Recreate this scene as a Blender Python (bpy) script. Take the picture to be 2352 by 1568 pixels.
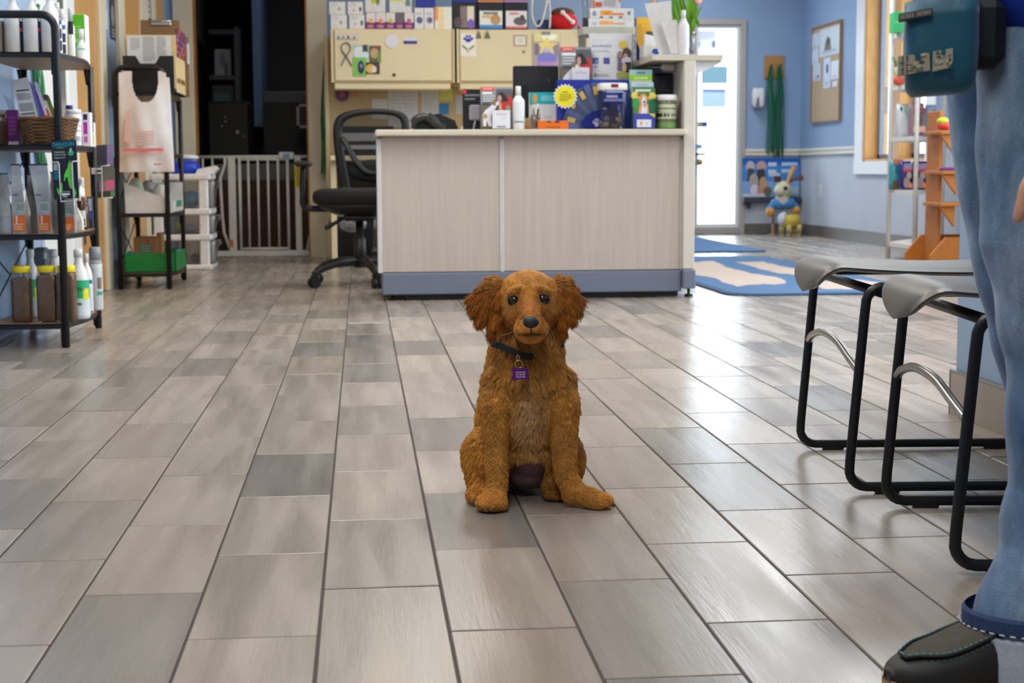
import bpy, math, random
import numpy as np
from mathutils import Vector, Matrix
random.seed(7)
rng = np.random.default_rng(11)
for o in list(bpy.data.objects): bpy.data.objects.remove(o)
scene = bpy.context.scene
COL = scene.collection

# ------------------------------------------------------------ camera
F_PX, PITCH, YAW, ROLL, CAM_H = 3600.0, .108373, .0953409, .0049846, .635
_fw = np.array([math.sin(YAW)*math.cos(PITCH), math.cos(YAW)*math.cos(PITCH), -math.sin(PITCH)])
_r = np.array([math.cos(YAW), -math.sin(YAW), 0.0]); _d = np.cross(_fw, _r)
_r, _d = math.cos(ROLL)*_r+math.sin(ROLL)*_d, -math.sin(ROLL)*_r+math.cos(ROLL)*_d
cam = bpy.data.cameras.new('camera'); cam_o = bpy.data.objects.new('camera', cam); COL.objects.link(cam_o)
cam.sensor_width = 36.0; cam.lens = F_PX/2352*36; cam.clip_start = .05; cam.clip_end = 300
cam_o.matrix_world = Matrix([[_r[0], -_d[0], -_fw[0], 0], [_r[1], -_d[1], -_fw[1], 0], [_r[2], -_d[2], -_fw[2], CAM_H], [0, 0, 0, 1]])
cam.dof.use_dof = True; cam.dof.focus_distance = 2.88; cam.dof.aperture_fstop = 10.0
scene.camera = cam_o

# ------------------------------------------------------------ world, lights, exposure
w = bpy.data.worlds.new('world'); scene.world = w; w.use_nodes = True
w.node_tree.nodes['Background'].inputs[0].default_value = (.80, .90, 1.0, 1)
w.node_tree.nodes['Background'].inputs[1].default_value = 9.0
vs = scene.view_settings
vs.view_transform = 'Standard'; vs.look = 'None'; vs.exposure = 0.0; vs.gamma = 1.0; vs.use_curve_mapping = False
scene.cycles.use_denoising = True
scene.cycles.max_bounces = 8; scene.cycles.diffuse_bounces = 4; scene.cycles.glossy_bounces = 4
scene.cycles.transparent_max_bounces = 12; scene.cycles.transmission_bounces = 6
scene.cycles.sample_clamp_indirect = 6.0; scene.cycles.caustics_reflective = False; scene.cycles.caustics_refractive = False

def area(name, loc, sx, sy, power, col=(1, .95, .88), rot=(0, 0, 0)):
    l = bpy.data.lights.new(name, 'AREA'); l.shape = 'RECTANGLE'; l.size = sx; l.size_y = sy; l.energy = power; l.color = col
    o = bpy.data.objects.new(name, l); o.location = loc; o.rotation_euler = rot; COL.objects.link(o)
    return o
CEIL = 2.75
for (x, y, p) in ((-.1, .2, 34), (-.1, 2.4, 30), (-.1, 4.4, 27), (-.1, 6.45, 40), (.5, 9.5, 22)):
    area('ceiling_lamp_and_fill', (x, y, CEIL-.02), .6, 1.2, p, (1, .95, .87))
for (x, y, p) in ((2.9, 2.5, 36), (2.9, 5.5, 42), (2.9, 8.5, 48), (3.1, 11.5, 44), (3.0, 14.0, 26), (-.3, 13.6, 4)):  # cool lamps added to brighten the waiting area, the last one the store room
    area('ceiling_lamp_and_fill', (x, y, CEIL-.02), .6, 1.2, p, (.93, .97, 1.0))

# ------------------------------------------------------------ helpers: geometry of the view
def ray(px, py): return (px-1176)/F_PX*_r+(py-784)/F_PX*_d+_fw
def at(px, py, Y):
    v = ray(px, py); t = Y/v[1]; return (v[0]*t, Y, CAM_H+v[2]*t)
def atx(px, py, X):
    v = ray(px, py); t = X/v[0]; return (X, v[1]*t, CAM_H+v[2]*t)
def fl(px, py, z=0.0):
    v = ray(px, py); t = (z-CAM_H)/v[2]; return (v[0]*t, v[1]*t, z)
def rect(px0, py0, px1, py1, Y):
    if py0 > py1: py0, py1 = py1, py0
    a = at(px0, py1, Y); b = at(px1, py0, Y); return a[0], b[0], a[2], b[2]     # x0,x1,z0,z1

# ------------------------------------------------------------ helpers: materials
def lin(c):
    if isinstance(c, str):
        c = c.lstrip('#'); c = tuple(int(c[i:i+2], 16) for i in (0, 2, 4))
    return tuple(((v/255)/12.92 if v/255 <= .04045 else ((v/255+.055)/1.055)**2.4) for v in c)
MATS = {}
def mat(name, col, rough=.5, metal=0, var=.06, scale=30, stretch=(1, 1, 1), bump=0, bscale=None, coat=0, trans=0, alpha=1, sheen=0, emit=0, ior=1.45):
    if name in MATS: return MATS[name]
    m = bpy.data.materials.new(name); m.use_nodes = True; nt = m.node_tree; n = nt.nodes; L = nt.links
    b = n['Principled BSDF']; c = lin(col)
    b.inputs['Roughness'].default_value = rough; b.inputs['Metallic'].default_value = metal
    b.inputs['Coat Weight'].default_value = coat; b.inputs['Coat Roughness'].default_value = .1
    b.inputs['Transmission Weight'].default_value = trans; b.inputs['Alpha'].default_value = alpha; b.inputs['IOR'].default_value = ior
    b.inputs['Sheen Weight'].default_value = sheen
    if emit:
        b.inputs['Emission Color'].default_value = (*c, 1); b.inputs['Emission Strength'].default_value = emit
    tc = n.new('ShaderNodeTexCoord'); mp = n.new('ShaderNodeMapping'); mp.inputs['Scale'].default_value = stretch
    L.new(tc.outputs['Object'], mp.inputs['Vector'])
    ns = n.new('ShaderNodeTexNoise'); ns.inputs['Scale'].default_value = scale; ns.inputs['Detail'].default_value = 4
    L.new(mp.outputs[0], ns.inputs['Vector'])
    rp = n.new('ShaderNodeMapRange'); rp.inputs[1].default_value = .3; rp.inputs[2].default_value = .7
    rp.inputs[3].default_value = 1-var; rp.inputs[4].default_value = 1+var
    L.new(ns.outputs[0], rp.inputs[0])
    mx = n.new('ShaderNodeVectorMath'); mx.operation = 'SCALE'; mx.inputs[0].default_value = c
    L.new(rp.outputs[0], mx.inputs['Scale']); L.new(mx.outputs[0], b.inputs['Base Color'])
    if bump:
        bp = n.new('ShaderNodeBump'); bp.inputs['Strength'].default_value = bump; bp.inputs['Distance'].default_value = .004
        if bscale:
            n2 = n.new('ShaderNodeTexNoise'); n2.inputs['Scale'].default_value = bscale; n2.inputs['Detail'].default_value = 3
            L.new(mp.outputs[0], n2.inputs['Vector']); L.new(n2.outputs[0], bp.inputs['Height'])
        else: L.new(ns.outputs[0], bp.inputs['Height'])
        L.new(bp.outputs[0], b.inputs['Normal'])
    MATS[name] = m
    return m
def K(col, rough=.55, **k):
    return mat('colour_%s_%d' % (col if isinstance(col, str) else '%02x%02x%02x' % col, round(rough*100)), col, rough, **k)

# ------------------------------------------------------------ helpers: mesh building
_TXT = {}
def text_mesh(s):
    if s in _TXT: return _TXT[s]
    cu = bpy.data.curves.new('lettering', 'FONT'); cu.body = s; cu.resolution_u = 2
    o = bpy.data.objects.new('lettering', cu); COL.objects.link(o)
    me = bpy.data.meshes.new_from_object(o)
    vs_ = [tuple(v.co) for v in me.vertices]; fs = [tuple(p.vertices) for p in me.polygons]
    bpy.data.objects.remove(o); bpy.data.meshes.remove(me)
    a = np.array(vs_) if vs_ else np.zeros((1, 3))
    a[:, 0] -= a[:, 0].min(); a[:, 1] -= a[:, 1].min()
    _TXT[s] = (a, fs, a[:, 0].max(), max(a[:, 1].max(), 1e-4))
    return _TXT[s]
class MB:
    def __init__(s): s.v = []; s.f = []; s.m = []; s.mats = []; s.sm = []
    def add(s, V, Fs, m, smooth=False):
        if m not in s.mats: s.mats.append(m)
        k = s.mats.index(m); b = len(s.v)
        s.v.extend([tuple(map(float, p)) for p in V])
        for f in Fs: s.f.append(tuple(i+b for i in f)); s.m.append(k); s.sm.append(smooth)
        return s
    def box(s, x0, x1, y0, y1, z0, z1, m, bev=0):
        if x0 > x1: x0, x1 = x1, x0
        if y0 > y1: y0, y1 = y1, y0
        if z0 > z1: z0, z1 = z1, z0
        bev = min(bev, (x1-x0)*.45, (y1-y0)*.45, (z1-z0)*.45)
        if bev <= 0:
            V = [(x, y, z) for x in (x0, x1) for y in (y0, y1) for z in (z0, z1)]
            return s.add(V, [(0, 1, 3, 2), (4, 6, 7, 5), (0, 4, 5, 1), (2, 3, 7, 6), (0, 2, 6, 4), (1, 5, 7, 3)], m)
        V = []; idx = {}
        for i in (0, 1):
            for j in (0, 1):
                for k in (0, 1):
                    c = ((x0, x1)[i], (y0, y1)[j], (z0, z1)[k]); d = (1-2*i, 1-2*j, 1-2*k)
                    for a in range(3):
                        p = [c[q]+(0 if q == a else d[q]*bev) for q in range(3)]
                        idx[(i, j, k, a)] = len(V); V.append(tuple(p))
        Fs = []
        for a in range(3):
            b_, c_ = [q for q in range(3) if q != a]
            for sgn in (0, 1):
                q = []
                for (u, w_) in ((0, 0), (1, 0), (1, 1), (0, 1)):
                    key = [0, 0, 0]; key[a] = sgn; key[b_] = u; key[c_] = w_; q.append(idx[(*key, a)])
                Fs.append(tuple(q))
            for u in (0, 1):
                for w_ in (0, 1):
                    key = [0, 0, 0]; key[b_] = u; key[c_] = w_; k0 = key[:]; k1 = key[:]; k1[a] = 1
                    Fs.append((idx[(*k0, b_)], idx[(*k1, b_)], idx[(*k1, c_)], idx[(*k0, c_)]))
        for i in (0, 1):
            for j in (0, 1):
                for k in (0, 1): Fs.append(tuple(idx[(i, j, k, a)] for a in range(3)))
        return s.add(V, Fs, m)
    def tube(s, pts, r, m, n=8, closed=False, flat=None):
        P = [np.array(p, float) for p in pts]; N = len(P); rr = r if hasattr(r, '__len__') else [r]*N
        V = []; Fs = []; up = None
        for i in range(N):
            a = P[i-1] if (i > 0 or closed) else P[i]; b = P[(i+1) % N] if (i < N-1 or closed) else P[i]
            t = b-a; t /= (np.linalg.norm(t)+1e-12)
            if up is None: up = np.array([0, 0, 1.]) if abs(t[2]) < .9 else np.array([1., 0, 0])
            u = up-t*(up@t); u /= (np.linalg.norm(u)+1e-12); w_ = np.cross(t, u); up = u
            for k in range(n):
                an = 2*math.pi*k/n
                V.append(P[i]+rr[i]*(math.cos(an)*u*(flat or 1)+math.sin(an)*w_))
        for i in range(N if closed else N-1):
            j = (i+1) % N
            for k in range(n): Fs.append((i*n+k, i*n+(k+1) % n, j*n+(k+1) % n, j*n+k))
        s.add(V, Fs, m, True)
        if not closed:
            b = len(s.v)-len(V); mi = s.mats.index(m)
            s.f.append(tuple(b+k for k in range(n))[::-1]); s.m.append(mi); s.sm.append(False)
            s.f.append(tuple(b+(N-1)*n+k for k in range(n))); s.m.append(mi); s.sm.append(False)
        return s
    def lathe(s, prof, c, m, n=20, sx=1, sy=1, smooth=True):
        V = []; Fs = []
        for (r, z) in prof:
            for k in range(n):
                a = 2*math.pi*k/n; V.append((c[0]+max(r, 1e-5)*math.cos(a)*sx, c[1]+max(r, 1e-5)*math.sin(a)*sy, c[2]+z))
        for i in range(len(prof)-1):
            for k in range(n): Fs.append((i*n+k, i*n+(k+1) % n, (i+1)*n+(k+1) % n, (i+1)*n+k))
        Fs.append(tuple(range(n))[::-1]); Fs.append(tuple((len(prof)-1)*n+k for k in range(n)))
        return s.add(V, Fs, m, smooth)
    def rlathe(s, prof, c, m, e=5, n=28):
        """squarish lathe: superellipse section, prof of (half width, half depth, z)"""
        V = []; Fs = []
        for (a, b, z) in prof:
            for k in range(n):
                t = 2*math.pi*k/n; ct, st = math.cos(t), math.sin(t)
                V.append((c[0]+a*math.copysign(abs(ct)**(2/e), ct), c[1]+b*math.copysign(abs(st)**(2/e), st), c[2]+z))
        for i in range(len(prof)-1):
            for k in range(n): Fs.append((i*n+k, i*n+(k+1) % n, (i+1)*n+(k+1) % n, (i+1)*n+k))
        Fs.append(tuple(range(n))[::-1]); Fs.append(tuple((len(prof)-1)*n+k for k in range(n)))
        return s.add(V, Fs, m, True)
    def prism(s, poly, O, U, W, t, m):
        """polygon (u,w) in the plane O + u*U + w*W, given thickness t along -U x W (towards the viewer for U=+x, W=+z)"""
        O, U, W = (np.array(q, float) for q in (O, U, W)); N = np.cross(U, W); N /= np.linalg.norm(N)
        n = len(poly); A = [O+u*U+w_*W for u, w_ in poly]; B = [p+N*t for p in A]
        Fs = [tuple(range(n)), tuple(range(n, 2*n))[::-1]]+[(i, (i+1) % n, n+(i+1) % n, n+i) for i in range(n)]
        return s.add(A+B, Fs, m)
    def sphere(s, c, r, m, n=14, k=9):
        rx, ry, rz = r if hasattr(r, '__len__') else (r, r, r)
        V = [(c[0], c[1], c[2]-rz)]; Fs = []
        for i in range(1, k):
            p = -math.pi/2+math.pi*i/k
            for j in range(n):
                a = 2*math.pi*j/n; V.append((c[0]+rx*math.cos(p)*math.cos(a), c[1]+ry*math.cos(p)*math.sin(a), c[2]+rz*math.sin(p)))
        V.append((c[0], c[1], c[2]+rz)); T = len(V)-1
        for j in range(n):
            Fs.append((0, 1+(j+1) % n, 1+j)); Fs.append((T, T-n+j, T-n+(j+1) % n))
            for i in range(k-2): Fs.append((1+i*n+j, 1+i*n+(j+1) % n, 1+(i+1)*n+(j+1) % n, 1+(i+1)*n+j))
        return s.add(V, Fs, m, True)
    def prints(s, els, O, U, W, step=.0005, base=.0006):
        """flat print: shapes in 0..1 of the rectangle O, O+U, O+W; the layers lie just off the sheet on its front (-N) side"""
        O, U, W = (np.array(q, float) for q in (O, U, W)); N = np.cross(U, W); N = -N/np.linalg.norm(N)*-1
        lu, lw = np.linalg.norm(U), np.linalg.norm(W); k = 0
        for e in els:
            off = N*(base+step*k); k += 1; m = e[-1]
            if isinstance(m, (str, tuple)): m = K(m, .5)
            if e[0] == 'r':
                q = [(e[1], e[2]), (e[3], e[2]), (e[3], e[4]), (e[1], e[4])]
            elif e[0] == 'e':
                q = [(e[1]+e[3]*math.cos(t), e[2]+e[4]*math.sin(t)) for t in np.linspace(0, 2*math.pi, 15)[:-1]]
            elif e[0] == 'p': q = e[1]
            elif e[0] == 'l':                                   # lines of small print: x0,y0,x1,y1,count
                n = e[5]; h = (e[4]-e[2])/(2*n-1)
                for i in range(n):
                    x1 = e[3]-(e[3]-e[1])*random.choice((0, .05, .12, .3))*(i == n-1 or random.random() < .4)
                    qq = [(e[1], e[4]-h*(2*i+1)), (x1, e[4]-h*(2*i+1)), (x1, e[4]-h*2*i), (e[1], e[4]-h*2*i)]
                    s.add([O+a*U+b*W+off for a, b in qq], [(0, 1, 2, 3)], m)
                continue
            elif e[0] == 't':                                   # text: x,y,width,height(0..1),string
                a, fs, tw, th = text_mesh(e[5])
                s.add([O+(e[1]+p[0]/tw*e[3])*U+(e[2]+p[1]/th*e[4])*W+off for p in a], fs, m); continue
            s.add([O+a*U+b*W+off for a, b in q], [tuple(range(len(q)))], m)
        return s
    def build(s, name, parent=None, origin=None):
        me = bpy.data.meshes.new(name)
        o0 = origin
        if o0 is None:
            r = parent
            while r is not None and r.parent is not None: r = r.parent
            o0 = tuple(r.location) if r is not None else (0, 0, 0)
        V = np.array(s.v, float)-np.array(o0, float)
        me.from_pydata(V.tolist(), [], s.f)
        for m in s.mats: me.materials.append(m)
        me.polygons.foreach_set('material_index', s.m); me.polygons.foreach_set('use_smooth', s.sm)
        me.update()
        o = bpy.data.objects.new(name, me); COL.objects.link(o)
        if parent is not None: o.parent = parent
        else: o.location = o0
        return o
def tag(o, label=None, cat=None, group=None, kind=None):
    if label: o['label'] = label
    if cat: o['category'] = cat
    if group: o['group'] = group
    if kind: o['kind'] = kind
    return o
def thing(name, label, cat, loc, group=None):
    o = bpy.data.objects.new(name, None); o.empty_display_size = .05; COL.objects.link(o); o.location = loc
    return tag(o, label, cat, group)
def single(name, label, cat, mb, group=None):
    V = np.array(mb.v); org = ((V[:, 0].min()+V[:, 0].max())/2, (V[:, 1].min()+V[:, 1].max())/2, V[:, 2].min())
    return tag(mb.build(name, None, org), label, cat, group)
def struct(name, mb, parent=None): return tag(mb.build(name, parent), kind='structure')
def dup(root, loc, rz=0, label=None, group=None):
    r = root.copy(); COL.objects.link(r); r.location = loc; r.rotation_euler = (0, 0, rz)
    if label: r['label'] = label
    if group: r['group'] = group
    for ch in list(root.children):
        c = ch.copy(); COL.objects.link(c); c.parent = r
        for g in list(ch.children):
            d = g.copy(); COL.objects.link(d); d.parent = c
    return r
def arc(c, r, a0, a1, n, plane='xz'):
    out = []
    for i in range(n+1):
        a = math.radians(a0+(a1-a0)*i/n); p, q = r*math.cos(a), r*math.sin(a)
        out.append((c[0]+p, c[1], c[2]+q) if plane == 'xz' else (c[0], c[1]+p, c[2]+q) if plane == 'yz' else (c[0]+p, c[1]+q, c[2]))
    return out
def bez(P, n=16):
    """Catmull-Rom through the points"""
    P = [np.array(p, float) for p in P]; P = [2*P[0]-P[1]]+P+[2*P[-1]-P[-2]]; out = []
    for i in range(1, len(P)-2):
        for k in range(n):
            t = k/n; a, b, c, d = P[i-1:i+3]
            out.append(.5*((2*b)+(-a+c)*t+(2*a-5*b+4*c-d)*t*t+(-a+3*b-3*c+d)*t**3))
    out.append(P[-2]); return out
# ------------------------------------------------------------ setting
LX, RX, BY, DY, CX = -1.39, 4.34, 11.8, 15.3, 1.75       # left wall, right wall, office back wall, entrance wall, corner between them
blue = mat('wall_paint_blue', (143, 166, 196), .6, var=.03, scale=3, bump=.04, bscale=160)
pale = mat('wall_paint_pale', (196, 202, 210), .6, var=.03, scale=3, bump=.04, bscale=160)
dim = mat('wall_paint_shaded', (70, 66, 62), .8, var=.05, scale=4)  # store room walls: the gloom of the unlit room put into the colour
cream = mat('cream_enamel', (214, 203, 178), .45, var=.03, scale=8)
white = mat('white_enamel', (232, 232, 230), .4, var=.02, scale=8)
oak = mat('oak_veneer', (196, 146, 84), .42, var=.16, scale=9, stretch=(6, 6, .7))
oak_d = mat('oak_solid', (172, 118, 62), .45, var=.16, scale=9, stretch=(6, 6, .7))
steel = mat('brushed_steel', (176, 174, 170), .28, 1, var=.05, scale=60)
chrome = mat('chrome', (190, 188, 184), .16, 1, var=.02)
black = mat('black_powder_coat', (19, 20, 24), .4, var=.06, scale=200)
blackp = mat('black_plastic', (24, 24, 26), .5, var=.05, scale=90)
paper = mat('paper', (226, 226, 228), .7, var=.02, scale=20)
def glassmat(name, tint=(1, 1, 1), refl=.07, rough=.02):
    m = bpy.data.materials.new(name); m.use_nodes = True; nt = m.node_tree; n = nt.nodes; n.clear()
    o = n.new('ShaderNodeOutputMaterial'); mx = n.new('ShaderNodeMixShader'); t = n.new('ShaderNodeBsdfTransparent'); g = n.new('ShaderNodeBsdfGlossy')
    t.inputs[0].default_value = (*tint, 1); g.inputs['Roughness'].default_value = rough
    lw = n.new('ShaderNodeLayerWeight'); lw.inputs['Blend'].default_value = .25
    ma = n.new('ShaderNodeMath'); ma.operation = 'MULTIPLY_ADD'; ma.inputs[1].default_value = .5; ma.inputs[2].default_value = refl
    nt.links.new(lw.outputs['Fresnel'], ma.inputs[0]); nt.links.new(ma.outputs[0], mx.inputs[0])
    nt.links.new(t.outputs[0], mx.inputs[1]); nt.links.new(g.outputs[0], mx.inputs[2]); nt.links.new(mx.outputs[0], o.inputs[0])
    return m
def backlit(name, col):
    m = bpy.data.materials.new(name); m.use_nodes = True; nt = m.node_tree; n = nt.nodes; n.clear()
    o = n.new('ShaderNodeOutputMaterial'); mx = n.new('ShaderNodeMixShader'); mx.inputs[0].default_value = .55; t = n.new('ShaderNodeBsdfTranslucent'); d = n.new('ShaderNodeBsdfDiffuse')
    t.inputs[0].default_value = (*lin(col), 1); d.inputs[0].default_value = (*lin(col), 1)
    nt.links.new(d.outputs[0], mx.inputs[1]); nt.links.new(t.outputs[0], mx.inputs[2]); nt.links.new(mx.outputs[0], o.inputs[0]); return m
glass = glassmat('window_glass', (.96, .98, .98), .02)
clear = glassmat('clear_plastic', (.86, .88, .90), .05, .05)
frost = glassmat('frosted_plastic', (.88, .88, .89), .12, .35)

# tiled floor: every tile a piece of its own
def tile_material():
    m = bpy.data.materials.new('wood_look_porcelain'); m.use_nodes = True; nt = m.node_tree; n = nt.nodes; L = nt.links; b = n['Principled BSDF']
    oi = n.new('ShaderNodeObjectInfo'); ge = n.new('ShaderNodeNewGeometry')
    ad = n.new('ShaderNodeMath'); ad.operation = 'ADD'; L.new(oi.outputs['Random'], ad.inputs[0]); L.new(ge.outputs['Random Per Island'], ad.inputs[1])
    fr = n.new('ShaderNodeMath'); fr.operation = 'FRACT'; L.new(ad.outputs[0], fr.inputs[0])
    sc = n.new('ShaderNodeMath'); sc.operation = 'MULTIPLY'; sc.inputs[1].default_value = 37.0; L.new(fr.outputs[0], sc.inputs[0])
    cb = n.new('ShaderNodeCombineXYZ'); L.new(sc.outputs[0], cb.inputs[0]); L.new(sc.outputs[0], cb.inputs[2])
    va = n.new('ShaderNodeVectorMath'); va.operation = 'ADD'; L.new(ge.outputs['Position'], va.inputs[0]); L.new(cb.outputs[0], va.inputs[1])
    def noise(sx, sy, scale, det, dist, rough=.55):
        mp = n.new('ShaderNodeMapping'); mp.inputs['Scale'].default_value = (sx, sy, 1); L.new(va.outputs[0], mp.inputs[0])
        t = n.new('ShaderNodeTexNoise'); t.inputs['Scale'].default_value = scale; t.inputs['Detail'].default_value = det
        t.inputs['Distortion'].default_value = dist; t.inputs['Roughness'].default_value = rough; L.new(mp.outputs[0], t.inputs[0]); return t
    n1 = noise(9, .75, 2.0, 2.2, .25, .45); n2 = noise(70, 4, 3, 4, .2); n3 = noise(3.0, .9, 1.6, 2, .2, .45)
    rp = n.new('ShaderNodeValToRGB'); cr = rp.color_ramp; cr.interpolation = 'LINEAR'
    cols = [(0, (158, 147, 136)), (.3, (166, 154, 143)), (.55, (160, 148, 135)), (.75, (150, 140, 129)), (.88, (138, 130, 122)), (.95, (120, 115, 109)), (1, (160, 149, 138))]
    while len(cr.elements) < len(cols): cr.elements.new(.5)
    for e, (p, c) in zip(cr.elements, cols): e.position = p; e.color = (*lin(c), 1)
    L.new(fr.outputs[0], rp.inputs[0])
    def rng_(src, a, b_):
        r = n.new('ShaderNodeMapRange'); r.inputs[1].default_value = .28; r.inputs[2].default_value = .72; r.inputs[3].default_value = a; r.inputs[4].default_value = b_
        L.new(src.outputs[0], r.inputs[0]); return r
    r1, r2, r3 = rng_(n1, .90, 1.10), rng_(n2, .94, 1.06), rng_(n3, .90, 1.10)
    m1 = n.new('ShaderNodeMath'); m1.operation = 'MULTIPLY'; L.new(r1.outputs[0], m1.inputs[0]); L.new(r2.outputs[0], m1.inputs[1])
    m2 = n.new('ShaderNodeMath'); m2.operation = 'MULTIPLY'; L.new(m1.outputs[0], m2.inputs[0]); L.new(r3.outputs[0], m2.inputs[1])
    vm = n.new('ShaderNodeVectorMath'); vm.operation = 'SCALE'; L.new(rp.outputs[0], vm.inputs[0]); L.new(m2.outputs[0], vm.inputs['Scale'])
    L.new(vm.outputs[0], b.inputs['Base Color'])
    rr = rng_(n1, .19, .33); L.new(rr.outputs[0], b.inputs['Roughness']); b.inputs['Specular IOR Level'].default_value = .62
    bp = n.new('ShaderNodeBump'); bp.inputs['Strength'].default_value = .22; bp.inputs['Distance'].default_value = .003
    ms = n.new('ShaderNodeMath'); ms.operation = 'MULTIPLY_ADD'; ms.inputs[1].default_value = .35; L.new(n2.outputs[0], ms.inputs[0]); L.new(n1.outputs[0], ms.inputs[2])
    L.new(ms.outputs[0], bp.inputs['Height']); L.new(bp.outputs[0], b.inputs['Normal'])
    return m
tile_m = tile_material()
grout = mat('dark_grout', (84, 76, 72), .9, var=.08, scale=120)
mb = MB(); mb.box(LX-.1, RX+.1, -2.1, DY+.1, -.16, -.003, grout)
floor = struct('floor', mb)
TW, TL, T0, GR = .1806, .4722, -.067, .0042
tm = MB().box(-TW/2+GR/2, TW/2-GR/2, -TL/2+GR/2, TL/2-GR/2, -.012, 0, tile_m, .0014)
proto = tm.build('tile', floor, (0, 0, 0)); tile_mesh = proto.data
spots = []
for i in range(-8, 25):
    x = T0+(i+.5)*TW
    if x < LX-TW*.4 or x > RX+TW*.4: continue
    ph = 2.364 if i % 2 == 0 else 2.12
    for j in range(-10, 29):
        y = ph+(j+.5)*TL
        if -2.0 < y < DY-.05: spots.append((x, y))
def view_px(x, y):
    v = np.array([x, y, -CAM_H]); d = v@_fw
    return (1176+F_PX*(v@_r)/d, 784+F_PX*(v@_d)/d, d) if d > .2 else (-1e6, 0, d)
def key(s):
    a, b, d = view_px(*s)
    vis = d > .2 and -140 < a < 2492 and b < 1850
    if s[0] > 1.5 and s[1] < 3.9: vis = False                    # behind the wall end
    return (not vis, d)
spots.sort(key=key)
for k, (x, y) in enumerate(spots[:292]):
    o = proto if k == 0 else proto.copy()
    if k: COL.objects.link(o)
    o.location = (x, y, random.uniform(-.0006, .0006))
rest = MB(); bv = np.array([v.co[:] for v in tile_mesh.vertices]); bf = [tuple(p.vertices) for p in tile_mesh.polygons]
for (x, y) in spots[292:]: rest.add(bv+np.array([x, y, random.uniform(-.0006, .0006)]), bf, tile_m)
tag(rest.build('far_tiles', floor, (0, 0, 0)), kind='stuff')

# ceiling and walls
mb = MB(); mb.box(LX-.2, RX+.2, -2.2, DY+.2, CEIL, CEIL+.1, mat('ceiling_white', (226, 224, 218), .8, var=.02)); struct('ceiling', mb)
mb = MB(); mb.box(LX-.12, LX, -2.1, BY, 0, CEIL, blue); struct('wall_left', mb)
mb = MB(); mb.box(LX-.1, RX+.1, -2.2, -2.1, 0, CEIL, pale); struct('wall_rear', mb)
# office back wall with the door opening into the store room
o0, o1 = at(446, 300, BY)[0], at(712, 300, BY)[0]
mb = MB(); mb.box(LX-.12, o0, BY, BY+.12, 0, CEIL, blue); mb.box(o0, o1, BY, BY+.12, 2.12, CEIL, blue); mb.box(o1, CX, BY, BY+.12, 0, CEIL, blue)
struct('wall_back', mb)
mb = MB(); mb.box(CX-.02, CX+.1, BY+.1, DY, 0, CEIL, blue); struct('wall_corner', mb)
for k, (a, b) in enumerate(((at(404, 300, BY)[0], o0+.01), (o1-.01, at(755, 300, BY)[0]))):
    mb = MB(); mb.box(a, b, BY-.03, BY, 0, 2.2, cream, .004); t = struct('trim_%d' % (k+1), mb)
    mb = MB(); e = (b-.035, b+.012) if k == 0 else (a-.012, a+.02)
    mb.box(e[0], e[1], BY-.02, BY+.12, 0, 2.14, oak_d, .003); tag(mb.build('jamb', t), kind='structure')
mb = MB(); mb.box(at(404, 300, BY)[0], at(755, 300, BY)[0], BY-.03, BY, 2.1, 2.22, cream, .004); struct('trim_3', mb)
# store room behind
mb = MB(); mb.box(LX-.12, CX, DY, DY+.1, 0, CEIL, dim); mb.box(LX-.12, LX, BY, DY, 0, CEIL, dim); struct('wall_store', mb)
ex = at(580, 100, 14.2)[0]
mb = MB(); mb.box(ex, ex+.07, 14.2, DY, 1.04, CEIL, mat('wall_edge_lit_blue', (120, 150, 190), .5)); struct('wall_edge_lit', mb)  # blue strip for light catching a wall edge, put into its colour
# entrance wall
d0 = at(1584, 300, DY)[0]; d1 = at(1711, 300, DY)[0]; dt = at(1700, 44, DY)[2]; rail0, rail1 = at(1780, 358, DY)[2], at(1780, 342, DY)[2]
fm = .055
mb = MB()
for (a, b) in ((CX+.1, d0), (d1, RX+.1)):
    mb.box(a, b, DY, DY+.14, 0, rail0+.02, pale); mb.box(a, b, DY, DY+.14, rail0+.02, CEIL, blue)
mb.box(d0, d1, DY, DY+.14, dt, CEIL, blue); struct('wall_entrance', mb)
frame_m = mat('door_frame_grey', (176, 168, 160), .45, var=.03)
mb = MB(); mb.box(d0, d0+fm, DY-.03, DY+.1, 0, dt, frame_m, .004); mb.box(d1-fm, d1, DY-.03, DY+.1, 0, dt, frame_m, .004)
mb.box(d0+fm, d1-fm, DY-.03, DY+.1, dt-fm, dt, frame_m, .004); mb.box(d0+fm, d1-fm, DY-.03, DY+.1, 0, .07, frame_m, .004)
door = struct('door_1', mb)
mb = MB(); a0, a1, z0, z1 = d0+fm, d1-fm, .07, dt-fm; s = .035
mb.box(a0, a0+s, DY+.01, DY+.05, z0, z1, white, .003); mb.box(a1-s, a1, DY+.01, DY+.05, z0, z1, white, .003); mb.box(a0+s, a1-s, DY+.01, DY+.05, z1-s, z1, white, .003); mb.box(a0+s, a1-s, DY+.01, DY+.05, z0, z0+s, white, .003)
tag(mb.build('sash', door), kind='structure')
mb = MB(); mb.box(a0+s, a1-s, DY+.024, DY+.03, z0+s, z1-s, glass); tag(mb.build('pane', door), kind='structure')
mb = MB(); c = at(1604, 372, DY); k_m = mat('aged_brass', (176, 150, 110), .3, 1)
mb.tube([(c[0], DY+.01, c[2]), (c[0], DY-.05, c[2])], .014, k_m, 12); mb.sphere((c[0], DY-.06, c[2]), .035, k_m); mb.build('door_knob', door)
mb = MB(); c = at(1606, 354, DY); mb.tube([(c[0]-.02, DY, c[2]), (c[0]-.02, DY-.04, c[2]), (c[0]+.05, DY-.04, c[2])], .014, k_m, 10); mb.build('thumb_turn', door)
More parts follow.
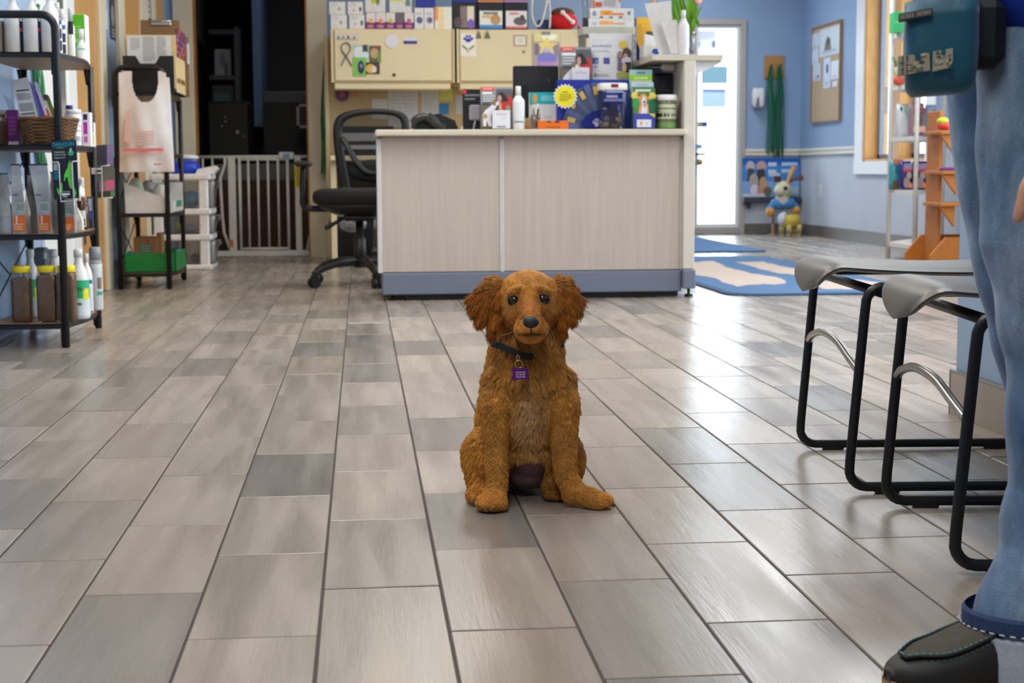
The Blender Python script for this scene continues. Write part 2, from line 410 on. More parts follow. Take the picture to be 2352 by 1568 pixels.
mb = MB(); c = rect(1588, 342, 1613, 331, DY); mb.box(c[0], c[1], DY, DY+.012, c[2], c[3], K((130, 170, 220), .4), .002); mb.build('push_plate', door)
# right wall with its windows
wy0, wy1 = atx(2131, 300, RX)[1], atx(1985, 300, RX)[1]; wz0 = atx(1985, 371, RX)[2]; wz1 = 2.25
wins = [(wy0, wy1), (6.0, 9.9), (1.0, 5.2)]  # the two nearer windows are unseen, added to bring daylight onto the floor
mb = MB(); cuts = sorted(wins); y = -2.1
for (a, b) in cuts+[(DY+.14, None)]:
    mb.box(RX, RX+.16, y, a, 0, rail0+.02, pale); mb.box(RX, RX+.16, y, a, rail0+.02, CEIL, blue)
    if b: mb.box(RX, RX+.16, a, b, 0, wz0, pale); mb.box(RX, RX+.16, a, b, wz1, CEIL, blue); y = b
struct('wall_right', mb)
for k, (a, b) in enumerate(wins):
    cw = atx(1968, 300, RX)[1]-atx(1985, 300, RX)[1]
    mb = MB(); q = white
    mb.box(RX-.022, RX, a-cw, a, wz0-.1, wz1+.1, q, .003); mb.box(RX-.022, RX, b, b+cw, wz0-.1, wz1+.1, q, .003)
    mb.box(RX-.022, RX, a, b, wz1, wz1+.1, q, .003); mb.box(RX-.026, RX, a-cw, b+cw, wz0-.11, wz0, q, .003)
    win = struct('window_%d' % (k+1), mb)
    mb = MB(); t = .03
    mb.box(RX-.004, RX+.2, a-.004, a+t, wz0, wz1, oak, .002); mb.box(RX-.004, RX+.2, b-t, b+.004, wz0, wz1, oak, .002)
    mb.box(RX-.004, RX+.2, a, b, wz0, wz0+.02, oak, .002); mb.box(RX-.004, RX+.2, a, b, wz1-.02, wz1, oak, .002)
    tag(mb.build('window_frame', win), kind='structure')
    mb = MB(); mid = (a+b)/2; mb.box(RX+.0, RX+.18, mid-.12, mid+.12, wz0+.02, wz1-.02, oak, .002); tag(mb.build('mullion', win), kind='structure')
    mb = MB(); g = mat('sash_grey', (120, 126, 140), .5)
    for (p, q2) in ((a+t, mid-.12), (mid+.12, b-t)):
        mb.box(RX+.11, RX+.15, p, p+.05, wz0+.02, wz1-.02, g); mb.box(RX+.11, RX+.15, q2-.05, q2, wz0+.02, wz1-.02, g); mb.box(RX+.11, RX+.15, p, q2, wz0+.02, wz0+.06, g)
    tag(mb.build('sash', win), kind='structure')
    for (p, q2) in ((a+t, mid-.12), (mid+.12, b-t)):
        mb = MB(); mb.box(RX+.128, RX+.133, p, q2, wz0+.02, wz1-.02, glass); tag(mb.build('pane', win), kind='structure')
# wall end on the right, with its tiled skirting
SX, SY = fl(2178, 948)[0]+.012, fl(2178, 948)[1]-.005
stub_m = mat('wall_paint_stub', (150, 172, 196), .6, var=.03, scale=3, bump=.05, bscale=160)
mb = MB(); mb.box(SX, SX+.14, -2.1, SY-.012, 0, CEIL, stub_m); struct('wall_stub', mb)
mb = MB(); mb.box(SX-.012, SX, -2.1, SY, 0, .112, tile_m, .001); tag(mb.build('baseboard_stub'), kind='structure')
mb = MB(); mb.box(SX-.014, SX, -2.1, SY, .112, .117, steel); mb.box(SX-.0135, SX-.004, SY-.004, SY+.001, 0, .115, steel); mb.box(SX, SX+.14, SY-.012, SY, 0, .112, tile_m); struct('trim_4', mb)
# skirting, chair rail
bb = mat('skirting_brown', (112, 104, 98), .35, var=.1, scale=14)
bbz = at(1760, 513, DY)[2]
mb = MB(); mb.box(d1, RX, DY-.014, DY, 0, bbz, bb, .002); struct('baseboard_entrance', mb)
mb = MB(); mb.box(RX-.014, RX, -2.1, DY-.014, 0, bbz, bb, .002); struct('baseboard_right', mb)
rail_m = mat('chair_rail_cream', (226, 216, 198), .4)
mb = MB(); mb.box(d1, RX, DY-.025, DY, rail0, rail1, rail_m, .006); mb.box(d1, RX, DY-.034, DY, rail1-.03, rail1-.012, rail_m, .005); struct('trim_5', mb)
mb = MB(); y0 = wy1+cw
mb.box(RX-.025, RX, y0, DY-.026, rail0, rail1, rail_m, .006); mb.box(RX-.034, RX, y0, DY-.036, rail1-.03, rail1-.012, rail_m, .005); struct('trim_6', mb)
# ground outside
mb = MB(); con = mat('outdoor_concrete', (190, 188, 184), .8, var=.06, scale=3)
mb.box(-8, 40, DY+.15, 60, -.3, -.05, con); mb.box(RX+.2, 40, -20, DY+.15, -.3, -.05, con); struct('ground', mb)

# doors and casings along the left wall
def lw(px): return atx(px, 100, LX+.02)[1]
def casing(n, p0, p1, m=cream, d=.028):
    mb = MB(); mb.box(LX, LX+d, lw(p0), lw(p1), 0, 2.12, m, .004); return struct('trim_%d' % n, mb)
def leaf(n, p0, p1, m=oak):
    mb = MB(); mb.box(LX, LX+.012, lw(p0), lw(p1), .01, 2.08, m, .003); return struct('door_%d' % n, mb)
casing(7, 150, 170, white); dd = leaf(2, 170, 229); casing(8, 229, 241)
mb = MB(); y0 = lw(178)
for z in (.28, .83, 1.7):
    mb.box(LX+.012, LX+.018, y0, lw(184), z, z+.1, steel, .001)
mb.build('hinge', dd)
casing(9, 273, 286); leaf(3, 286, 324); casing(10, 324, 340); casing(11, 352, 361, cream, .02); leaf(4, 361, 380, oak)
# pale glazed panel seen through the near shelf
mb = MB(); mb.box(LX, LX+.02, lw(88), lw(150), 0, 2.1, white, .003); sd = struct('door_5', mb)
mb = MB(); mb.box(LX+.02, LX+.024, lw(134), lw(146), .5, 1.9, mat('wire_glass_grey', (120, 124, 122), .15)); mb.build('pane', sd)
# ------------------------------------------------------------ generic goods
def carton(name, label, px0, py0, px1, Y, zb, depth, col, els=None, group=None, cat='box', py1=None, rough=.45, bev=.0015, z1=None):
    """carton facing the room: front at Y, standing on zb"""
    x0, x1 = at(px0, 300, Y)[0], at(px1, 300, Y)[0]; zt = z1 if z1 is not None else at((px0+px1)/2, py0, Y)[2]
    o = single(name, label, cat, MB().box(x0, x1, Y, Y+depth, zb, zt, K(col, rough), bev), group)
    if els: MB().prints(els, (x0, Y, zb), (x1-x0, 0, 0), (0, 0, zt-zb)).build('print', o)
    return o
def band(mb, c, r, bands, sy=1, n=10):
    """label patches on a round body: (a0,a1,z0,z1,colour), angle in degrees, -90 faces the room, larger to the right"""
    for k, (a0, a1, z0, z1, col) in enumerate(bands):
        m = col if not isinstance(col, (str, tuple)) else K(col, .45); rr = r+.0006+.0004*k; V = []
        for i in range(n+1):
            a = math.radians(a0+(a1-a0)*i/n)
            for z in (z0, z1): V.append((c[0]+rr*math.cos(a), c[1]+rr*sy*math.sin(a), c[2]+z))
        mb.add(V, [(2*i, 2*i+2, 2*i+3, 2*i+1) for i in range(n)], m, True)
    return mb
def bottle(name, label, px0, px1, pytop, Y, zb, col=(232, 232, 230), cap=None, bands=None, neck=.3, sh=.78, caph=.12, group=None, cat='bottle', m=None, ztop=None, capr=None):
    x0, x1 = at(px0, 300, Y)[0], at(px1, 300, Y)[0]; r = (x1-x0)/2; c = ((x0+x1)/2, Y+r, zb)
    H = (ztop if ztop else at((px0+px1)/2, pytop, Y)[2])-zb; bh = H*(1-caph)
    m = m or K(col, .32); nk = r*neck
    prof = [(r*.9, 0), (r, .006), (r, bh*sh*.9), (r*.97, bh*sh), (r*.8, bh*(sh+(1-sh)*.35)), (nk*1.15, bh*(sh+(1-sh)*.7)), (nk, bh*.96), (nk, bh)]
    t = thing(name, label, cat, c, group)
    MB().lathe(prof, c, m, 20).build('body', t)
    cr = capr*r if capr else nk*1.2
    MB().lathe([(cr, bh*.985), (cr, H*.985), (cr*.85, H)], c, K(cap or col, .4), 16).build('cap', t)
    if bands:
        b = MB(); band(b, c, r, [(a, e, z0*H, z1*H, q) for a, e, z0, z1, q in bands]); b.build('label', t)
    return t

# ------------------------------------------------------------ black tube shelving, two units of one make
brownboard = mat('brown_shelf_board', (150, 118, 86), .5, var=.1, scale=8, stretch=(1, 8, 1))
SHZ = (1.068, .738, .414, .088)                              # top faces of the four boards
UW, UD = .262, .72
def shelf_unit(label, xr, yn):
    t = thing('shelf_rack', label, 'shelf', (xr-UW, yn, 0), 'black tube shelf racks with four tiers'); x0, x1, y1 = xr-UW, xr, yn+UD
    R = .05
    arch = [(x0, yn, 0), (x0, yn, 1.15)]+arc((x0+R, yn, 1.15), R, 180, 90, 6)+arc((x1-R, yn, 1.15), R, 90, 0, 6)+[(x1, yn, 0)]
    MB().tube(arch, .0142, black, 10).build('end_frame', t)
    for x in (x0, x1):
        MB().tube([(x, y1, 0), (x, y1, 1.06)], .0135, black, 10).build('leg', t)
        for z in SHZ:
            pass
    for z in SHZ:
        n = 14; poly = [(x0-.004, yn), (x1+.002, yn)]
        for i in range(n+1):
            u = i/n; poly.append((x1+.002+.034*math.sin(math.pi*u), yn+.02+(UD-.04)*u))
        poly += [(x1+.002, y1), (x0-.004, y1)]
        b = MB(); b.prism([(p[0]-x0, p[1]-yn) for p in poly], (x0, yn, z-.004), (1, 0, 0), (0, 1, 0), .003, brownboard)
        V = [(p[0], p[1], z-.019) for p in poly]; b.add(V, [tuple(range(len(V)))[::-1]], brownboard)
        sb = b.build('shelf_board', t)
        e = MB(); P = poly
        V = [(p[0], p[1], zz) for p in P for zz in (z-.02, z)]; N = len(P)
        e.add(V, [(2*i, 2*((i+1) % N), 2*((i+1) % N)+1, 2*i+1) for i in range(N)], black)
        for (bx, s) in ((x0, 1), (x1, -1)):
            for by in (yn, y1):
                s2 = 1 if by == yn else -1
                e.prism([(0, 0), (.05*s2, 0), (0, -.06)], (bx-.006, by, z-.02), (0, 1, 0), (0, 0, 1), -.012, black)
        e.build('shelf_rim', t)
    for k in range(2):
        a, b = (.45, .70) if k == 0 else (.12, .37)
        w_ = MB(); w_.tube([(x0-.006, yn, a), (x0-.006, y1, b)], .003, black, 6); w_.tube([(x0-.006, yn, b), (x0-.006, y1, a)], .003, black, 6); w_.build('cross_brace', t)
    return t
SXR, SYN = -1.083, 5.84
shelf_unit('black tube shelf rack crowded with white bottles, a wicker basket and jars', SXR, SYN)
RXR, RYN = -1.05, 8.72
shelf_unit('black tube shelf rack hung with white plastic bags, beside the white drawer tower', RXR, RYN)
Z1, Z2, Z3, Z4 = [z+.0005 for z in SHZ]

# top tier
carton('carton', 'grey and dark carton at the far left of the bottle shelf', -14, 44, 8, 5.90, Z1, .10, (120, 112, 108), [('r', .55, .02, .62, .98, (220, 218, 214)), ('r', 0, 0, .55, .35, (84, 50, 44))])
navy, pink = (24, 38, 66), (214, 50, 98)
for k, (a, b) in enumerate(((13, 57), (57, 99), (98, 141))):
    bottle('lotion_bottle', ('large white bottle, navy label with pink band, beside the grey carton', 'large white bottle with navy label and pink band, between two alike', 'large white bottle partly behind the shelf frame, its label turned away')[k], a, b, -22, 5.93, Z1,
           bands=[(-40, 20, .02, .62, navy), (-40, 20, .36, .41, pink), (-34, 12, .52, .58, (230, 230, 236))] if k < 2 else [(-6, 50, .02, .62, navy), (-6, 50, .36, .41, pink)], neck=.34, sh=.70, caph=.12, group='large white bottles on the top tier')
for k, (a, b, pt) in enumerate(((130, 149, 5), (141, 158, 20))):
    bottle('ear_wash_bottle', ('slim white bottle with navy striped label behind the shelf post', 'slim white bottle with navy label next to the tube bottle')[k], a, b, pt, 6.10+.14*k, Z1, bands=[(-130, -20, .12, .52, navy), (-130, -20, .60, .68, (60, 90, 160)), (-130, -20, .3, .34, (236, 236, 240))], neck=.45, sh=.72, caph=.2, group='slim white and navy bottles')
bottle('tube_bottle', 'white squeeze bottle with black emblem and yellow stripe', 160, 178, 18, 6.30, Z1, cap=(205, 205, 205), bands=[(-120, -40, .5, .75, (30, 30, 34)), (-150, -118, .05, .45, (224, 208, 60))], neck=.5, sh=.8, caph=.22)
bottle('dropper_bottle', 'small white dropper bottle with pointed nozzle before the green box', 180, 204, 66, 6.34, Z1, bands=[(-130, -30, .1, .5, (236, 240, 240)), (-130, -30, .36, .40, (110, 190, 200))], neck=.42, sh=.58, caph=.30)
o = carton('carton', 'bright green carton with white side at the end of the shelf', 174, 33, 202, 6.44, Z1, .09, (92, 190, 20), [('l', .1, .62, .75, .76, 3, (150, 215, 110)), ('r', .02, .42, .5, .5, (170, 220, 140))])
x = at(202, 300, 6.44)[0]; zt = at(190, 33, 6.44)[2]
MB().box(x, x+.002, 6.44, 6.53, Z1, zt, K((236, 238, 234), .5)).build('side_panel', o)

# second tier
x0, x1 = at(42, 300, 5.87)[0], at(157, 300, 5.87)[0]; bz = at(100, 272, 5.87)[2]-Z2
wick = mat('wicker', (104, 70, 38), .6, var=.5, scale=26, stretch=(1, 1, 3))
t = thing('wicker_basket', 'brown woven wicker basket holding packets on the second tier', 'basket', ((x0+x1)/2, 5.98, Z2))
cx_, hw, hd = (x0+x1)/2, (x1-x0)/2, .115
mb = MB(); nr = 13
def ring(u, out=0):
    a, b = hw*(.80+.20*u)+out, hd*(.80+.20*u)+out; e = 5; P = []
    for k in range(60):
        tt = 2*math.pi*k/60; ct, st = math.cos(tt), math.sin(tt)
        P.append((cx_+a*math.copysign(abs(ct)**(2/e), ct), 5.98+b*math.copysign(abs(st)**(2/e), st)))
    return P
for i in range(nr):
    u = (i+.5)/nr; P = [(p[0], p[1], Z2+.006+u*(bz-.012)) for p in ring(u)]
    c = np.array([cx_, 5.98, 0]); Q = []
    for k, p in enumerate(P):
        s = .0028*(1 if (k//2+i) % 2 else -1); v = np.array(p)-c; v[2] = 0; v /= np.linalg.norm(v); Q.append(np.array(p)+v*s)
    mb.tube(Q, .0058, wick, 6, closed=True, flat=1.1)
tag(mb.build('weave', t), kind='stuff')
MB().tube([(p[0], p[1], Z2+bz) for p in ring(1, .003)], .007, wick, 7, closed=True).build('rim', t)
MB().box(cx_-hw*.78, cx_+hw*.78, 5.98-hd*.78, 5.98+hd*.78, Z2, Z2+.006, wick).build('base', t)
def packet(name, label, quad, Y, col, els=None, th=.006, cat='packet', group=None, mt=None, zmin=None, lean=.02):
    """flat packet; quad = four picture corners bottom-left, bottom-right, top-right, top-left at depth Y"""
    P = [np.array(at(*q, Y)) for q in quad]; P[2][1] += lean; P[3][1] += lean
    n = np.cross(P[1]-P[0], P[3]-P[0]); n /= np.linalg.norm(n)
    mb = MB(); V = P+[p-n*th for p in P]
    mb.add(V, [(0, 1, 2, 3), (7, 6, 5, 4), (0, 4, 5, 1), (1, 5, 6, 2), (2, 6, 7, 3), (3, 7, 4, 0)], mt or K(col, .4))
    o = single(name, label, cat, mb, group)
    if els: MB().prints(els, P[0], P[1]-P[0], P[3]-P[0]).build('print', o)
    return o
packet('hang_card', 'grey printed hang card standing tilted in the wicker basket', [(53, 300), (93, 296), (61, 176), (24, 184)], 5.93, (196, 196, 196), [('r', .12, .77, .85, .80, (40, 40, 40)), ('l', .1, .60, .9, .73, 6, (120, 120, 124)), ('l', .1, .38, .9, .53, 6, (120, 120, 124)), ('r', .1, .31, .9, .335, (70, 70, 74)), ('r', .1, .16, .42, .28, (160, 160, 160)), ('r', .52, .16, .88, .28, (160, 160, 160))])
packet('brush_packet', 'purple and white brush packet with orange tip in the basket', [(100, 300), (128, 300), (76, 200), (62, 182)], 5.97, (92, 78, 176), [('p', [(.35, .05), (.95, .05), (.9, .42), (.5, .5)], (220, 74, 30)), ('p', [(.5, .3), (.72, .3), (.7, .95), (.4, .95)], (206, 202, 226))])
packet('treat_packet', 'olive green and white packet leaning at the right of the basket', [(126, 300), (142, 300), (108, 222), (92, 214)], 6.01, (214, 212, 206), [('p', [(.45, .3), (1, .25), (1, .95), (.45, .8)], (106, 126, 40)), ('r', .1, .82, .9, .97, (90, 80, 74))])
packet('clear_packet', 'clear plastic blister packet at the left of the basket', [(38, 296), (52, 292), (20, 226), (4, 216)], 6.0, (200, 205, 214), mt=clear)
carton('carton', 'dark purple carton to the left of the wicker basket', 16, 252, 42, 5.98, Z2, .08, (104, 20, 106), [('l', .15, .3, .9, .8, 5, (134, 60, 136)), ('r', 0, 0, 1, .1, (226, 224, 226))])
bottle('brown_jar', 'dark brown jar with grey lid at the edge of the second tier', -24, 15, 252, 5.95, Z2, (72, 52, 44), cap=(120, 116, 112), neck=.7, sh=.85, caph=.14, cat='jar')
for k, (a, b, p0, zb) in enumerate(((151, 184, 291, Z2), (149, 185, 251, None))):
    if zb is None: zb = zt2+.0006
    Y = 6.18; zt2 = at(167, p0, Y)[2]
    x0, x1 = at(a, 300, Y)[0], at(b, 300, Y)[0]; r = (x1-x0)/2; c = ((x0+x1)/2, Y+r, zb); h = zt2-zb
    t = thing('white_tub', ('lower white medicine tub right of the basket', 'upper white medicine tub with purple bottle cap behind')[k], 'jar', c, 'stacked white tubs'); MB().lathe([(r*.94, 0), (r, .004), (r, h*.72), (r*.97, h*.74)], c, K((232, 232, 236), .4)).build('body', t)
    MB().lathe([(r*1.0, h*.745), (r*1.0, h*.96), (r*.92, h)], c, K((240, 240, 242), .4)).build('lid', t)
    b_ = MB(); band(b_, c, r, [(-75, -20, h*.25, h*.5, (170, 174, 190))]); b_.build('label', t)
bottle('capped_bottle', 'white bottle with dark purple cap behind the stacked tubs', 145, 172, 241, 6.30, Z2, cap=(60, 40, 130), neck=.5, caph=.09, capr=.62)
carton('carton', 'white and magenta carton near the far shelf post', 185, 258, 208, 6.36, Z2, .05, (234, 232, 238), [('r', .3, .78, .72, .95, (40, 30, 90)), ('r', .3, .36, .7, .72, (190, 40, 176)), ('r', .34, .12, .68, .3, (206, 90, 196)), ('r', 0, 0, .16, .3, (96, 110, 190)), ('r', 0, .5, .12, 1, (214, 110, 200))])
carton('carton', 'small blue and yellow carton beside the far shelf post', 206, 281, 215, 6.46, Z2, .05, (230, 226, 216), [('r', .2, .6, 1, 1, (70, 130, 190)), ('r', .3, .1, 1, .5, (232, 200, 40))])

# third tier: gusseted foil pouches
silver = mat('foil_pouch', (176, 175, 172), .30, .55, var=.28, scale=16, stretch=(1, 1, .6), bump=.9, bscale=26)
def pouch(label, b0, b1, t0, t1, pyt, Y, zb=Z3, d=.08, m=silver, els=None, name='foil_pouch', group='silver foil pouches on the third tier', lean=0):
    x0, x1 = at(b0, 300, Y)[0], at(b1, 300, Y)[0]; u0, u1 = at(t0, 300, Y)[0], at(t1, 300, Y)[0]; h = at((t0+t1)/2, pyt, Y)[2]-zb
    t = thing(name, label, 'bag', ((x0+x1)/2, Y+d/2, zb), group)
    mb = MB(); lv = [(0, x0, x1, 0, d), (.3, x0, x1, -.002, d+.002), (.62, x0*.6+u0*.4, x1*.6+u1*.4, d*.16, d*.78), (.86, x0*.2+u0*.8, x1*.2+u1*.8, d*.42, d*.56), (1, u0, u1, d*.46, d*.5)]
    V = []
    for (f, a, b, c0, c1) in lv:
        z = zb+h*f; mid = (c0+c1)/2; g = .012 if .1 < f < .95 else 0
        V += [(a, Y+c0, z), (b, Y+c0, z), (b-g, Y+mid, z), (b, Y+c1, z), (a, Y+c1, z), (a+g, Y+mid, z)]
    Fs = [(i*6+k, i*6+(k+1) % 6, i*6+6+(k+1) % 6, i*6+6+k) for i in range(4) for k in range(6)]+[(5, 4, 3, 2, 1, 0), (24, 25, 26, 27, 28, 29)]
    mb.add(V, Fs, m); mb.build('pouch_body', t)
    if els: MB().prints(els, (x0, Y-.004, zb), (x1-x0, 0, 0), (0, 0, h*.3)).build('print', t)
    if els and name == 'foil_pouch':
        q0, q1 = np.array((x0, Y-.004, zb+h*.3)), np.array((x1, Y-.004, zb+h*.3)); q2 = np.array((x0*.6+u0*.4, Y+d*.16-.003, zb+h*.62))
        MB().prints([('l', .35, .15, .9, .4, 3, (120, 150, 120)), ('r', .3, .55, .85, .62, (150, 152, 150)), ('r', .1, .8, .5, .84, (90, 92, 90))], q0, q1-q0, q2-q0).build('print', t)
    s = MB(); s.box(u0-.002, u1+.002, Y+d*.44, Y+d*.52, zb+h*.985, zb+h*1.005, K((30, 32, 44), .3)); s.build('top_seal', t)
    return t
org = (212, 104, 28); pe = [('r', .08, .12, .96, .9, org), ('l', .14, .2, .8, .5, 3, (232, 180, 140)), ('r', .3, .5, .38, .88, (226, 226, 236))]
pouch('silver pouch cut off by the picture edge, dark green at the top', -22, 18, -12, 8, 398, 5.90, els=None)
pouch('silver foil pouch with orange band and a crumpled narrow top', 20, 52, 17, 36, 377, 5.885, els=pe)
pouch('silver foil pouch with orange band and a wide black sealed top', 79, 109, 58, 100, 377, 5.885, els=pe)
pouch('silver foil pouch with orange band behind the dark leaflet', 127, 164, 134, 160, 400, 5.93, els=pe)
pouch('plain grey pouch set back between the orange banded pouches', 52, 78, 54, 70, 400, 6.05, els=None)
pouch('plain grey pouch set back left of the shelf post', 106, 128, 108, 124, 395, 6.05, els=None)
pouch('white and yellow packet leaning beside the spray bottle', 158, 182, 146, 160, 455, 6.22, d=.03, m=K((228, 228, 222), .35), els=[('r', .1, .3, .7, .95, (222, 214, 70))], name='sachet', group=None)
Y = 6.36; c = at(186, 520, Y); c = (c[0], Y+.03, Z3); ht = at(186, 408, Y)[2]-Z3
t = thing('spray_bottle', 'amber spray bottle with long white trigger head on the third tier', 'bottle', c)
MB().lathe([(.026, 0), (.029, .006), (.029, ht*.42), (.022, ht*.52), (.012, ht*.6), (.012, ht*.66)], c, K((74, 46, 20), .2)).build('body', t)
mb = MB(); mb.tube(bez([(c[0], c[1], Z3+ht*.62), (c[0], c[1], Z3+ht*.8), (c[0]+.004, c[1]-.01, Z3+ht*.9), (c[0]+.006, c[1]-.02, Z3+ht*.99)], 5), [.014]*5+[.012]*5+[.010]*5+[.009], K((238, 238, 240), .35), 10)
mb.tube([(c[0]-.004, c[1]-.03, Z3+ht*.55), (c[0], c[1]-.012, Z3+ht*.85)], .007, K((238, 238, 240), .35), 8); mb.build('trigger_head', t)
bb_ = MB(); band(bb_, c, .029, [(-110, -50, ht*.04, ht*.36, (230, 228, 222)), (-104, -56, ht*.06, ht*.2, (70, 70, 72))]); bb_.build('label', t)
carton('dark_box', 'small black and blue box at the far end of the third tier', 194, 452, 206, 6.44, Z3, .03, (50, 54, 70), [('r', .2, .55, .9, .95, (180, 186, 210)), ('r', .3, .3, .9, .5, (70, 90, 190))])

# bottom tier
kib = mat('brown_litter', (126, 94, 62), .8, var=.35, scale=260, bump=.3)
yl = K((232, 210, 24), .4)
for k, (a, b) in enumerate(((8, 54), (67, 113), (113, 159))):
    Y = 5.885; x0, x1 = at(a, 300, Y)[0], at(b, 300, Y)[0]; hw = (x1-x0)/2; zt = at(30, 612, Y)[2]; h = zt-Z4; c = ((x0+x1)/2, Y+hw, Z4)
    t = thing('storage_jar', ('square yellow lidded jar of brown grains, nearest the picture edge', 'square yellow lidded jar of brown grains, middle one of the bottom tier', 'square yellow lidded jar of brown grains, behind the near shelf post')[k], 'jar', c, 'yellow lidded jars of brown grains')
    MB().rlathe([(hw*.9, hw*.9, 0), (hw, hw, .008), (hw, hw, h*.80), (hw*.93, hw*.93, h*.87), (hw*.86, hw*.86, h*.88)], c, clear).build('body', t)
    f = .74+.04*k
    MB().rlathe([(hw*.88, hw*.88, .004), (hw*.96, hw*.96, .012), (hw*.96, hw*.96, h*f), (hw*.8, hw*.8, h*(f+.05)), (hw*.3, hw*.3, h*(f+.06))], c, kib).build('contents', t)
    MB().lathe([(hw*.9, h*.885), (hw*.92, h*.89), (hw*.92, h*.99), (hw*.88, h)], c, yl, 28).build('lid', t)
gl = (40, 176, 120)
for k, (a, b, Y) in enumerate(((30, 76, 6.10), (141, 189, 5.99))):
    t = bottle('cleaner_bottle', ('white cleaner bottle with green label standing between the jars', 'white cleaner bottle with green label right of the near post')[k], a, b, 573, Y, Z4, (222, 224, 228), bands=[(-150, -5, .04, .55, (206, 226, 224)), (-150, -5, .30, .56, gl), (-60, -20, .28, .44, (228, 220, 30)), (-140, -70, .2, .24, (60, 120, 110)), (-150, -5, .05, .2, (214, 226, 232))], neck=.36, sh=.62, caph=.10, group='green labelled cleaner bottles')
    r_ = t.children[0]
    x0, x1 = at(a, 300, Y)[0], at(b, 300, Y)[0]; r = (x1-x0)/2
    px, py = (56, 662) if k == 0 else (179, 667)
    p = at(px, py, Y+r*.25); MB().prints([('t', 0, 0, 1, 1, 'Bio', (20, 30, 20))], (p[0], Y+r*.12-.012, p[2]), (.026, .006, 0), (0, 0, .014)).build('lettering', t)
bottle('shampoo_bottle', 'white bottle with blue square label beside the spray can', 172, 199, 583, 6.24, Z4, cap=(226, 228, 230), bands=[(-90, -20, .5, .56, (44, 50, 150)), (-90, -20, .02, .04, (44, 50, 150)), (-80, -30, .1, .45, (206, 210, 222))], neck=.35, sh=.72, caph=.12)
t = bottle('spray_can', 'grey capped aerosol can at the far end of the bottom tier', 190, 222, 568, 6.38, Z4, (206, 210, 214), cap=(150, 154, 164), bands=[(-70, -30, .34, .52, (120, 104, 92)), (-75, -20, .24, .30, (70, 150, 120)), (-130, -20, .74, .76, (140, 170, 160))], neck=.84, sh=.93, caph=.2, capr=.86, cat='spray can')
p = at(204, 625, 6.38); MB().prints([('t', 0, 0, 1, 1, 'En', (90, 150, 140))], (p[0], 6.374, p[2]), (.02, .004, 0), (0, 0, .018)).build('lettering', t)
bottle('lotion_bottle', 'white bottle with a low white cap behind the middle jar', 92, 125, 573, 6.30, Z4, (214, 216, 220), neck=.5, sh=.74, caph=.12)
bottle('grey_bottle', 'grey bottle with small white cap behind the yellow lids', 82, 98, 582, 6.40, Z4, (120, 126, 138), cap=(210, 212, 214), neck=.5, sh=.78, caph=.09)
bottle('grey_bottle', 'grey bottle with ribbed grey cap left of the near post', 122, 137, 584, 6.42, Z4, (160, 164, 172), cap=(140, 144, 152), neck=.6, sh=.8, caph=.2)
carton('grey_jug', 'slate grey square jug at the back of the bottom tier', 64, 569, 96, 6.46, Z4, .07, (104, 116, 130), None, cat='jug', bev=.01)

# leaflets clipped to the shelf posts
wire = mat('white_wire', (230, 230, 228), .4)
def leaflet_holder(label, quad, Y, els, col, side):
    P = [np.array(at(*q, Y)) for q in quad]; U, W = P[1]-P[0], P[3]-P[0]
    t = thing('leaflet_holder', label, 'leaflet holder', tuple(P[0]))
    mb = MB(); V = P+[p+np.array([0, .012, 0]) for p in P]
    mb.add(V, [(0, 1, 2, 3), (7, 6, 5, 4), (0, 4, 5, 1), (1, 5, 6, 2), (2, 6, 7, 3), (3, 7, 4, 0)], K(col, .35)); lf = mb.build('leaflet', t)
    MB().prints(els, P[0], U, W).build('print', lf)
    f = lambda a, b, d=-.008: tuple(P[0]+a*U+b*W+np.array([0, d, 0]))
    mb = MB()
    if side == 0:
        mb.tube([f(.0, .63), f(.26, .63), f(.29, .6), f(.29, -.04)], .0021, wire, 6); mb.tube([f(1.06, .63), f(.84, .63), f(.81, .6), f(.81, -.04)], .0021, wire, 6); mb.tube([f(.29, -.04), f(.29, -.04, .016), f(.81, -.04, .016), f(.81, -.04)], .0021, wire, 6)
        mb.tube([f(.0, .63), f(-.04, .63, .018), f(1.08, .63, .018), f(1.06, .63)], .0021, wire, 6)
    else:
        mb.tube([f(.75, .6), f(.3, .6), f(.28, .0), f(.9, -.02)], .0022, wire, 6); mb.tube([f(-.1, .55), f(.3, .55)], .0022, wire, 6); mb.tube([f(-.1, .47), f(.3, .47)], .0022, wire, 6)
    mb.build('wire_rack', t)
    p = f(-.18 if side else .5, .52, .02); mb = MB(); mb.box(p[0]-.012, p[0]+.012, p[1]-.012, p[1]+.012, p[2]-.013, p[2]+.013, wire, .003); mb.build('clamp', t)
    return t
gr = (92, 196, 66)
dog = [(.88, .02), (.93, .10), (.86, .17), (.80, .26), (.76, .40), (.80, .50), (.76, .60), (.74, .66), (.66, .60), (.62, .52), (.55, .48), (.47, .40), (.45, .32), (.50, .30), (.52, .37), (.60, .36), (.64, .24), (.68, .18), (.78, .16), (.84, .10), (.82, .04)]
cat_ = [(.16, .18), (.24, .2), (.30, .18), (.36, .26), (.36, .16), (.33, .08), (.30, .14), (.25, .06), (.22, .10)]
cat_ = [(.14, .2), (.24, .16), (.31, .18), (.33, .28), (.38, .26), (.37, .12), (.33, .10), (.3, .15), (.24, .06), (.19, .1)]
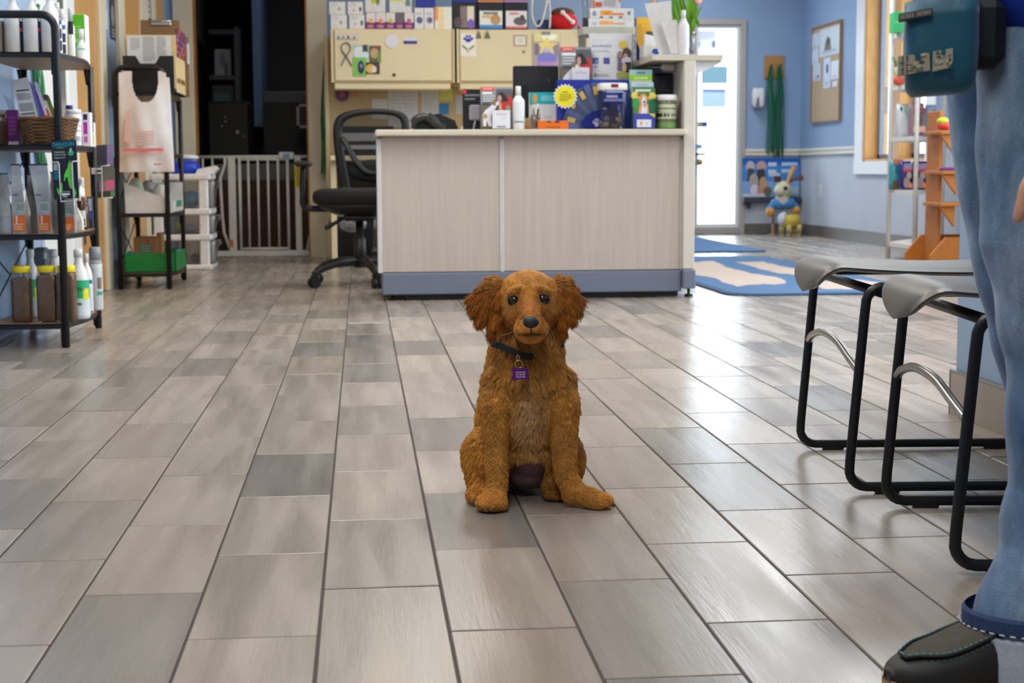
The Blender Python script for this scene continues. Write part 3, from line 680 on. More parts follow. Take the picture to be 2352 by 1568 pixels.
leaflet_holder('black and green pet supplement leaflet in a wire holder on the near post', [(124, 458), (181, 455), (174, 321), (117, 323)], 5.79,
    [('t', .06, .885, .86, .082, 'DASUQUIN', (20, 176, 206)), ('r', .18, .868, .52, .876, (120, 190, 60)), ('t', .10, .785, .42, .032, 'A New Breed', (220, 220, 224)), ('t', .09, .735, .48, .032, 'of Joint Health', (220, 220, 224)), ('t', .11, .685, .42, .032, 'Supplement!', (220, 220, 224)),
     ('e', .78, .775, .12, .045, (60, 170, 90)), ('p', [(.66, .78), (.9, .78), (.8, .86), (.76, .86)], (30, 150, 160)), ('r', .765, .79, .795, .86, (230, 236, 236)), ('l', .06, .50, .24, .60, 4, (224, 224, 228)), ('l', .06, .34, .26, .48, 5, (24, 140, 160)),
     ('p', dog, gr), ('p', cat_, gr), ('l', .3, .115, .7, .13, 1, (150, 150, 154)), ('r', .34, .065, .66, .095, (226, 226, 226)), ('l', .38, .03, .62, .05, 1, (190, 190, 190))], (25, 29, 40), 0)
leaflet_holder('rack of dim purple and pink leaflets on the far shelf post', [(224, 455), (264, 451), (252, 331), (221, 334)], 6.50,
    [('r', 0, .65, .7, 1, (62, 58, 70)), ('r', .6, .6, .95, 1, (142, 124, 164)), ('r', 0, .3, 1, .6, (112, 108, 96)), ('r', .1, .12, .6, .3, (150, 120, 122)), ('r', .5, .12, 1, .32, (220, 110, 140)), ('r', 0, 0, .8, .12, (64, 66, 46)), ('r', .75, 0, 1, .14, (100, 140, 100))], (70, 70, 66), 1)

# ------------------------------------------------------------ on the second rack
TZ = Z1; Y = 8.80
P = lambda a, b, y=Y: np.array(at(a, b, y))
t = thing('file_holder', 'black desk file holder with a notched front standing on the rack top', 'file holder', (at(340, 200, Y)[0], 8.98, TZ))
x0, x1 = at(283, 170, Y)[0], at(400, 170, Y)[0]; zt = at(300, 128, Y)[2]; w_ = x1-x0; h = zt-TZ; zn = (at(340, 146, Y)[2]-TZ)
poly = [(0, 0), (w_, 0), (w_, h), (w_*.73, h), (w_*.64, zn), (w_*.34, zn), (w_*.25, h), (0, h)]
MB().prism(poly, (x0, Y, TZ), (1, 0, 0), (0, 0, 1), .006, blackp).build('front_panel', t)
mb = MB(); mb.box(x0, x1, 8.8, 9.34, TZ, TZ+.006, blackp); mb.box(x0, x0+.005, 8.8, 9.34, TZ, TZ+h*.4, blackp); mb.box(x1-.005, x1, 8.8, 9.34, TZ, TZ+h*.12, blackp); mb.box(x0, x1, 9.335, 9.34, TZ, TZ+h*.8, blackp); mb.build('tray', t)
man = [(226, 204, 152), (232, 212, 164), (220, 196, 140)]
for k in range(11):
    y = 8.90+k*.037; top = at(300, 80+k*.3, 8.9)[2]; a = at(286, 100, 8.9)[0]; b = at(404+(k % 3)*1.5, 100, 8.9)[0]
    mb = MB(); mb.box(a, b, y, y+.02, TZ+.007, top-.004*(k % 3), K(man[k % 3], .7), .002)
    o = single('manila_folder', 'manila folder filed on edge in the black holder', 'folder', mb, 'manila folders in the black file holder')
    cols = [(190, 60, 70), (60, 80, 170), (200, 120, 60), (90, 50, 60), (150, 60, 110)]
    tb = MB()
    for q in range(5): tb.box(b-.001, b+.006, y+.002, y+.018, TZ+.22+.032*q-.02, TZ+.248+.032*q-.02, K(cols[(q*2+k) % 5], .6))
    tb.box(b-.001, b+.005, y+.002, y+.018, TZ+.06, TZ+.085, K(((150, 140, 60), (140, 40, 90))[k % 2], .6)); tb.build('index_tabs', o)
x0, x1 = at(291, 100, 8.86)[0], at(391, 100, 8.86)[0]; z1 = at(340, 82, 8.86)[2]
mb = MB(); mb.box(x0, x1, 8.866, 8.872, TZ+.01, z1, paper)
o = single('printed_sheet', 'white printed list standing in front of the manila folders', 'paper', mb)
MB().prints([('l', .36, .55, .64, .98, 16, (150, 150, 154)), ('l', .68, .6, .9, .98, 14, (160, 160, 164)), ('l', .08, .75, .3, .96, 7, (176, 176, 180))], (x0, 8.866, TZ+.01), (x1-x0, 0, 0), (0, 0, z1-TZ-.01)).build('print', o)
cork = mat('hardboard', (148, 112, 76), .6, var=.08, scale=80)
for k, (a, b, p0, y, lab) in enumerate(((323, 413, 45, 9.35, 'brown clipboard with silver clip rising behind the folders'), (398, 432, 83, 9.30, 'brown clipboard with a white strip at the right of the rack top'))):
    x0, x1 = at(a, 100, y)[0], at(b, 100, y)[0]; z1 = at(a, p0, y)[2]
    mb = MB(); mb.box(x0, x1, y+.02, y+.025, TZ, z1, cork, .002); o = single('clipboard', lab, 'clipboard', mb)
    mb = MB()
    if k == 0:
        e0, e1, f0, f1 = at(346, 58, y)[0], at(392, 58, y)[0], at(346, 58, y)[2], at(346, 47, y)[2]
        mb.box(e0, e1, y+.008, y+.02, f0, f1, steel, .003); mb.tube([(e0, y+.008, f1-.004), (e1, y+.008, f1-.004)], .007, steel, 8); mb.build('clip', o)
    else:
        mb.box(x1-.012, x1+.004, y+.010, y+.02, at(a, 147, y)[2], at(a, 100, y)[2], K((226, 226, 226), .4), .002); mb.build('white_strip', o)
# plastic bags hung on the frame
bagm = mat('thin_white_plastic', (226, 222, 220), .4, var=.05, scale=12, bump=.5, bscale=26, trans=0)
def bag_surface(y, off, m, name, parent):
    nx, nz = 60, 64; x0, x1 = at(272, 300, y)[0], at(396, 300, y)[0]; zt, zb_ = at(300, 163, y)[2], at(300, 395, y)[2]
    V = []; keep = {}
    for j in range(nz+1):
        v = j/nz
        for i in range(nx+1):
            u = i/nx; sq = 1-.13*math.sin(math.pi*min(1, v*1.6))*(1-v)*.6
            x = x0+(x1-x0)*(.5+(u-.5)*(.92+.1*v)); z = zt+(zb_-zt)*v
            fold = .012*math.sin(u*7+2.2*v+off*40)*(.2+v*.8)+.006*math.sin(u*17-5*v+off*90)*v+.010*math.sin(u*11+v*9)*max(0, .45-v)
            bulge = -.05*max(0, math.sin(math.pi*u))**.6*max(0, math.sin(math.pi*min(1, max(0, (v-.12)/.88))))**.8
            keep[(i, j)] = len(V); V.append((x, y+off+bulge*.6+fold, z))
    Fs = []
    for j in range(nz):
        for i in range(nx):
            u, v = (i+.5)/nx, (j+.5)/nz
            hole = v < .02 and (u < .08 or u > .86)
            if u > .93 and v < .06: hole = True
            if ((u-.52)/.27)**2 < 1 and v < .315*(1-((u-.52)/.27)**2)**.35: hole = True
            if not hole: Fs.append((keep[(i, j)], keep[(i+1, j)], keep[(i+1, j+1)], keep[(i, j+1)]))
    mb = MB(); mb.add(V, Fs, m, True); return mb.build(name, parent), x0, x1, zt, zb_
t = thing('shopping_bags', 'white thank-you style plastic carrier bags with red print hung from the rack', 'plastic bag', at(334, 395, 8.66))
o, x0, x1, zt, zb_ = bag_surface(8.66, 0, bagm, 'bag', t); bag_surface(8.66, .012, bagm, 'bag', t); bag_surface(8.66, .026, bagm, 'bag', t)
red = (206, 92, 96); rm = mat('faint_red_print', (214, 120, 120), .5)
y = 8.66-.048
mb = MB()
els = [('r', .10, .205, .84, .235, rm), ('l', .10, .165, .82, .19, 2, mat('faint_red_print_pale', (222, 160, 156), .5)), ('p', [(.12, .30), (.26, .28), (.24, .62), (.18, .60)], mat('faint_red_print_wash', (222, 182, 178), .5)), ('r', .66, .07, .8, .08, (200, 80, 80))]
for k in range(5): els.append(('r', .36+.0*k, .27+.03*k, .68, .285+.03*k, mat('faint_red_print_wash', (222, 182, 178), .5)))
mb.prints(els, (x0, y, zb_), (x1-x0, 0, 0), (0, 0, zt-zb_)).build('print', t)
# bins on the rack
Y = 8.78; t = thing('white_bin', 'open white plastic bin with a sloping front on the third tier of the bag rack', 'bin', (at(340, 480, Y)[0], 8.95, Z3))
x0, x1, zt = at(287, 450, Y)[0], at(396, 450, Y)[0], at(290, 420, Y)[2]; zl = at(380, 462, Y)[2]
wp = mat('white_plastic', (218, 216, 214), .4)
mb = MB(); mb.prism([(0, 0), (x1-x0-.006, 0), (x1-x0, zl-Z3), (-.006, zt-Z3)], (x0+.003, Y, Z3), (1, 0, 0), (0, 0, 1), .004, wp)
mb.box(x0, x0+.004, Y, 9.3, Z3, zt, wp); mb.box(x1-.004, x1, Y, 9.3, Z3, zl, wp); mb.box(x0, x1, 9.296, 9.3, Z3, zt, wp); mb.box(x0, x1, Y, 9.3, Z3, Z3+.004, wp); mb.build('body', t)
MB().box(x1, x1+.003, 8.95, 9.2, Z3+.03, zl, K((60, 140, 120), .5)).build('side_label', t)
for k, (a, b, p0, y, col, lab) in enumerate(((290, 330, 409, 8.84, (186, 192, 170), 'pale green packet heaped at the left of the white bin'), (320, 356, 414, 8.95, (170, 164, 156), 'grey packet in the middle of the white bin'), (345, 390, 424, 8.9, (226, 224, 216), 'white packet at the right of the white bin'))):
    x0_, x1_ = at(a, 450, y)[0], at(b, 450, y)[0]; z1_ = at(a, p0, y)[2]
    mb = MB(); mb.sphere(((x0_+x1_)/2, y+.04, Z3+(z1_-Z3)*.5+.003), ((x1_-x0_)/2, .04, (z1_-Z3)*.5), mat('packet_%d' % k, col, .4, var=.15, scale=60, bump=.4), 16, 10); single('soft_packet', lab, 'packet', mb)
Y = 8.79; x0, x1, zt = at(285, 600, Y)[0], at(404, 600, Y)[0], at(340, 581, Y)[2]
t = thing('green_tray', 'green cardboard tray of leaflets on the lowest tier of the bag rack', 'box', ((x0+x1)/2, 8.96, Z4)); gm = K((14, 122, 52), .5)
mb = MB(); mb.box(x0, x1, Y, Y+.004, Z4, zt, gm); mb.box(x0, x0+.004, Y, 9.28, Z4, zt, K((190, 196, 204), .5)); mb.box(x1-.004, x1, Y, 9.28, Z4, zt, gm); mb.box(x0, x1, 9.276, 9.28, Z4, zt, gm); mb.box(x0, x1, Y, 9.28, Z4, Z4+.004, gm); mb.build('body', t)
carton('carton', 'brown printed carton standing in the green tray', 299, 545, 352, 8.86, Z4+.005, .2, (140, 98, 56), [('r', .22, .55, .8, .8, (70, 84, 72)), ('l', .26, .58, .76, .77, 3, (110, 150, 130)), ('r', .6, .8, .66, .95, (130, 50, 60))])
carton('carton', 'slim tan carton behind the brown carton in the green tray', 352, 535, 364, 8.98, Z4+.005, .12, (170, 126, 74))
packet('leaflet', 'yellow green leaflet leaning in the green tray', [(367, 600), (380, 600), (364, 545), (357, 545)], 9.0, (172, 170, 90))
carton('carton', 'blue and white packet at the right end of the green tray', 397, 575, 404, 9.05, Z4+.005, .12, (80, 150, 220), [('r', 0, 0, 1, .4, (230, 230, 226))])
# ------------------------------------------------------------ drawer tower, gate
Y = 10.42; x0, x1 = at(352, 500, Y)[0], at(479, 500, Y)[0]; zs = [at(470, v, Y)[2] for v in (612, 550, 491, 411)]; zs[0] = .0
t = thing('drawer_tower', 'white plastic three drawer tower standing by the baby gate', 'drawers', ((x0+x1)/2, Y+.19, 0)); D = .40
tp = mat('tower_white', (232, 228, 226), .4)
mb = MB()
for k, z in enumerate(zs): mb.box(x0-.012, x1+.016, Y-.01, Y+D+.01, max(0, z-.006), z+.034, tp, .008)
for (x, y) in ((x0, Y), (x1-.062, Y), (x0, Y+D-.06), (x1-.062, Y+D-.06)): mb.box(x, x+.062, y, y+.06, 0, zs[3]+.02, tp, .008)
mb.build('frame', t)
for k in range(3):
    za, zb_ = zs[k]+.038, zs[k+1]-.012
    mb = MB(); mb.box(x0+.02, x1-.008, Y+.02, Y+.024, za, zb_, frost); mb.box(x0+.02, x1-.008, Y+D-.03, Y+D-.026, za, zb_, frost); mb.box(x0+.02, x1+.03, Y+.02, Y+D-.026, za, za+.004, frost)
    mb.rlathe([(.004, D/2-.035, za), (.02, D/2-.03, za+.02), (.03, D/2-.03, zb_-.05), (.055, D/2-.03, zb_-.03), (.05, D/2-.03, zb_)], (x1+.0, Y+D/2, 0), frost, 6, 24)
    d = mb.build('drawer', t)
    for (a, b, p0, p1, col) in (((412, 459, 446, 484, (70, 170, 206)),), ((395, 412, 513, 542, (150, 190, 80)), (415, 452, 520, 541, (176, 172, 176))), ((430, 458, 588, 610, (52, 56, 66)), (372, 425, 575, 610, (160, 130, 132))))[2-k]:
        MB().sphere(((at(a, 500, Y)[0]+at(b, 500, Y)[0])/2, Y+.12, za+.005+(at(a, p0, Y)[2]-at(a, p1, Y)[2])/2), ((at(b, 500, Y)[0]-at(a, 500, Y)[0])/2, .09, max(.02, (at(a, p0, Y)[2]-at(a, p1, Y)[2])/2)), K(col, .5), 16, 10).build('contents', d)
zt = zs[3]+.0345
bl = mat('blue_plastic_sack', (22, 62, 186), .35, bump=.2)
mb = MB(); a, b = at(388, 390, 10.5)[0], at(456, 390, 10.5)[0]; h = at(420, 369, 10.5)[2]-zt
mb.rlathe([((b-a)/2*.92, .10, 0), ((b-a)/2, .11, h*.2), ((b-a)/2*.96, .105, h*.7), ((b-a)/2*.8, .09, h*.95), ((b-a)/2*.6, .07, h)], ((a+b)/2, 10.62, zt), bl, 3, 24)
single('blue_bin', 'rounded blue plastic pack on top of the drawer tower', 'bin', mb)
mb = MB(); mb.sphere((at(430, 360, 10.6)[0], 10.62, zt+h+.022), (.075, .06, .02), paper, 14, 8); single('paper_wad', 'white crumpled paper lying on the blue pack', 'paper', mb)
mb = MB(); c = at(474, 390, 10.5); mb.prism([(-.07, 0), (.05, .0), (.075, .03), (.055, .052), (-.055, .03)], (c[0], 10.48, zt), (1, 0, 0), (0, 0, 1), -.16, K((228, 226, 224), .4)); single('folded_packet', 'white folded packet at the right end of the drawer tower top', 'packet', mb)

GY = 12.0
gw = mat('gate_white', (222, 222, 220), .4)
gx = lambda px, v=470: at(px, v, GY)[0]
gz = lambda py: at(600, py, GY)[2]
t = thing('baby_gate', 'white metal pressure-fit baby gate across the dark doorway', 'gate', (gx(610), GY, 0))
zb_, zt = gz(589), gz(360)
MB().box(gx(497, 585), gx(721, 585), GY-.02, GY+.02, 0.002, .045, gw, .004).build('floor_bar', t)
MB().tube([(gx(432, 360), GY, zt), (gx(722, 360), GY, zt)], .012, gw, 10).build('top_rail', t)
for px, w_ in ((534, .028), (686, .024)):
    MB().box(gx(px)-w_, gx(px)+w_, GY-.02, GY+.02, .04, zt, gw, .005).build('post', t)
for px in (468, 490): MB().tube([(gx(px), GY, .25), (gx(px), GY, zt)], .008, gw, 8).build('extension_bar', t)
for (p, q, r_) in ((519, 507, 521), (716, 716, 708)):
    zz = [zt, zt-.05, zt-.16, .30, .18, .05] if p < 600 else [zt*.55, zt*.5, zt*.4, .26, .18, .05]
    xs = [gx(p), gx(p), gx(q), gx(q+3), gx(q+6), gx(r_+6)] if p < 600 else [gx(p), gx(p), gx(q), gx(q), gx(q-3), gx(r_-4)]
    MB().tube([(x, GY, z) for x, z in zip(xs, zz)], .012, gw, 8).build('bent_bar', t)
zl = gz(571)
dr = MB(); dr.tube([(gx(549), GY-.004, zl), (gx(664), GY-.004, zl)], .011, gw, 8); leaf_ = dr.build('gate_leaf', t); MB().tube([(gx(549), GY-.004, zt-.02), (gx(664), GY-.004, zt-.02)], .010, gw, 8).build('leaf_rail', leaf_)
for px in (552, 572, 594, 617, 640, 662): MB().tube([(gx(px), GY-.004, zl-(.05 if px in (552, 662) else 0)), (gx(px), GY-.004, zt)], .0115 if px in (552, 662) else .009, gw, 8).build('bar', leaf_)
mb = MB(); mb.box(gx(642), gx(678), GY-.03, GY+.03, zt-.02, zt+.035, gw, .01); mb.box(gx(652), gx(668), GY-.034, GY-.02, zt-.008, zt+.022, K((120, 170, 220), .4), .004); mb.build('latch', t)
mb = MB(); za, zb2 = gz(430), gz(376); mb.box(gx(686)-.025, gx(686)+.025, GY-.0225, GY-.0205, za, zb2, K((226, 206, 20), .4)); mb.prints([('l', .3, .06, .7, .9, 9, (120, 104, 30))], (gx(686)-.025, GY-.0226, za), (.05, 0, 0), (0, 0, zb2-za)); mb.build('warning_label', t)
mb = MB(); mb.box(gx(532)-.016, gx(532)+.008, GY-.0225, GY-.0205, gz(566), gz(549), K((206, 120, 40), .4)); mb.build('orange_sticker', t)

# store room furniture, dim
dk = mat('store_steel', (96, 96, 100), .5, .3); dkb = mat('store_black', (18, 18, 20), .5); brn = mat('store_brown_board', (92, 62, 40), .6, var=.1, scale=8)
SYY = 12.9
a, b = at(500, 500, SYY)[0], at(716, 500, SYY)[0]
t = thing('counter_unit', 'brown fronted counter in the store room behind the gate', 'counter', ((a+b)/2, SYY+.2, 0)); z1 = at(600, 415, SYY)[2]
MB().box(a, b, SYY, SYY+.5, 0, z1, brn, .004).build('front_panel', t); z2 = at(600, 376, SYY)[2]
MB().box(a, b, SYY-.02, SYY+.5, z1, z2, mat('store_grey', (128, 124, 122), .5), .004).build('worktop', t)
a, b = at(488, 500, 13.2)[0], at(585, 500, 13.2)[0]
t = thing('lab_machine', 'black machine with small white lights on the store room counter', 'machine', ((a+b)/2, 13.2, z2))
MB().box(a, b, 12.92, 13.35, z2, at(540, 232, 12.92)[2], dkb, .02).build('body', t)
mb = MB()
for (px, py, r) in ((545, 304, .018), (517, 268, .008), (518, 279, .008), (510, 290, .007), (560, 313, .008)): q = at(px, py, 12.91); mb.sphere(q, r, K((190, 190, 180), .3), 8, 6)
mb.build('buttons', t)
a, b = at(479, 100, 14.0)[0], at(548, 100, 14.0)[0]; t = thing('wall_rack', 'grey steel rack of supplies high in the dark store room', 'rack', ((a+b)/2, 14.2, .9))
for py in (73, 178): q = at(500, py, 14.0)[2]; MB().box(a, at(537, 100, 14)[0], 14.0, 14.4, q-.02, q+.02, dk, .002).build('shelf_board', t)
MB().box(at(537, 100, 14)[0], b, 14.0, 14.4, .9, at(540, 62, 14)[2], dk, .002).build('upright', t)
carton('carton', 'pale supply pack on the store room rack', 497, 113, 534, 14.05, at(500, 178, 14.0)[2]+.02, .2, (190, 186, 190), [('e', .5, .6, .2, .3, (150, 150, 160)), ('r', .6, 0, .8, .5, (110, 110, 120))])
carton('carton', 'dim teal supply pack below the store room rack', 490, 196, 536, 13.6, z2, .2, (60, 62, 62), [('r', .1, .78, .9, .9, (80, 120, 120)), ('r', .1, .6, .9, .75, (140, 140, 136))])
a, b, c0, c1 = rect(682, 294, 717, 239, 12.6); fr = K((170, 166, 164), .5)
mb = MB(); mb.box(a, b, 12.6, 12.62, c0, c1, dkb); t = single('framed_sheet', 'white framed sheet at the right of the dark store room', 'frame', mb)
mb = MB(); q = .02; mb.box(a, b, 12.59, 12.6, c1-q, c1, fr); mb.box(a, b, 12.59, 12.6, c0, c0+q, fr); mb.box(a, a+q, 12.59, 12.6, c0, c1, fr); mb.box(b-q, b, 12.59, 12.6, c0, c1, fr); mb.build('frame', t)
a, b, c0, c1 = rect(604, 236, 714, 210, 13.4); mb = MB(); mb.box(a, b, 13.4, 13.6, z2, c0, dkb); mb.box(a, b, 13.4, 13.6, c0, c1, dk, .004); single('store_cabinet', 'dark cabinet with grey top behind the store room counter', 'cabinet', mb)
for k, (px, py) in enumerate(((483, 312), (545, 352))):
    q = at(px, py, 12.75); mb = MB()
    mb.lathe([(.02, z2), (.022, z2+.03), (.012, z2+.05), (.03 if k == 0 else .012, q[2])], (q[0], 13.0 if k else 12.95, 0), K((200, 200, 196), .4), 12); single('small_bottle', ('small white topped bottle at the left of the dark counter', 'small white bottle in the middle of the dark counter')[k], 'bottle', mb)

# left wall and back wall notices
def sheet(name, label, px0, py0, px1, py1, Y, col, els=None, th=.002, cat='paper', group=None, rough=.6):
    x0, x1, z0, z1 = rect(px0, py0, px1, py1, Y)
    o = single(name, label, cat, MB().box(x0, x1, Y-th, Y, z0, z1, K(col, rough) if isinstance(col, (tuple, str)) else col), group)
    if els: MB().prints(els, (x0, Y-th, z0), (x1-x0, 0, 0), (0, 0, z1-z0)).build('print', o)
    return o
def lsheet(name, label, px0, py0, px1, py1, col, els=None, th=.004, cat='sign'):
    ya, yb = lw(px0), lw(px1); z0, z1 = atx(px0, py1, LX+.02)[2], atx(px0, py0, LX+.02)[2]
    o = single(name, label, cat, MB().box(LX, LX+th, ya, yb, z0, z1, K(col, .5), .001))
    if els: MB().prints(els, (LX+th, ya, z0), (0, yb-ya, 0), (0, 0, z1-z0)).build('print', o)
    return o
lsheet('note', 'yellow note on the blue wall beside the first oak door', 240, -20, 253, 14, (224, 214, 130))
lsheet('notice', 'small white notice below the yellow note on the blue wall', 240, 15, 255, 60, (220, 220, 222), [('l', .15, .1, .85, .9, 7, (170, 170, 176))])
lsheet('wall_sign', 'tall black and grey sign on the blue wall', 261, -10, 273, 88, (40, 44, 50), [('e', .5, .55, .3, .25, (120, 124, 128)), ('l', .2, .06, .8, .25, 3, (150, 152, 156))])
lsheet('picture_frame', 'black framed notice between the oak doors', 339, -40, 351, 44, (36, 34, 34), [('r', .15, .08, .85, .95, (206, 208, 212)), ('l', .25, .2, .75, .9, 5, (120, 120, 126))], th=.015, cat='frame')

# green straps hung in bunches
gs = mat('green_webbing', (6, 98, 54), .55, var=.25, scale=40, bump=.3); gs2 = mat('green_webbing_pale', (60, 140, 100), .5, var=.2, scale=40)
def straps(label, pts, width, Y, n=9, group='bunches of green slip leads', dirv=(1, 0, 0), seed=0):
    """bunch of flat leads following the picture points (centre line)"""
    C = [np.array(p, float) for p in pts]; r_ = random.Random(seed); d = np.array(dirv, float)
    t = thing('slip_lead_bunch', label, 'leash', tuple(C[-1]), group)
    for k in range(n):
        o = (k/(n-1)-.5); L = []
        for i, c in enumerate(C):
            s = width*(.35+.65*min(1, i/1.5)); L.append(c+d*(o*s+r_.uniform(-.006, .006))+np.array([-d[1], -abs(d[0]), 0])*(r_.uniform(0, .02)+.004))
        L[-1] = L[-1]+np.array([0, 0, r_.uniform(-.02, .05)])
        MB().tube(bez(L, 5), .0095, gs2 if r_.random() < .15 else gs, 6, flat=.5).build('lead', t)
    return t
straps('bunch of green leads hanging beside the cream cabinets', [at(750, 130, 11.7), at(749, 180, 11.68), at(748, 260, 11.68), at(749, 340, 11.68), at(750, 412, 11.68)], .062, 11.7, 9, seed=1)
straps('slimmer green lead bunch on the left hook of the wooden plaque', [at(1769, 152, DY-.04), at(1768, 200, DY-.03), at(1770, 260, DY-.03), at(1766, 355, DY-.03)], .07, DY, 6, seed=2)
straps('thicker green lead bunch on the right hook of the wooden plaque', [at(1789, 152, DY-.04), at(1790, 200, DY-.03), at(1789, 260, DY-.03), at(1788, 363, DY-.03)], .085, DY, 8, seed=3)
yv = lw(86); zt_ = 1.5
straps('green leads glimpsed through the near shelf rack on the left wall', [(LX+.04, yv, 1.35), (LX+.03, yv, 1.2), (LX+.03, yv+.02, 1.0), (LX+.03, yv-.02, .85), (LX+.03, yv+.05, .62)], .16, 0, 8, dirv=(0, 1, 0), seed=4)

# ------------------------------------------------------------ cream office cabinets and desk
cab = mat('cabinet_cream', (224, 206, 166), .42, var=.025, scale=6); tack = mat('tackboard_tan', (196, 172, 130), .85, var=.06, scale=90)
KY, PY = 11.12, 11.62
px_, zc0, zc1 = at(757, 300, PY)[0], at(900, 190, KY)[2], at(900, 66, KY)[2]
xr_ = at(1342, 300, PY)[0]
mb = MB(); mb.box(px_, xr_, PY, PY+.06, .05, zc1-.02, tack); pan = single('cubicle_partition', 'tan fabric office panel behind the desk', 'partition', mb)
for e0, e1 in ((px_-.03, px_), (xr_, xr_+.03)): MB().box(e0, e1, PY-.02, PY+.08, 0, zc1, cab, .004).build('end_post', pan)
for k, (a, b) in enumerate(((760, 1044), (1049, 1340))):
    x0, x1 = at(a, 120, KY)[0], at(b, 120, KY)[0]
    t = thing('overhead_cabinet', ('left cream overhead cabinet with a ribbon and animal photos on its door', 'right cream overhead cabinet with a paw card and a star picture on its door')[k], 'cabinet', ((x0+x1)/2, (KY+PY)/2, zc0), 'cream overhead cabinets')
    MB().box(x0, x1, KY+.02, PY-.001, zc0, zc1, cab, .006).build('carcass', t)
    MB().box(x0+.025, x1-.02, KY, KY+.02, zc0+.012, zc1-.004, cab, .005).build('door', t)
    for e0, e1 in ((x0, x0+.012), (x1-.01, x1)): MB().box(e0, e1, KY-.004, KY+.3, zc0, zc1, cab, .002).build('side_trim', t)
    mb = MB(); mb.box(x0+.02, x1-.03, KY+.02, KY+.2, zc0-.045, zc0-.002, cab, .006); mb.build('light_channel', t)
    q = at(905, 172, KY) if k == 0 else at(1203, 119, KY)
    MB().tube([(q[0], KY-.004, q[2]), (q[0], KY+.004, q[2])], .012, K((60, 44, 30) if k == 0 else (170, 140, 80), .4), 12).build('lock', t)
DZ = at(900, 357, 10.75)[2]
xa, xb = at(757, 360, 10.75)[0], at(1330, 360, 10.75)[0]
t = thing('desk', 'cream topped office desk along the tan panel', 'desk', ((xa+xb)/2, 11.1, 0))
MB().box(xa, xb, 10.75, PY-.02, DZ-.035, DZ, cab, .006).build('desk_top', t)
mb = MB(); mb.box(xa, xa+.04, 10.85, PY-.02, 0, DZ-.035, cab, .004); mb.build('side_panel', t)
mb = MB(); mb.box(xb-.04, xb, 10.85, PY-.02, 0, DZ-.035, cab, .004); mb.build('side_panel', t)
MB().box(xa+.04, xb-.04, PY-.08, PY-.03, .1, DZ-.04, mat('modesty_dark', (90, 78, 68), .7)).build('modesty_panel', t)
# printer on the desk
Y = 10.95; a, b = at(780, 300, Y)[0], at(905, 300, Y)[0]
t = thing('printer', 'black and grey printer on the desk seen through the chair mesh', 'printer', ((a+b)/2, 11.2, DZ)); z1, z2_, z3 = at(800, 325, Y)[2], at(800, 305, Y)[2], at(800, 290, Y)[2]
MB().box(a, b, Y, Y+.4, DZ, z1, blackp, .008).build('body', t); MB().box(a, b, Y, Y+.4, z1, z2_, K((150, 150, 152), .4), .006).build('paper_tray', t); MB().box(a, b, Y, Y+.4, z2_, z3, blackp, .008).build('lid', t)
MB().box(a-.001, b+.001, Y-.012, Y+.002, DZ+(z1-DZ)*.45, DZ+(z1-DZ)*.75, K((160, 160, 162), .4), .003).build('front_tray', t)
# waste bin with bag
x, y = fl(812, 604)[0], fl(812, 604)[1]
t = thing('waste_bin', 'black waste bin with a crumpled clear liner under the desk', 'bin', (x, y, 0))
MB().rlathe([(.13, .10, 0), (.15, .12, .32), (.155, .125, .33)], (x, y, 0), blackp, 5).build('bin', t)
sh = mat('clear_liner', (120, 120, 122), .2, var=.4, scale=30, bump=1.0, bscale=25); mb = MB(); mb.sphere((x, y, .28), (.17, .14, .11), sh, 24, 14); mb.build('liner', t)
# sheets on the tackboard
L_ = [('l', .1, .1, .9, .92, 9, (196, 196, 202))]
TY = PY-.001
sheet('paper_note', 'small white slip pinned to the tan board above the chair back', 855, 228, 889, 273, TY, (214, 212, 210))
sheet('printed_list', 'large white list pinned to the tan board', 892, 203, 959, 292, TY, (212, 210, 212), L_)
sheet('printed_list', 'narrow white list pinned beside the sticky notes', 968, 203, 1008, 266, TY, (208, 206, 208), L_)
sheet('sticky_note', 'yellow sticky notes above the blue note', 1011, 204, 1040, 232, TY, (212, 212, 110))
sheet('sticky_note', 'blue note pinned below the yellow notes', 1008, 237, 1031, 263, TY, (56, 136, 196))
sheet('printed_list', 'white sheet at the right end of the tan board', 1047, 219, 1066, 262, TY, (206, 204, 206), L_)
sheet('orange_note', 'faint orange sticker right of the purple rosette', 805, 208, 826, 222, TY, (206, 150, 106))
q = at(786, 217, TY); mb = MB()
for k in range(16):
    a = 2*math.pi*k/16; mb.prism([(0, 0), (.046*math.cos(a-.25), .046*math.sin(a-.25)), (.054*math.cos(a), .054*math.sin(a)), (.046*math.cos(a+.25), .046*math.sin(a+.25))], (q[0], TY-.004-.002*(k % 2), q[2]), (1, 0, 0), (0, 0, 1), .002, K((112, 78, 122), .5))
o = single('rosette', 'purple rosette pinned at the left of the tan board', 'rosette', mb); MB().tube([(q[0], TY-.008, q[2]), (q[0], TY-.012, q[2])], .022, K((190, 90, 110), .5), 14).build('centre', o)
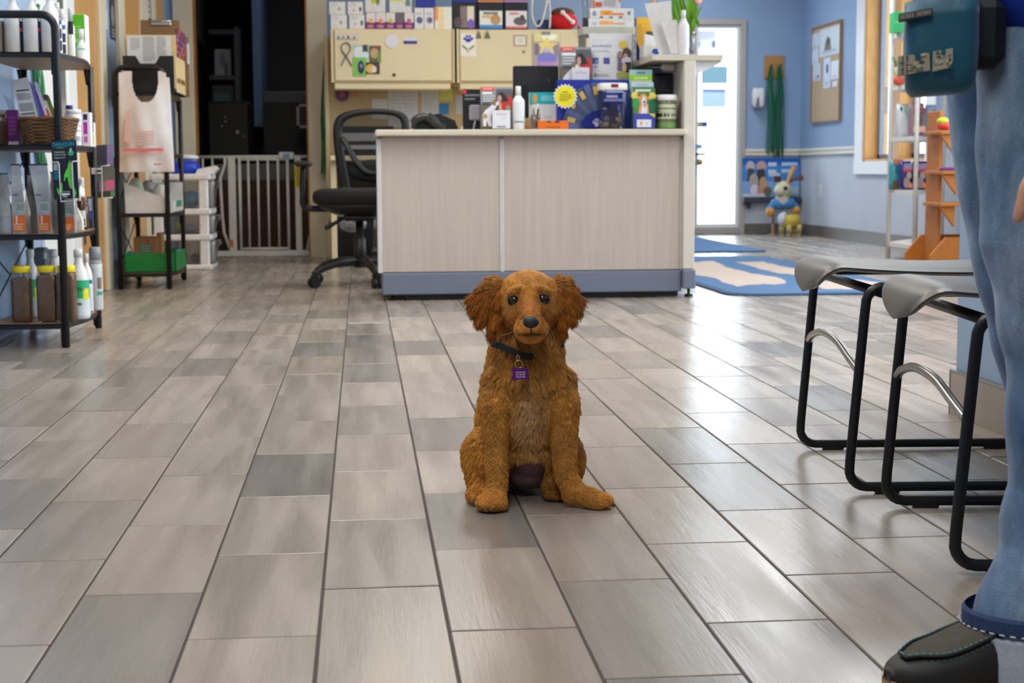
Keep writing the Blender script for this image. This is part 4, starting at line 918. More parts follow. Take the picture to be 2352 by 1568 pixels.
# cabinet door magnets
CYF = KY
sheet('magnet_strip', 'white strip magnet of tiny figures on the left cabinet door', 769, 76, 825, 93, CYF, (214, 204, 190), [('e', .15, .4, .04, .2, (90, 90, 90)), ('e', .35, .45, .03, .18, (110, 100, 96)), ('e', .55, .42, .05, .22, (96, 92, 90)), ('e', .8, .38, .04, .2, (120, 112, 108)), ('r', .05, .12, .95, .18, (120, 116, 112))])
rb = []
for k in range(25):
    u = k/24; a = math.radians(-60+300*u); rb.append((math.cos(a), math.sin(a)))
c = at(795, 113, CYF); s = .042; mb = MB()
path = [(c[0]-.035, CYF-.004, c[2]-.115), (c[0]-.008, CYF-.004, c[2]-.06), (c[0]+.026, CYF-.004, c[2]-.012), (c[0]+.030, CYF-.004, c[2]+.02), (c[0]+.012, CYF-.004, c[2]+.042), (c[0]-.012, CYF-.004, c[2]+.042), (c[0]-.030, CYF-.004, c[2]+.02), (c[0]-.026, CYF-.004, c[2]-.012), (c[0]+.008, CYF-.004, c[2]-.06), (c[0]+.038, CYF-.004, c[2]-.115)]
mb.tube(bez(path, 6), .011, mat('ribbon_slate', (92, 100, 120), .5, var=.35, scale=120), 6, flat=.3); single('ribbon_magnet', 'slate blue awareness ribbon magnet on the left cabinet door', 'magnet', mb)
sheet('photo', 'photo of a white animal at the top left of the cabinet collage', 811, 103, 848, 137, CYF, (176, 196, 196), [('e', .35, .5, .3, .4, (222, 222, 220)), ('r', .6, .2, .9, 1, (60, 70, 60)), ('e', .75, .3, .2, .25, (206, 230, 226))], cat='photo')
sheet('photo', 'photo of a brown pet among leaves at the top right of the cabinet collage', 848, 105, 875, 144, CYF, (106, 100, 62), [('e', .45, .55, .35, .3, (196, 160, 120)), ('r', .7, .0, 1, .6, (120, 150, 60)), ('r', .1, .85, 1, 1, (140, 80, 60))], cat='photo')
sheet('photo', 'photo of a dark dog on bright green at the bottom left of the cabinet collage', 811, 132, 841, 175, CYF-.003, (126, 190, 90), [('e', .6, .48, .25, .36, (40, 48, 84)), ('e', .62, .55, .1, .12, (150, 130, 150))], cat='photo')
sheet('photo', 'photo of an orange and white animal at the bottom right of the cabinet collage', 840, 143, 872, 170, CYF-.003, (70, 62, 54), [('e', .35, .45, .35, .4, (226, 176, 90)), ('e', .6, .4, .18, .3, (226, 214, 206))], cat='photo')
q = at(900, 95, CYF); mb = MB(); mb.tube([(q[0], CYF-.005, q[2]), (q[0], CYF, q[2])], .047, K((222, 216, 224), .5), 28); single('round_magnet', 'round white magnet on the left cabinet door', 'magnet', mb)
sheet('name_magnet', 'white and navy label magnet on the left cabinet door', 927, 84, 958, 102, CYF, (218, 212, 214), [('r', .0, .05, 1, .45, (60, 66, 136))], cat='magnet')
o = sheet('paw_card', 'white card with a blue paw flower on the right cabinet door', 1058, 77, 1093, 129, CYF, (238, 228, 216), None, cat='card')
x0, x1, z0, z1 = rect(1058, 129, 1093, 77, CYF); MB().prints([('e', .5, .70, .19, .09, (50, 60, 170)), ('e', .27, .77, .09, .065, (50, 60, 170)), ('e', .42, .87, .08, .065, (50, 60, 170)), ('e', .6, .87, .08, .065, (50, 60, 170)), ('e', .74, .77, .09, .065, (50, 60, 170)), ('p', [(.5, .3), (.15, .5), (.1, .44), (.45, .24)], (110, 140, 110)), ('p', [(.5, .3), (.85, .5), (.9, .44), (.55, .24)], (110, 140, 110)), ('p', [(.35, .3), (.65, .3), (.5, .14)], (232, 186, 140))], (x0, CYF-.002, z0), (x1-x0, 0, 0), (0, 0, z1-z0)).build('paw_print', o)
for k, px in enumerate((1099, 1119)):
    q = at(px, 78, CYF); mb = MB(); mb.sphere((q[0]+.004, CYF-.008, q[2]+.02), .009, K((210, 206, 196), .3), 8, 6); mb.prism([(-.02, -.03), (.02, -.03), (.012, 0), (.0, .014), (-.012, 0)], (q[0], CYF-.001, q[2]), (1, 0, 0), (0, 0, 1), .006, K((110, 106, 84), .4)); single('hook_magnet', ('left of two small metal hook magnets', 'right of two small metal hook magnets')[k], 'magnet', mb, 'hook magnets on the right cabinet')
sheet('framed_magnet', 'small pink framed magnet on the right cabinet door', 1179, 80, 1211, 107, CYF, (188, 160, 150), [('r', .15, .15, .85, .85, (232, 224, 208)), ('l', .3, .3, .7, .7, 3, (196, 186, 176))], cat='magnet')
star = [(.5+.5*(1 if k % 2 == 0 else .42)*math.cos(math.radians(90+36*k)), .62+.3*(1 if k % 2 == 0 else .42)*math.sin(math.radians(90+36*k))) for k in range(10)]
o = sheet('star_picture', 'yellow star and purple picture clipped to the right cabinet door', 1226, 77, 1285, 152, CYF-.012, (176, 160, 176), [('r', 0, .75, 1, 1, (232, 216, 150)), ('e', .6, .9, .3, .1, (250, 246, 226)), ('p', star, (240, 216, 120)), ('r', .05, .35, .2, .7, (130, 112, 130)), ('r', .8, .3, .98, .65, (150, 136, 150)), ('e', .52, .24, .38, .16, (130, 126, 206)), ('r', .2, 0, .8, .14, (186, 140, 190)), ('e', .5, .5, .14, .08, (200, 190, 200))], cat='picture')
q = at(1254, 76, CYF); mb = MB(); mb.box(q[0]-.03, q[0]+.03, CYF-.02, CYF-.001, q[2]-.015, q[2]+.008, chrome, .004); mb.build('clip', o)

# goods on top of the cabinets
zt = zc1+.0008; Y = KY+.03; wc = (222, 218, 214)
tiny = [('e', .62, .45, .09, .16, (176, 160, 140)), ('r', .15, .2, .3, .35, (206, 204, 200)), ('l', .1, .7, .5, .85, 2, (206, 204, 206))]
tiny2 = [('e', .82, .42, .08, .2, (96, 92, 90)), ('e', .4, .35, .07, .1, (200, 160, 160)), ('l', .1, .7, .6, .85, 2, (200, 198, 206))]
def stack2(a, b, p0, y, lab1, lab2, els):
    o = carton('carton', lab1, a, 34, b, y, zt, .16, wc, els, 'white cartons stacked in two columns on the cabinet')
    z = max(v[2] for v in o.bound_box)+o.location[2]+.0006
    carton('carton', lab2, a-3, 4, b-3, y-.004, z, .16, wc, els, 'white cartons stacked in two columns on the cabinet')
stack2(764, 801, 34, Y, 'lower white carton of the left column on the cabinet', 'upper white carton of the left column on the cabinet', tiny)
stack2(806, 841, 34, Y, 'lower white carton of the second column on the cabinet', 'upper white carton of the second column, darker mark', tiny2)
zp = None
acc = [(226, 170, 96), (236, 140, 96), (186, 190, 60), (110, 100, 112), (200, 90, 140)]
for k, (a, b) in enumerate(((845, 866), (867, 889), (890, 911), (912, 931), (932, 953))):
    o = carton('carton', 'white and plum carton with %s picture in the row of five' % ('an amber', 'an orange', 'a lime green', 'a grey', 'a pink')[k], a, 29, b, Y, zt, .12, (226, 214, 212) if k != 3 else (104, 98, 106), [('p', [(0, 0), (1, 0), (1, .42), (.6, .36), (0, .46)], (132, 40, 96)), ('r', .15, .08, .85, .25, (190, 130, 150)), ('e', .5, .5, .25, .14, acc[k]), ('r', .8, 0, 1, .4, (96, 46, 120))], 'white and plum cartons on the cabinet')
    zp = max(v[2] for v in o.bound_box)+o.location[2]+.0008
carton('carton', 'large white carton with yellow flower resting on the plum cartons', 843, 0, 889, Y, zp, .12, (216, 210, 204), [('e', .4, .45, .14, .2, (206, 190, 50)), ('e', .62, .38, .10, .16, (110, 130, 50))], z1=zp+.22)
carton('carton', 'white carton with yellow label resting on the plum cartons', 898, 0, 949, Y, zp, .12, (214, 212, 208), [('r', .02, .35, .66, .8, (222, 208, 96)), ('p', [(.72, .2), (.95, .2), (.9, .6), (.75, .5)], (110, 130, 120))], z1=zp+.22)
zb_ = None
for k, (a, b, c_) in enumerate(((955, 976, (60, 96, 180)), (977, 999, (150, 140, 180)))):
    o = carton('carton', ('white carton with blue disc next to the plum cartons', 'white carton with mauve disc beside the orange carton')[k], a, 18, b, Y, zt, .13, (226, 218, 216), [('e', .55, .42, .34, .16, c_), ('e', .62, .42, .22, .11, (110, 96, 110)), ('l', .2, .68, .8, .76, 2, (170, 160, 190))])
    zb_ = max(v[2] for v in o.bound_box)+o.location[2]+.0008
carton('carton', 'royal blue carton lying on the two white disc cartons', 960, 0, 1003, Y, zb_, .13, (16, 44, 140), [('l', .2, .5, .7, .56, 1, (200, 206, 226))], z1=zb_+.16)
carton('carton', 'white carton with orange corner on the cabinet', 1001, 16, 1040, Y, zt, .12, (232, 226, 210), [('r', 0, .4, .2, 1, (240, 150, 90)), ('r', .2, 0, .55, 1, (238, 214, 166)), ('r', .55, 0, 1, 1, (236, 230, 216))])
bk = (22, 22, 28)
for k, (a, b, lab, els) in enumerate(((1043, 1097, 'black display carton with a purple dog picture', [('r', .3, .05, .9, .85, (130, 116, 108)), ('r', .6, .3, .88, .85, (226, 214, 196)), ('e', .75, .2, .15, .18, (130, 90, 190)), ('e', .2, .25, .18, .2, (90, 74, 82))]),
                                      (1100, 1158, 'black display carton with a tan dog and blue stripe', [('r', .06, .03, .95, .68, (232, 228, 218)), ('r', .06, .03, .95, .16, (70, 140, 206)), ('e', .68, .36, .2, .2, (190, 150, 100)), ('r', .2, .55, .78, .64, (130, 124, 120)), ('r', .16, .42, .5, .52, (232, 180, 110))]),
                                      (1160, 1214, 'black display carton with a grey cat and red stripe', [('r', .06, .03, .95, .68, (230, 222, 220)), ('r', .06, .03, .95, .11, (226, 110, 110)), ('e', .66, .3, .28, .16, (100, 96, 96)), ('e', .75, .42, .1, .12, (80, 76, 78)), ('r', .2, .54, .6, .62, (214, 140, 130))]))):
    o = carton('display_carton', lab, a, 5, b, Y-.01, zt, .16, bk, els, 'black display cartons on the cabinet')
    z = max(v[2] for v in o.bound_box)+o.location[2]+.0008
    carton('display_carton', ('blue edged carton above the purple dog carton', 'orange edged carton above the tan dog carton', 'mauve edged carton above the grey cat carton')[k], a, 0, b, Y-.01, z, .16, (30, 30, 36), [('r', 0, 0, 1, .12, ((20, 50, 150), (226, 140, 90), (190, 140, 190))[k])], z1=z+.1)
mb = MB(); q = [at(1224, -10, Y), at(1222, 30, Y), at(1232, 58, Y), at(1245, 50, Y), at(1258, 0, Y)]; mb.tube(bez([(p[0], Y+.03, max(p[2], zt+.009)) for p in q], 6), .008, K((214, 208, 200), .4), 8)
q = [at(1262, -8, Y), at(1266, 30, Y), at(1265, 63, Y)]; mb.tube(bez([(p[0], Y+.06, max(p[2], zt+.009)) for p in q], 6), .008, K((214, 208, 200), .4), 8)
single('hose', 'pale loops of tubing hanging down on the cabinet top', 'tube', mb)
carton('carton', 'navy carton behind the tubing on the cabinet', 1238, 45, 1280, Y+.12, zt, .1, (44, 60, 120))
t = thing('plush_toy', 'red and brown plush toy with a white bone slumped on the cabinet end', 'toy', at(1305, 63, Y+.05)[:2]+(zt,)); q = at(1302, 63, Y)
MB().sphere((q[0]-.01, Y+.09, zt+.066), (.10, .07, .066), mat('red_plush', (200, 22, 30), .8, bump=.4, scale=120), 20, 12).build('body', t)
MB().sphere((q[0]-.015, Y+.11, zt+.125), (.085, .06, .04), mat('brown_plush', (92, 60, 38), .8, bump=.4, scale=120), 18, 10).build('head', t)
mb = MB(); wm = K((232, 226, 222), .5); e0, e1 = at(1293, 28, Y), at(1316, 50, Y); mb.tube([(e0[0], Y+.02, e0[2]), (e1[0], Y+.02, e1[2])], .011, wm, 8)
for e in (e0, e1): mb.sphere((e[0], Y+.018, e[2]), .017, wm, 10, 7)
mb.build('bone', t)
mb = MB(); mb.tube(bez([at(1330, 62, Y), at(1335, 75, KY-.02), at(1341, 84, KY-.02)], 4), .012, K((206, 40, 44), .5), 6); mb.build('strap', t)
# ------------------------------------------------------------ reception counter
lam = mat('laminate_driftwood', (190, 176, 165), .42, var=.07, scale=5, stretch=(9, 9, .35))
plin = mat('plinth_blue_grey', (112, 118, 136), .5, var=.03, scale=10)
wt = mat('worktop_cream', (206, 196, 178), .4, var=.03, scale=12)
edge = mat('panel_edge_white', (206, 204, 202), .4)
QY = 7.74; QD = .62
ex = lambda px, Y=QY: at(px, 450, Y)[0]
zw1 = at(1100, 297, 7.66)[2]; zw0 = zw1-.031; zpl = at(1100, 625, QY)[2]
t = thing('reception_counter', 'pale wood-grain reception counter with cream top and blue-grey plinth', 'counter', (ex(1220), QY+QD/2, 0))
MB().box(at(862, 305, 7.66)[0], ex(1570), 7.66, QY+QD, zw0, zw1, wt, .006).build('worktop', t)
xs = [ex(877), ex(1148), ex(1157), ex(1563)]
for a, b in ((xs[0], xs[1]), (xs[2], xs[3])): MB().box(a, b, QY, QY+.03, zpl+.004, zw0-.002, lam, .002).build('front_panel', t)
for a, b in ((ex(866), xs[0]), (xs[1]-.001, xs[1]+.010), (xs[2]-.010, xs[2]+.001), (xs[3], ex(1567))):
    MB().box(a, b, QY-.006, QY+.04, zpl, zw0-.012, edge, .003).build('edge_strip', t)
MB().box(xs[1]+.010, xs[2]-.010, QY+.01, QY+.03, zpl, zw0, blackp).build('seam_strip', t)
mb = MB(); mb.box(ex(868), ex(868)+.025, QY+.03, QY+QD-.02, zpl, zw0-.002, edge, .003); mb.build('side_panel', t)
MB().box(ex(876), ex(1566), QY-.012, QY+QD-.05, .030, zpl, plin, .005).build('plinth', t)
MB().box(ex(1566), ex(1599, QY-.04), QY-.045, QY+QD, .045, zpl+.004, plin, .005).build('plinth', t)
for px in (900, 1230, 1588):
    x = ex(px); MB().lathe([(.022, 0.001), (.022, .012), (.008, .014), (.008, .05)], (x, QY+.05, 0), blackp, 12).build('levelling_foot', t)
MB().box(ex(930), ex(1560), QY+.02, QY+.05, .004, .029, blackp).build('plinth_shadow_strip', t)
# tall end post and raised shelf
zt2 = at(1600, 125, 7.72)[2]
pc = mat('post_cream', (212, 204, 192), .42, var=.02)
px0, px1 = ex(1567), ex(1593)
MB().box(px0, px1, QY-.03, QY+QD, zpl+.005, zt2-.03, pc, .004).build('end_post', t)
X = lambda px: at(px, 130, 7.72)[0]
yb = QY+.52
poly = [(X(1499), 7.72), (X(1661), 7.72), (X(1661), yb), (at(1455, 155, yb)[0], yb), (at(1456, 155, yb-.02)[0], yb-.06)]
MB().prism([(a, b) for a, b in poly], (0, 0, zt2), (1, 0, 0), (0, 1, 0), -.028, wt).build('raised_shelf', t)
mb = MB(); mb.prism([(0, 0), (.16, 0), (.05, -.05), (0, -.07)], (px1, QY+.02, zt2-.029), (1, 0, 0), (0, 0, 1), -.02, K((224, 224, 226), .4)); mb.build('bracket', t)
mb = MB(); mb.box(at(1521, 150, 7.9)[0], px0, 7.9, 7.96, zt2-.068, zt2-.03, pc, .012); mb.build('shelf_cleat', t)
mb = MB(); mb.box(at(1452, 200, yb)[0], px0, yb-.02, yb, zw1+.001, zt2-.03, pc, .003); mb.build('back_screen', t)

# ------------------------------------------------------------ goods on the counter
ZC = zw1+.0006
def cx2(a, b, Y): x0, x1 = at(a, 250, Y)[0], at(b, 250, Y)[0]; return x0, x1, (x0+x1)/2
Y = 7.9; x0, x1, c = cx2(948, 1052, Y)
t = thing('desk_phone', 'black desk phone with its handset on the left end of the counter', 'phone', (c, Y+.1, ZC)); zt = at(960, 262, Y)[2]
mb = MB(); mb.prism([(0, 0), (.22, 0), (.20, .05), (.12, .085), (.04, .07), (0, .03)], (x0+.01, Y, ZC), (1, 0, 0), (0, 0, 1), -.16, blackp); mb.build('base', t)
mb = MB(); mb.tube(bez([(x0, Y-.02, ZC+.012), (x0+.012, Y-.03, ZC+.052), (x0+.07, Y-.03, ZC+.068), (x0+.12, Y-.03, ZC+.03), (x0+.16, Y-.03, ZC+.008)], 6), [.012]*4+[.02]*8+[.024]*6+[.02]*7, mat('phone_grey', (48, 48, 50), .35), 10); mb.build('handset', t)
MB().sphere((x0+.25, Y-.02, ZC+.011), .011, K((226, 226, 232), .3), 10, 7).build('cord_plug', t)
Y = 7.86; x0, x1, c = cx2(1063, 1104, Y); z1 = at(1080, 205, Y)[2]
o = single('card_terminal', 'black sign stand with a grey card reader beside the first brochure holder', 'stand', MB().box(x0, x1+.01, Y, Y+.02, ZC, z1, blackp, .003))
MB().prints([('r', .0, .9, .2, .98, (226, 50, 60)), ('l', .1, .74, .95, .88, 2, (120, 120, 124))], (x0, Y, ZC), (x1-x0, 0, 0), (0, 0, z1-ZC)).build('print', o)
mb = MB(); mb.box(x0+.03, x1+.01, Y-.03, Y-.003, at(1, 279, Y)[2], at(1, 242, Y)[2], K((150, 150, 156), .4), .008); mb.tube([(x0+.06, Y-.02, at(1, 279, Y)[2]), (x0+.05, Y-.022, ZC+.002)], .005, K((160, 160, 164), .4), 6); mb.build('reader', o)
pet = [('r', 0, 0, 1, 1, (150, 148, 150)), ('r', 0, 0, 1, .6, (116, 104, 92)), ('r', .5, .5, 1, .95, (96, 96, 102)), ('r', 0, .05, .35, .35, (140, 132, 120)), ('r', .02, .92, .44, 1.0, (232, 82, 84)), ('r', .08, .945, .38, .975, (244, 170, 166)), ('l', .06, .83, .5, .885, 1, (236, 236, 240)), ('l', .08, .66, .46, .8, 3, (210, 210, 214)), ('l', .06, .58, .4, .63, 1, (80, 80, 84)),
       ('p', [(.52, .36), (.86, .36), (1, .5), (1, .78), (.86, .78), (.72, .68), (.6, .6)], (206, 54, 50)), ('p', [(.5, .5), (.62, .56), (.66, .38), (.52, .34)], (86, 80, 84)), ('p', [(.60, .38), (.68, .38), (.66, .62), (.56, .64)], (206, 160, 140)), ('e', .66, .76, .13, .12, (52, 46, 48)), ('p', [(.66, .86), (.8, .8), (.9, .68), (.74, .64)], (54, 48, 50)), ('e', .60, .72, .07, .09, (196, 152, 136)), ('p', [(.8, .42), (.94, .42), (.92, .56), (.82, .56)], (120, 160, 126)),
       ('p', [(.08, .06), (.16, .06), (.2, .2), (.26, .06), (.36, .06), (.32, .24), (.38, .42), (.46, .48), (.56, .60), (.52, .66), (.40, .60), (.30, .54), (.14, .44), (.06, .34)], (228, 226, 232)), ('e', .44, .62, .06, .07, (150, 110, 66)), ('e', .53, .61, .05, .045, (222, 226, 230)), ('e', .14, .3, .07, .06, (196, 150, 96)), ('r', .06, .02, .4, .06, (110, 96, 80))]
def brochure_stand(label, a, b, p0, Y, cx0, cx1, cy0, cy1):
    x0, x1, c = cx2(a, b, Y); z1 = at(c, p0, Y)[2]; z1 = at((a+b)/2, p0, Y)[2]
    t = thing('brochure_holder', label, 'brochure', (c, Y+.03, ZC), 'clear brochure holders on the counter')
    zb = ZC if cy1 > 280 else at((a+b)/2, 226, Y)[2]
    mb = MB(); mb.box(x0, x1, Y+.004, Y+.018, zb+.004, z1, K((150, 148, 150), .45)); bk_ = mb.build('brochures', t)
    MB().prints(pet, (x0, Y+.004, zb+.004), (x1-x0, 0, 0), (0, 0, z1-zb-.004)).build('cover_print', bk_)
    mb = MB(); mb.box(x0-.006, x1+.006, Y+.02, Y+.024, ZC, z1-.02, clear); mb.box(x0-.006, x1+.006, Y-.012, Y+.024, ZC, ZC+.004, clear); mb.box(x0-.006, x0-.002, Y-.004, Y+.02, ZC, z1-.04, clear); mb.box(x1+.002, x1+.006, Y-.004, Y+.02, ZC, z1-.04, clear)
    if cy1 < 280: mb.box(x0, x1, Y+.02, Y+.09, ZC, zb, clear)
    mb.build('holder', t)
    e0, e1, f0, f1 = rect(cx0, cy1, cx1, cy0, Y-.022); f0 = max(f0, ZC+.0045)
    mb = MB(); mb.box(e0, e1, Y-.022, Y-.018, f0, f1, K((222, 222, 228), .4), .0018); cd = mb.build('white_card', t)
    MB().prints([('r', .2, .74, .44, .79, (216, 170, 180)), ('r', .56, .74, .8, .79, (216, 170, 180)), ('e', .5, .82, .06, .03, (190, 190, 196)), ('l', .25, .08, .78, .14, 1, (120, 120, 126))], (e0, Y-.022, f0), (e1-e0, 0, 0), (0, 0, f1-f0)).build('print', cd)
brochure_stand('clear holder of pet brochures with red tag standing directly on the counter', 1104, 1176, 200, 7.74, 1131, 1172, 253, 296)
brochure_stand('raised holder of the same pet brochures beside the savings sign', 1287, 1358, 108, 8.0, 1314, 1354, 155, 207)
bottle('pump_bottle', 'white pump bottle with a grey line standing beside the first brochures', 1177, 1207, 197, 7.72, ZC, bands=[(-140, -40, .16, .19, (110, 130, 150)), (-140, -40, .22, .62, (222, 226, 228))], neck=.5, sh=.86, caph=.22, capr=.42)
Y = 8.12; t = thing('monitor', 'black computer monitor seen from behind on the counter', 'monitor', (at(1225, 250, Y)[0], Y+.06, ZC)); a, b, z0, z1 = rect(1179, 228, 1283, 151, Y)
MB().box(a, b, Y, Y+.03, z0, z1, mat('monitor_black', (34, 32, 38), .45), .006).build('housing', t)
mb = MB(); mb.box((a+b)/2-.06, (a+b)/2+.02, Y-.02, Y+.001, ZC+.01, z1-.1, blackp, .004); mb.box((a+b)/2-.1, (a+b)/2+.08, Y-.06, Y+.12, ZC, ZC+.012, blackp, .004); mb.build('stand', t)
MB().prints([('t', 0, 0, 1, 1, 'v', (120, 116, 122)), ], ((a+b)/2+.06, Y, z0+.09), (.012, 0, 0), (0, 0, .014)).build('emblem', t)
carton('display_card', 'teal topped white card with an orange mark before the monitor', 1217, 212, 1278, 7.93, ZC, .05, (222, 222, 226), [('r', 0, .69, 1, 1, (24, 176, 186)), ('e', .2, .84, .09, .12, (236, 160, 60)), ('r', .42, .77, .86, .92, (110, 200, 206)), ('l', .5, .08, .8, .4, 3, (206, 206, 210))])
o = carton('card_box', 'small tan box behind the pen cup', 1204, 271, 1224, 7.84, ZC, .05, (196, 160, 110), [('r', 0, .1, 1, .3, (220, 140, 60))])
Y = 7.73; x0, x1, c = cx2(1219, 1243, Y); r = (x1-x0)/2
t = thing('pen_cup', 'clear cup of grey pens in front of the teal card', 'cup', (c, Y+r, ZC)); zt = at(1230, 263, Y)[2]
MB().lathe([(r*.8, 0), (r, zt-ZC), (r*.94, zt-ZC), (r*.75, .004)], (c, Y+r, ZC), clear, 18).build('cup', t)
for k in range(8):
    a = 2*math.pi*k/8; d = .35+.5*(k % 3)/2; top = at(1230, 237+(k % 4)*4, Y)[2]
    p = (c+r*.4*math.cos(a), Y+r+r*.4*math.sin(a), ZC+.008); q = (c+r*1.0*d*math.cos(a)*1.3, Y+r+r*.6*math.sin(a), top)
    MB().tube([p, q], .0045, K(((196, 192, 186), (54, 56, 66), (168, 166, 166))[k % 3], .4), 7).build('pen', t)
carton('orange_box', 'orange carton lying in front of the blue fan display', 1236, 277, 1306, 7.70, ZC, .06, (226, 110, 30), [('r', .28, .72, .42, .98, (140, 70, 40)), ('r', .55, .74, .70, .98, (96, 50, 40)), ('l', .26, .2, .72, .34, 1, (170, 84, 30))])
# blue fan display
Y = 7.84; x0, x1, c = cx2(1282, 1388, Y); z1 = at(1340, 182, Y)[2]; nv = K((30, 48, 150), .4)
t = thing('fan_display', 'royal blue counter display with a fan of grey sleeves and a paw badge', 'display', (c, Y+.05, ZC))
MB().box(x0, x1, Y+.03, Y+.10, ZC, z1, nv, .003).build('back_card', t)
cq = at(1385, 295, Y); R = at(1400, 183, Y)[2]-ZC
for k in range(8):
    a = math.radians(100+10.6*k); u = np.array([math.cos(a), 0, math.sin(a)]); v = np.array([-math.sin(a), 0, math.cos(a)]); o_ = np.array([cq[0], Y+.024-.002*k, ZC+.004])
    l0, l1, hw = .09, .235 if k < 5 else .205, .017
    P = [o_+u*l0-v*hw*.7, o_+u*l0+v*hw*.7, o_+u*l1+v*hw, o_+u*l1-v*hw]
    P = [np.array([p[0], p[1], max(p[2], ZC+.002)]) for p in P]
    mb = MB(); mb.add(P+[p+np.array([0, .0015, 0]) for p in P], [(3, 2, 1, 0), (4, 5, 6, 7), (0, 1, 5, 4), (1, 2, 6, 5), (2, 3, 7, 6), (3, 0, 4, 7)], K((92, 104, 150) if k % 2 else (80, 92, 116), .35)); sl = mb.build('sleeve', t)
    if k in (0, 2, 4, 6):
        Q = [o_+u*(l1-.06)-v*hw*.7, o_+u*(l1-.06)+v*hw*.7, o_+u*(l1-.02)+v*hw*.7, o_+u*(l1-.02)-v*hw*.7]
        Q = [q+np.array([0, -.0008, 0]) for q in Q]; b_ = MB(); b_.add(Q, [(3, 2, 1, 0)], K((206, 176, 100), .5)); b_.build('gold_label', sl)
mb = MB(); poly = [(0, 0)]+[(.115*math.cos(math.radians(a)), .10*math.sin(math.radians(a))) for a in range(85, 181, 8)]
mb.prism(poly, (cq[0], Y-.004, ZC+.001), (1, 0, 0), (0, 0, 1), .004, K((16, 30, 120), .35))
pw = K((186, 186, 214), .4); mb.prints([('e', .5, .3, .26, .24, pw), ('e', .18, .5, .1, .14, pw), ('e', .4, .72, .1, .15, pw), ('e', .62, .72, .1, .15, pw), ('e', .83, .5, .1, .14, pw)], (cq[0]-.058, Y-.009, ZC+.012), (.052, 0, 0), (0, 0, .052)); mb.build('paw_badge', t)
q = at(1299, 221, 7.79); pts = []
for k in range(40):
    a = 2*math.pi*k/40; rr = (.063 if k % 2 == 0 else .052)
    pts.append((rr*math.cos(a), rr*math.sin(a)))
mb = MB(); mb.prism(pts, (q[0], 7.80, q[2]), (1, 0, 0), (0, 0, 1), .002, K((226, 226, 226), .4)); mb.prism([(a*.87, b*.87) for a, b in pts], (q[0], 7.798, q[2]), (1, 0, 0), (0, 0, 1), .0015, K((232, 220, 36), .35))
mb.prints([('l', .36, .66, .62, .72, 1, (150, 140, 40)), ('l', .24, .3, .76, .6, 4, (170, 158, 40))], (q[0]-.055, 7.796, q[2]-.055), (.11, 0, 0), (0, 0, .11)); mb.build('starburst_label', t)
# savings sign on its blue stand
Y = 8.04; a, b, z0, z1 = rect(1353, 183, 1451, 77, Y)
t = thing('savings_sign', 'white savings poster with people and dog above a blue base', 'sign', ((a+b)/2, Y+.04, ZC))
MB().box(a, b, Y, Y+.012, z0, z1, K((218, 216, 218), .4), .001).build('poster', t)
MB().prints([('l', .08, .80, .42, .87, 2, (200, 200, 206)), ('t', .07, .70, .46, .06, 'SAVINGS!', (96, 90, 160)), ('l', .08, .60, .5, .64, 1, (198, 198, 206)), ('r', .08, .345, .22, .475, (66, 86, 150)), ('r', .14, .35, .215, .43, (110, 150, 190)), ('r', .34, .345, .48, .475, (76, 80, 156)), ('e', .15, .28, .04, .02, (150, 150, 186)), ('l', .12, .08, .5, .13, 2, (196, 196, 196)), ('e', .15, .105, .03, .03, (120, 130, 120)),
             ('e', .8, .76, .09, .09, (226, 192, 60)), ('p', [(.66, .03), (1, .03), (1, .18), (.64, .16)], (160, 164, 80)), ('e', .72, .5, .07, .12, (150, 126, 112)), ('p', [(.66, .2), (.78, .2), (.8, .48), (.68, .48)], (104, 96, 120)), ('e', .88, .56, .11, .13, (84, 72, 66)), ('e', .85, .5, .05, .07, (196, 150, 130)), ('p', [(.76, .36), (.98, .36), (.98, .46), (.88, .5), (.76, .45)], (206, 200, 216)), ('p', [(.86, .16), (.98, .16), (.98, .38), (.84, .38)], (46, 44, 46)), ('e', .82, .26, .05, .1, (206, 170, 130))], (a, Y, z0), (b-a, 0, 0), (0, 0, z1-z0)).build('print', t)
mb = MB(); mb.box(a, b+.005, Y-.01, Y+.08, ZC, z0-.0005, K((44, 70, 166), .4), .003); mb.prints([('l', .05, .78, .6, .95, 2, (90, 120, 200))], (a, Y-.01, ZC), (b-a, 0, 0), (0, 0, z0-ZC)); mb.build('blue_base', t)
# grey riser with goods on it
Y = 8.16; a, b, z0, z1 = rect(1338, 80, 1458, 62, Y); rg = mat('riser_grey', (184, 186, 172), .5)
yb2 = 8.36
t = thing('shelf_riser', 'grey-green slab riser above the savings sign', 'shelf', ((a+b)/2, 8.25, ZC)); MB().box(a, b, Y, yb2, z0, z1, rg, .004).build('slab', t)
for x in (a+.004, b-.02): MB().box(x, x+.016, Y+.01, yb2-.01, ZC, z0, K((120, 122, 120), .5), .003).build('side_panel', t)
zr = z1+.0006
els = [('r', .24, .35, .52, .8, (240, 156, 60)), ('r', .34, .45, .44, .65, (226, 130, 20)), ('r', .52, .35, .78, .55, (226, 132, 80)), ('e', .1, .5, .05, .25, (150, 150, 200)), ('e', .9, .55, .03, .2, (110, 130, 160)), ('r', .22, .05, .3, .25, (140, 138, 134)), ('r', .45, .05, .52, .25, (140, 138, 134)), ('r', .66, .05, .74, .25, (140, 138, 134))]
els2 = [('r', .24, .3, .53, .75, (246, 172, 96)), ('r', .44, .35, .5, .7, (246, 200, 96)), ('r', .53, .3, .8, .5, (238, 166, 124)), ('e', .13, .4, .05, .2, (196, 196, 220))]
o = carton('flat_carton', 'lower flat white carton with orange bands on the riser', 1352, 43, 1455, Y+.01, zr, .14, (228, 226, 224), els2, 'flat orange banded cartons on the riser')
z = max(v[2] for v in o.bound_box)+o.location[2]+.0006
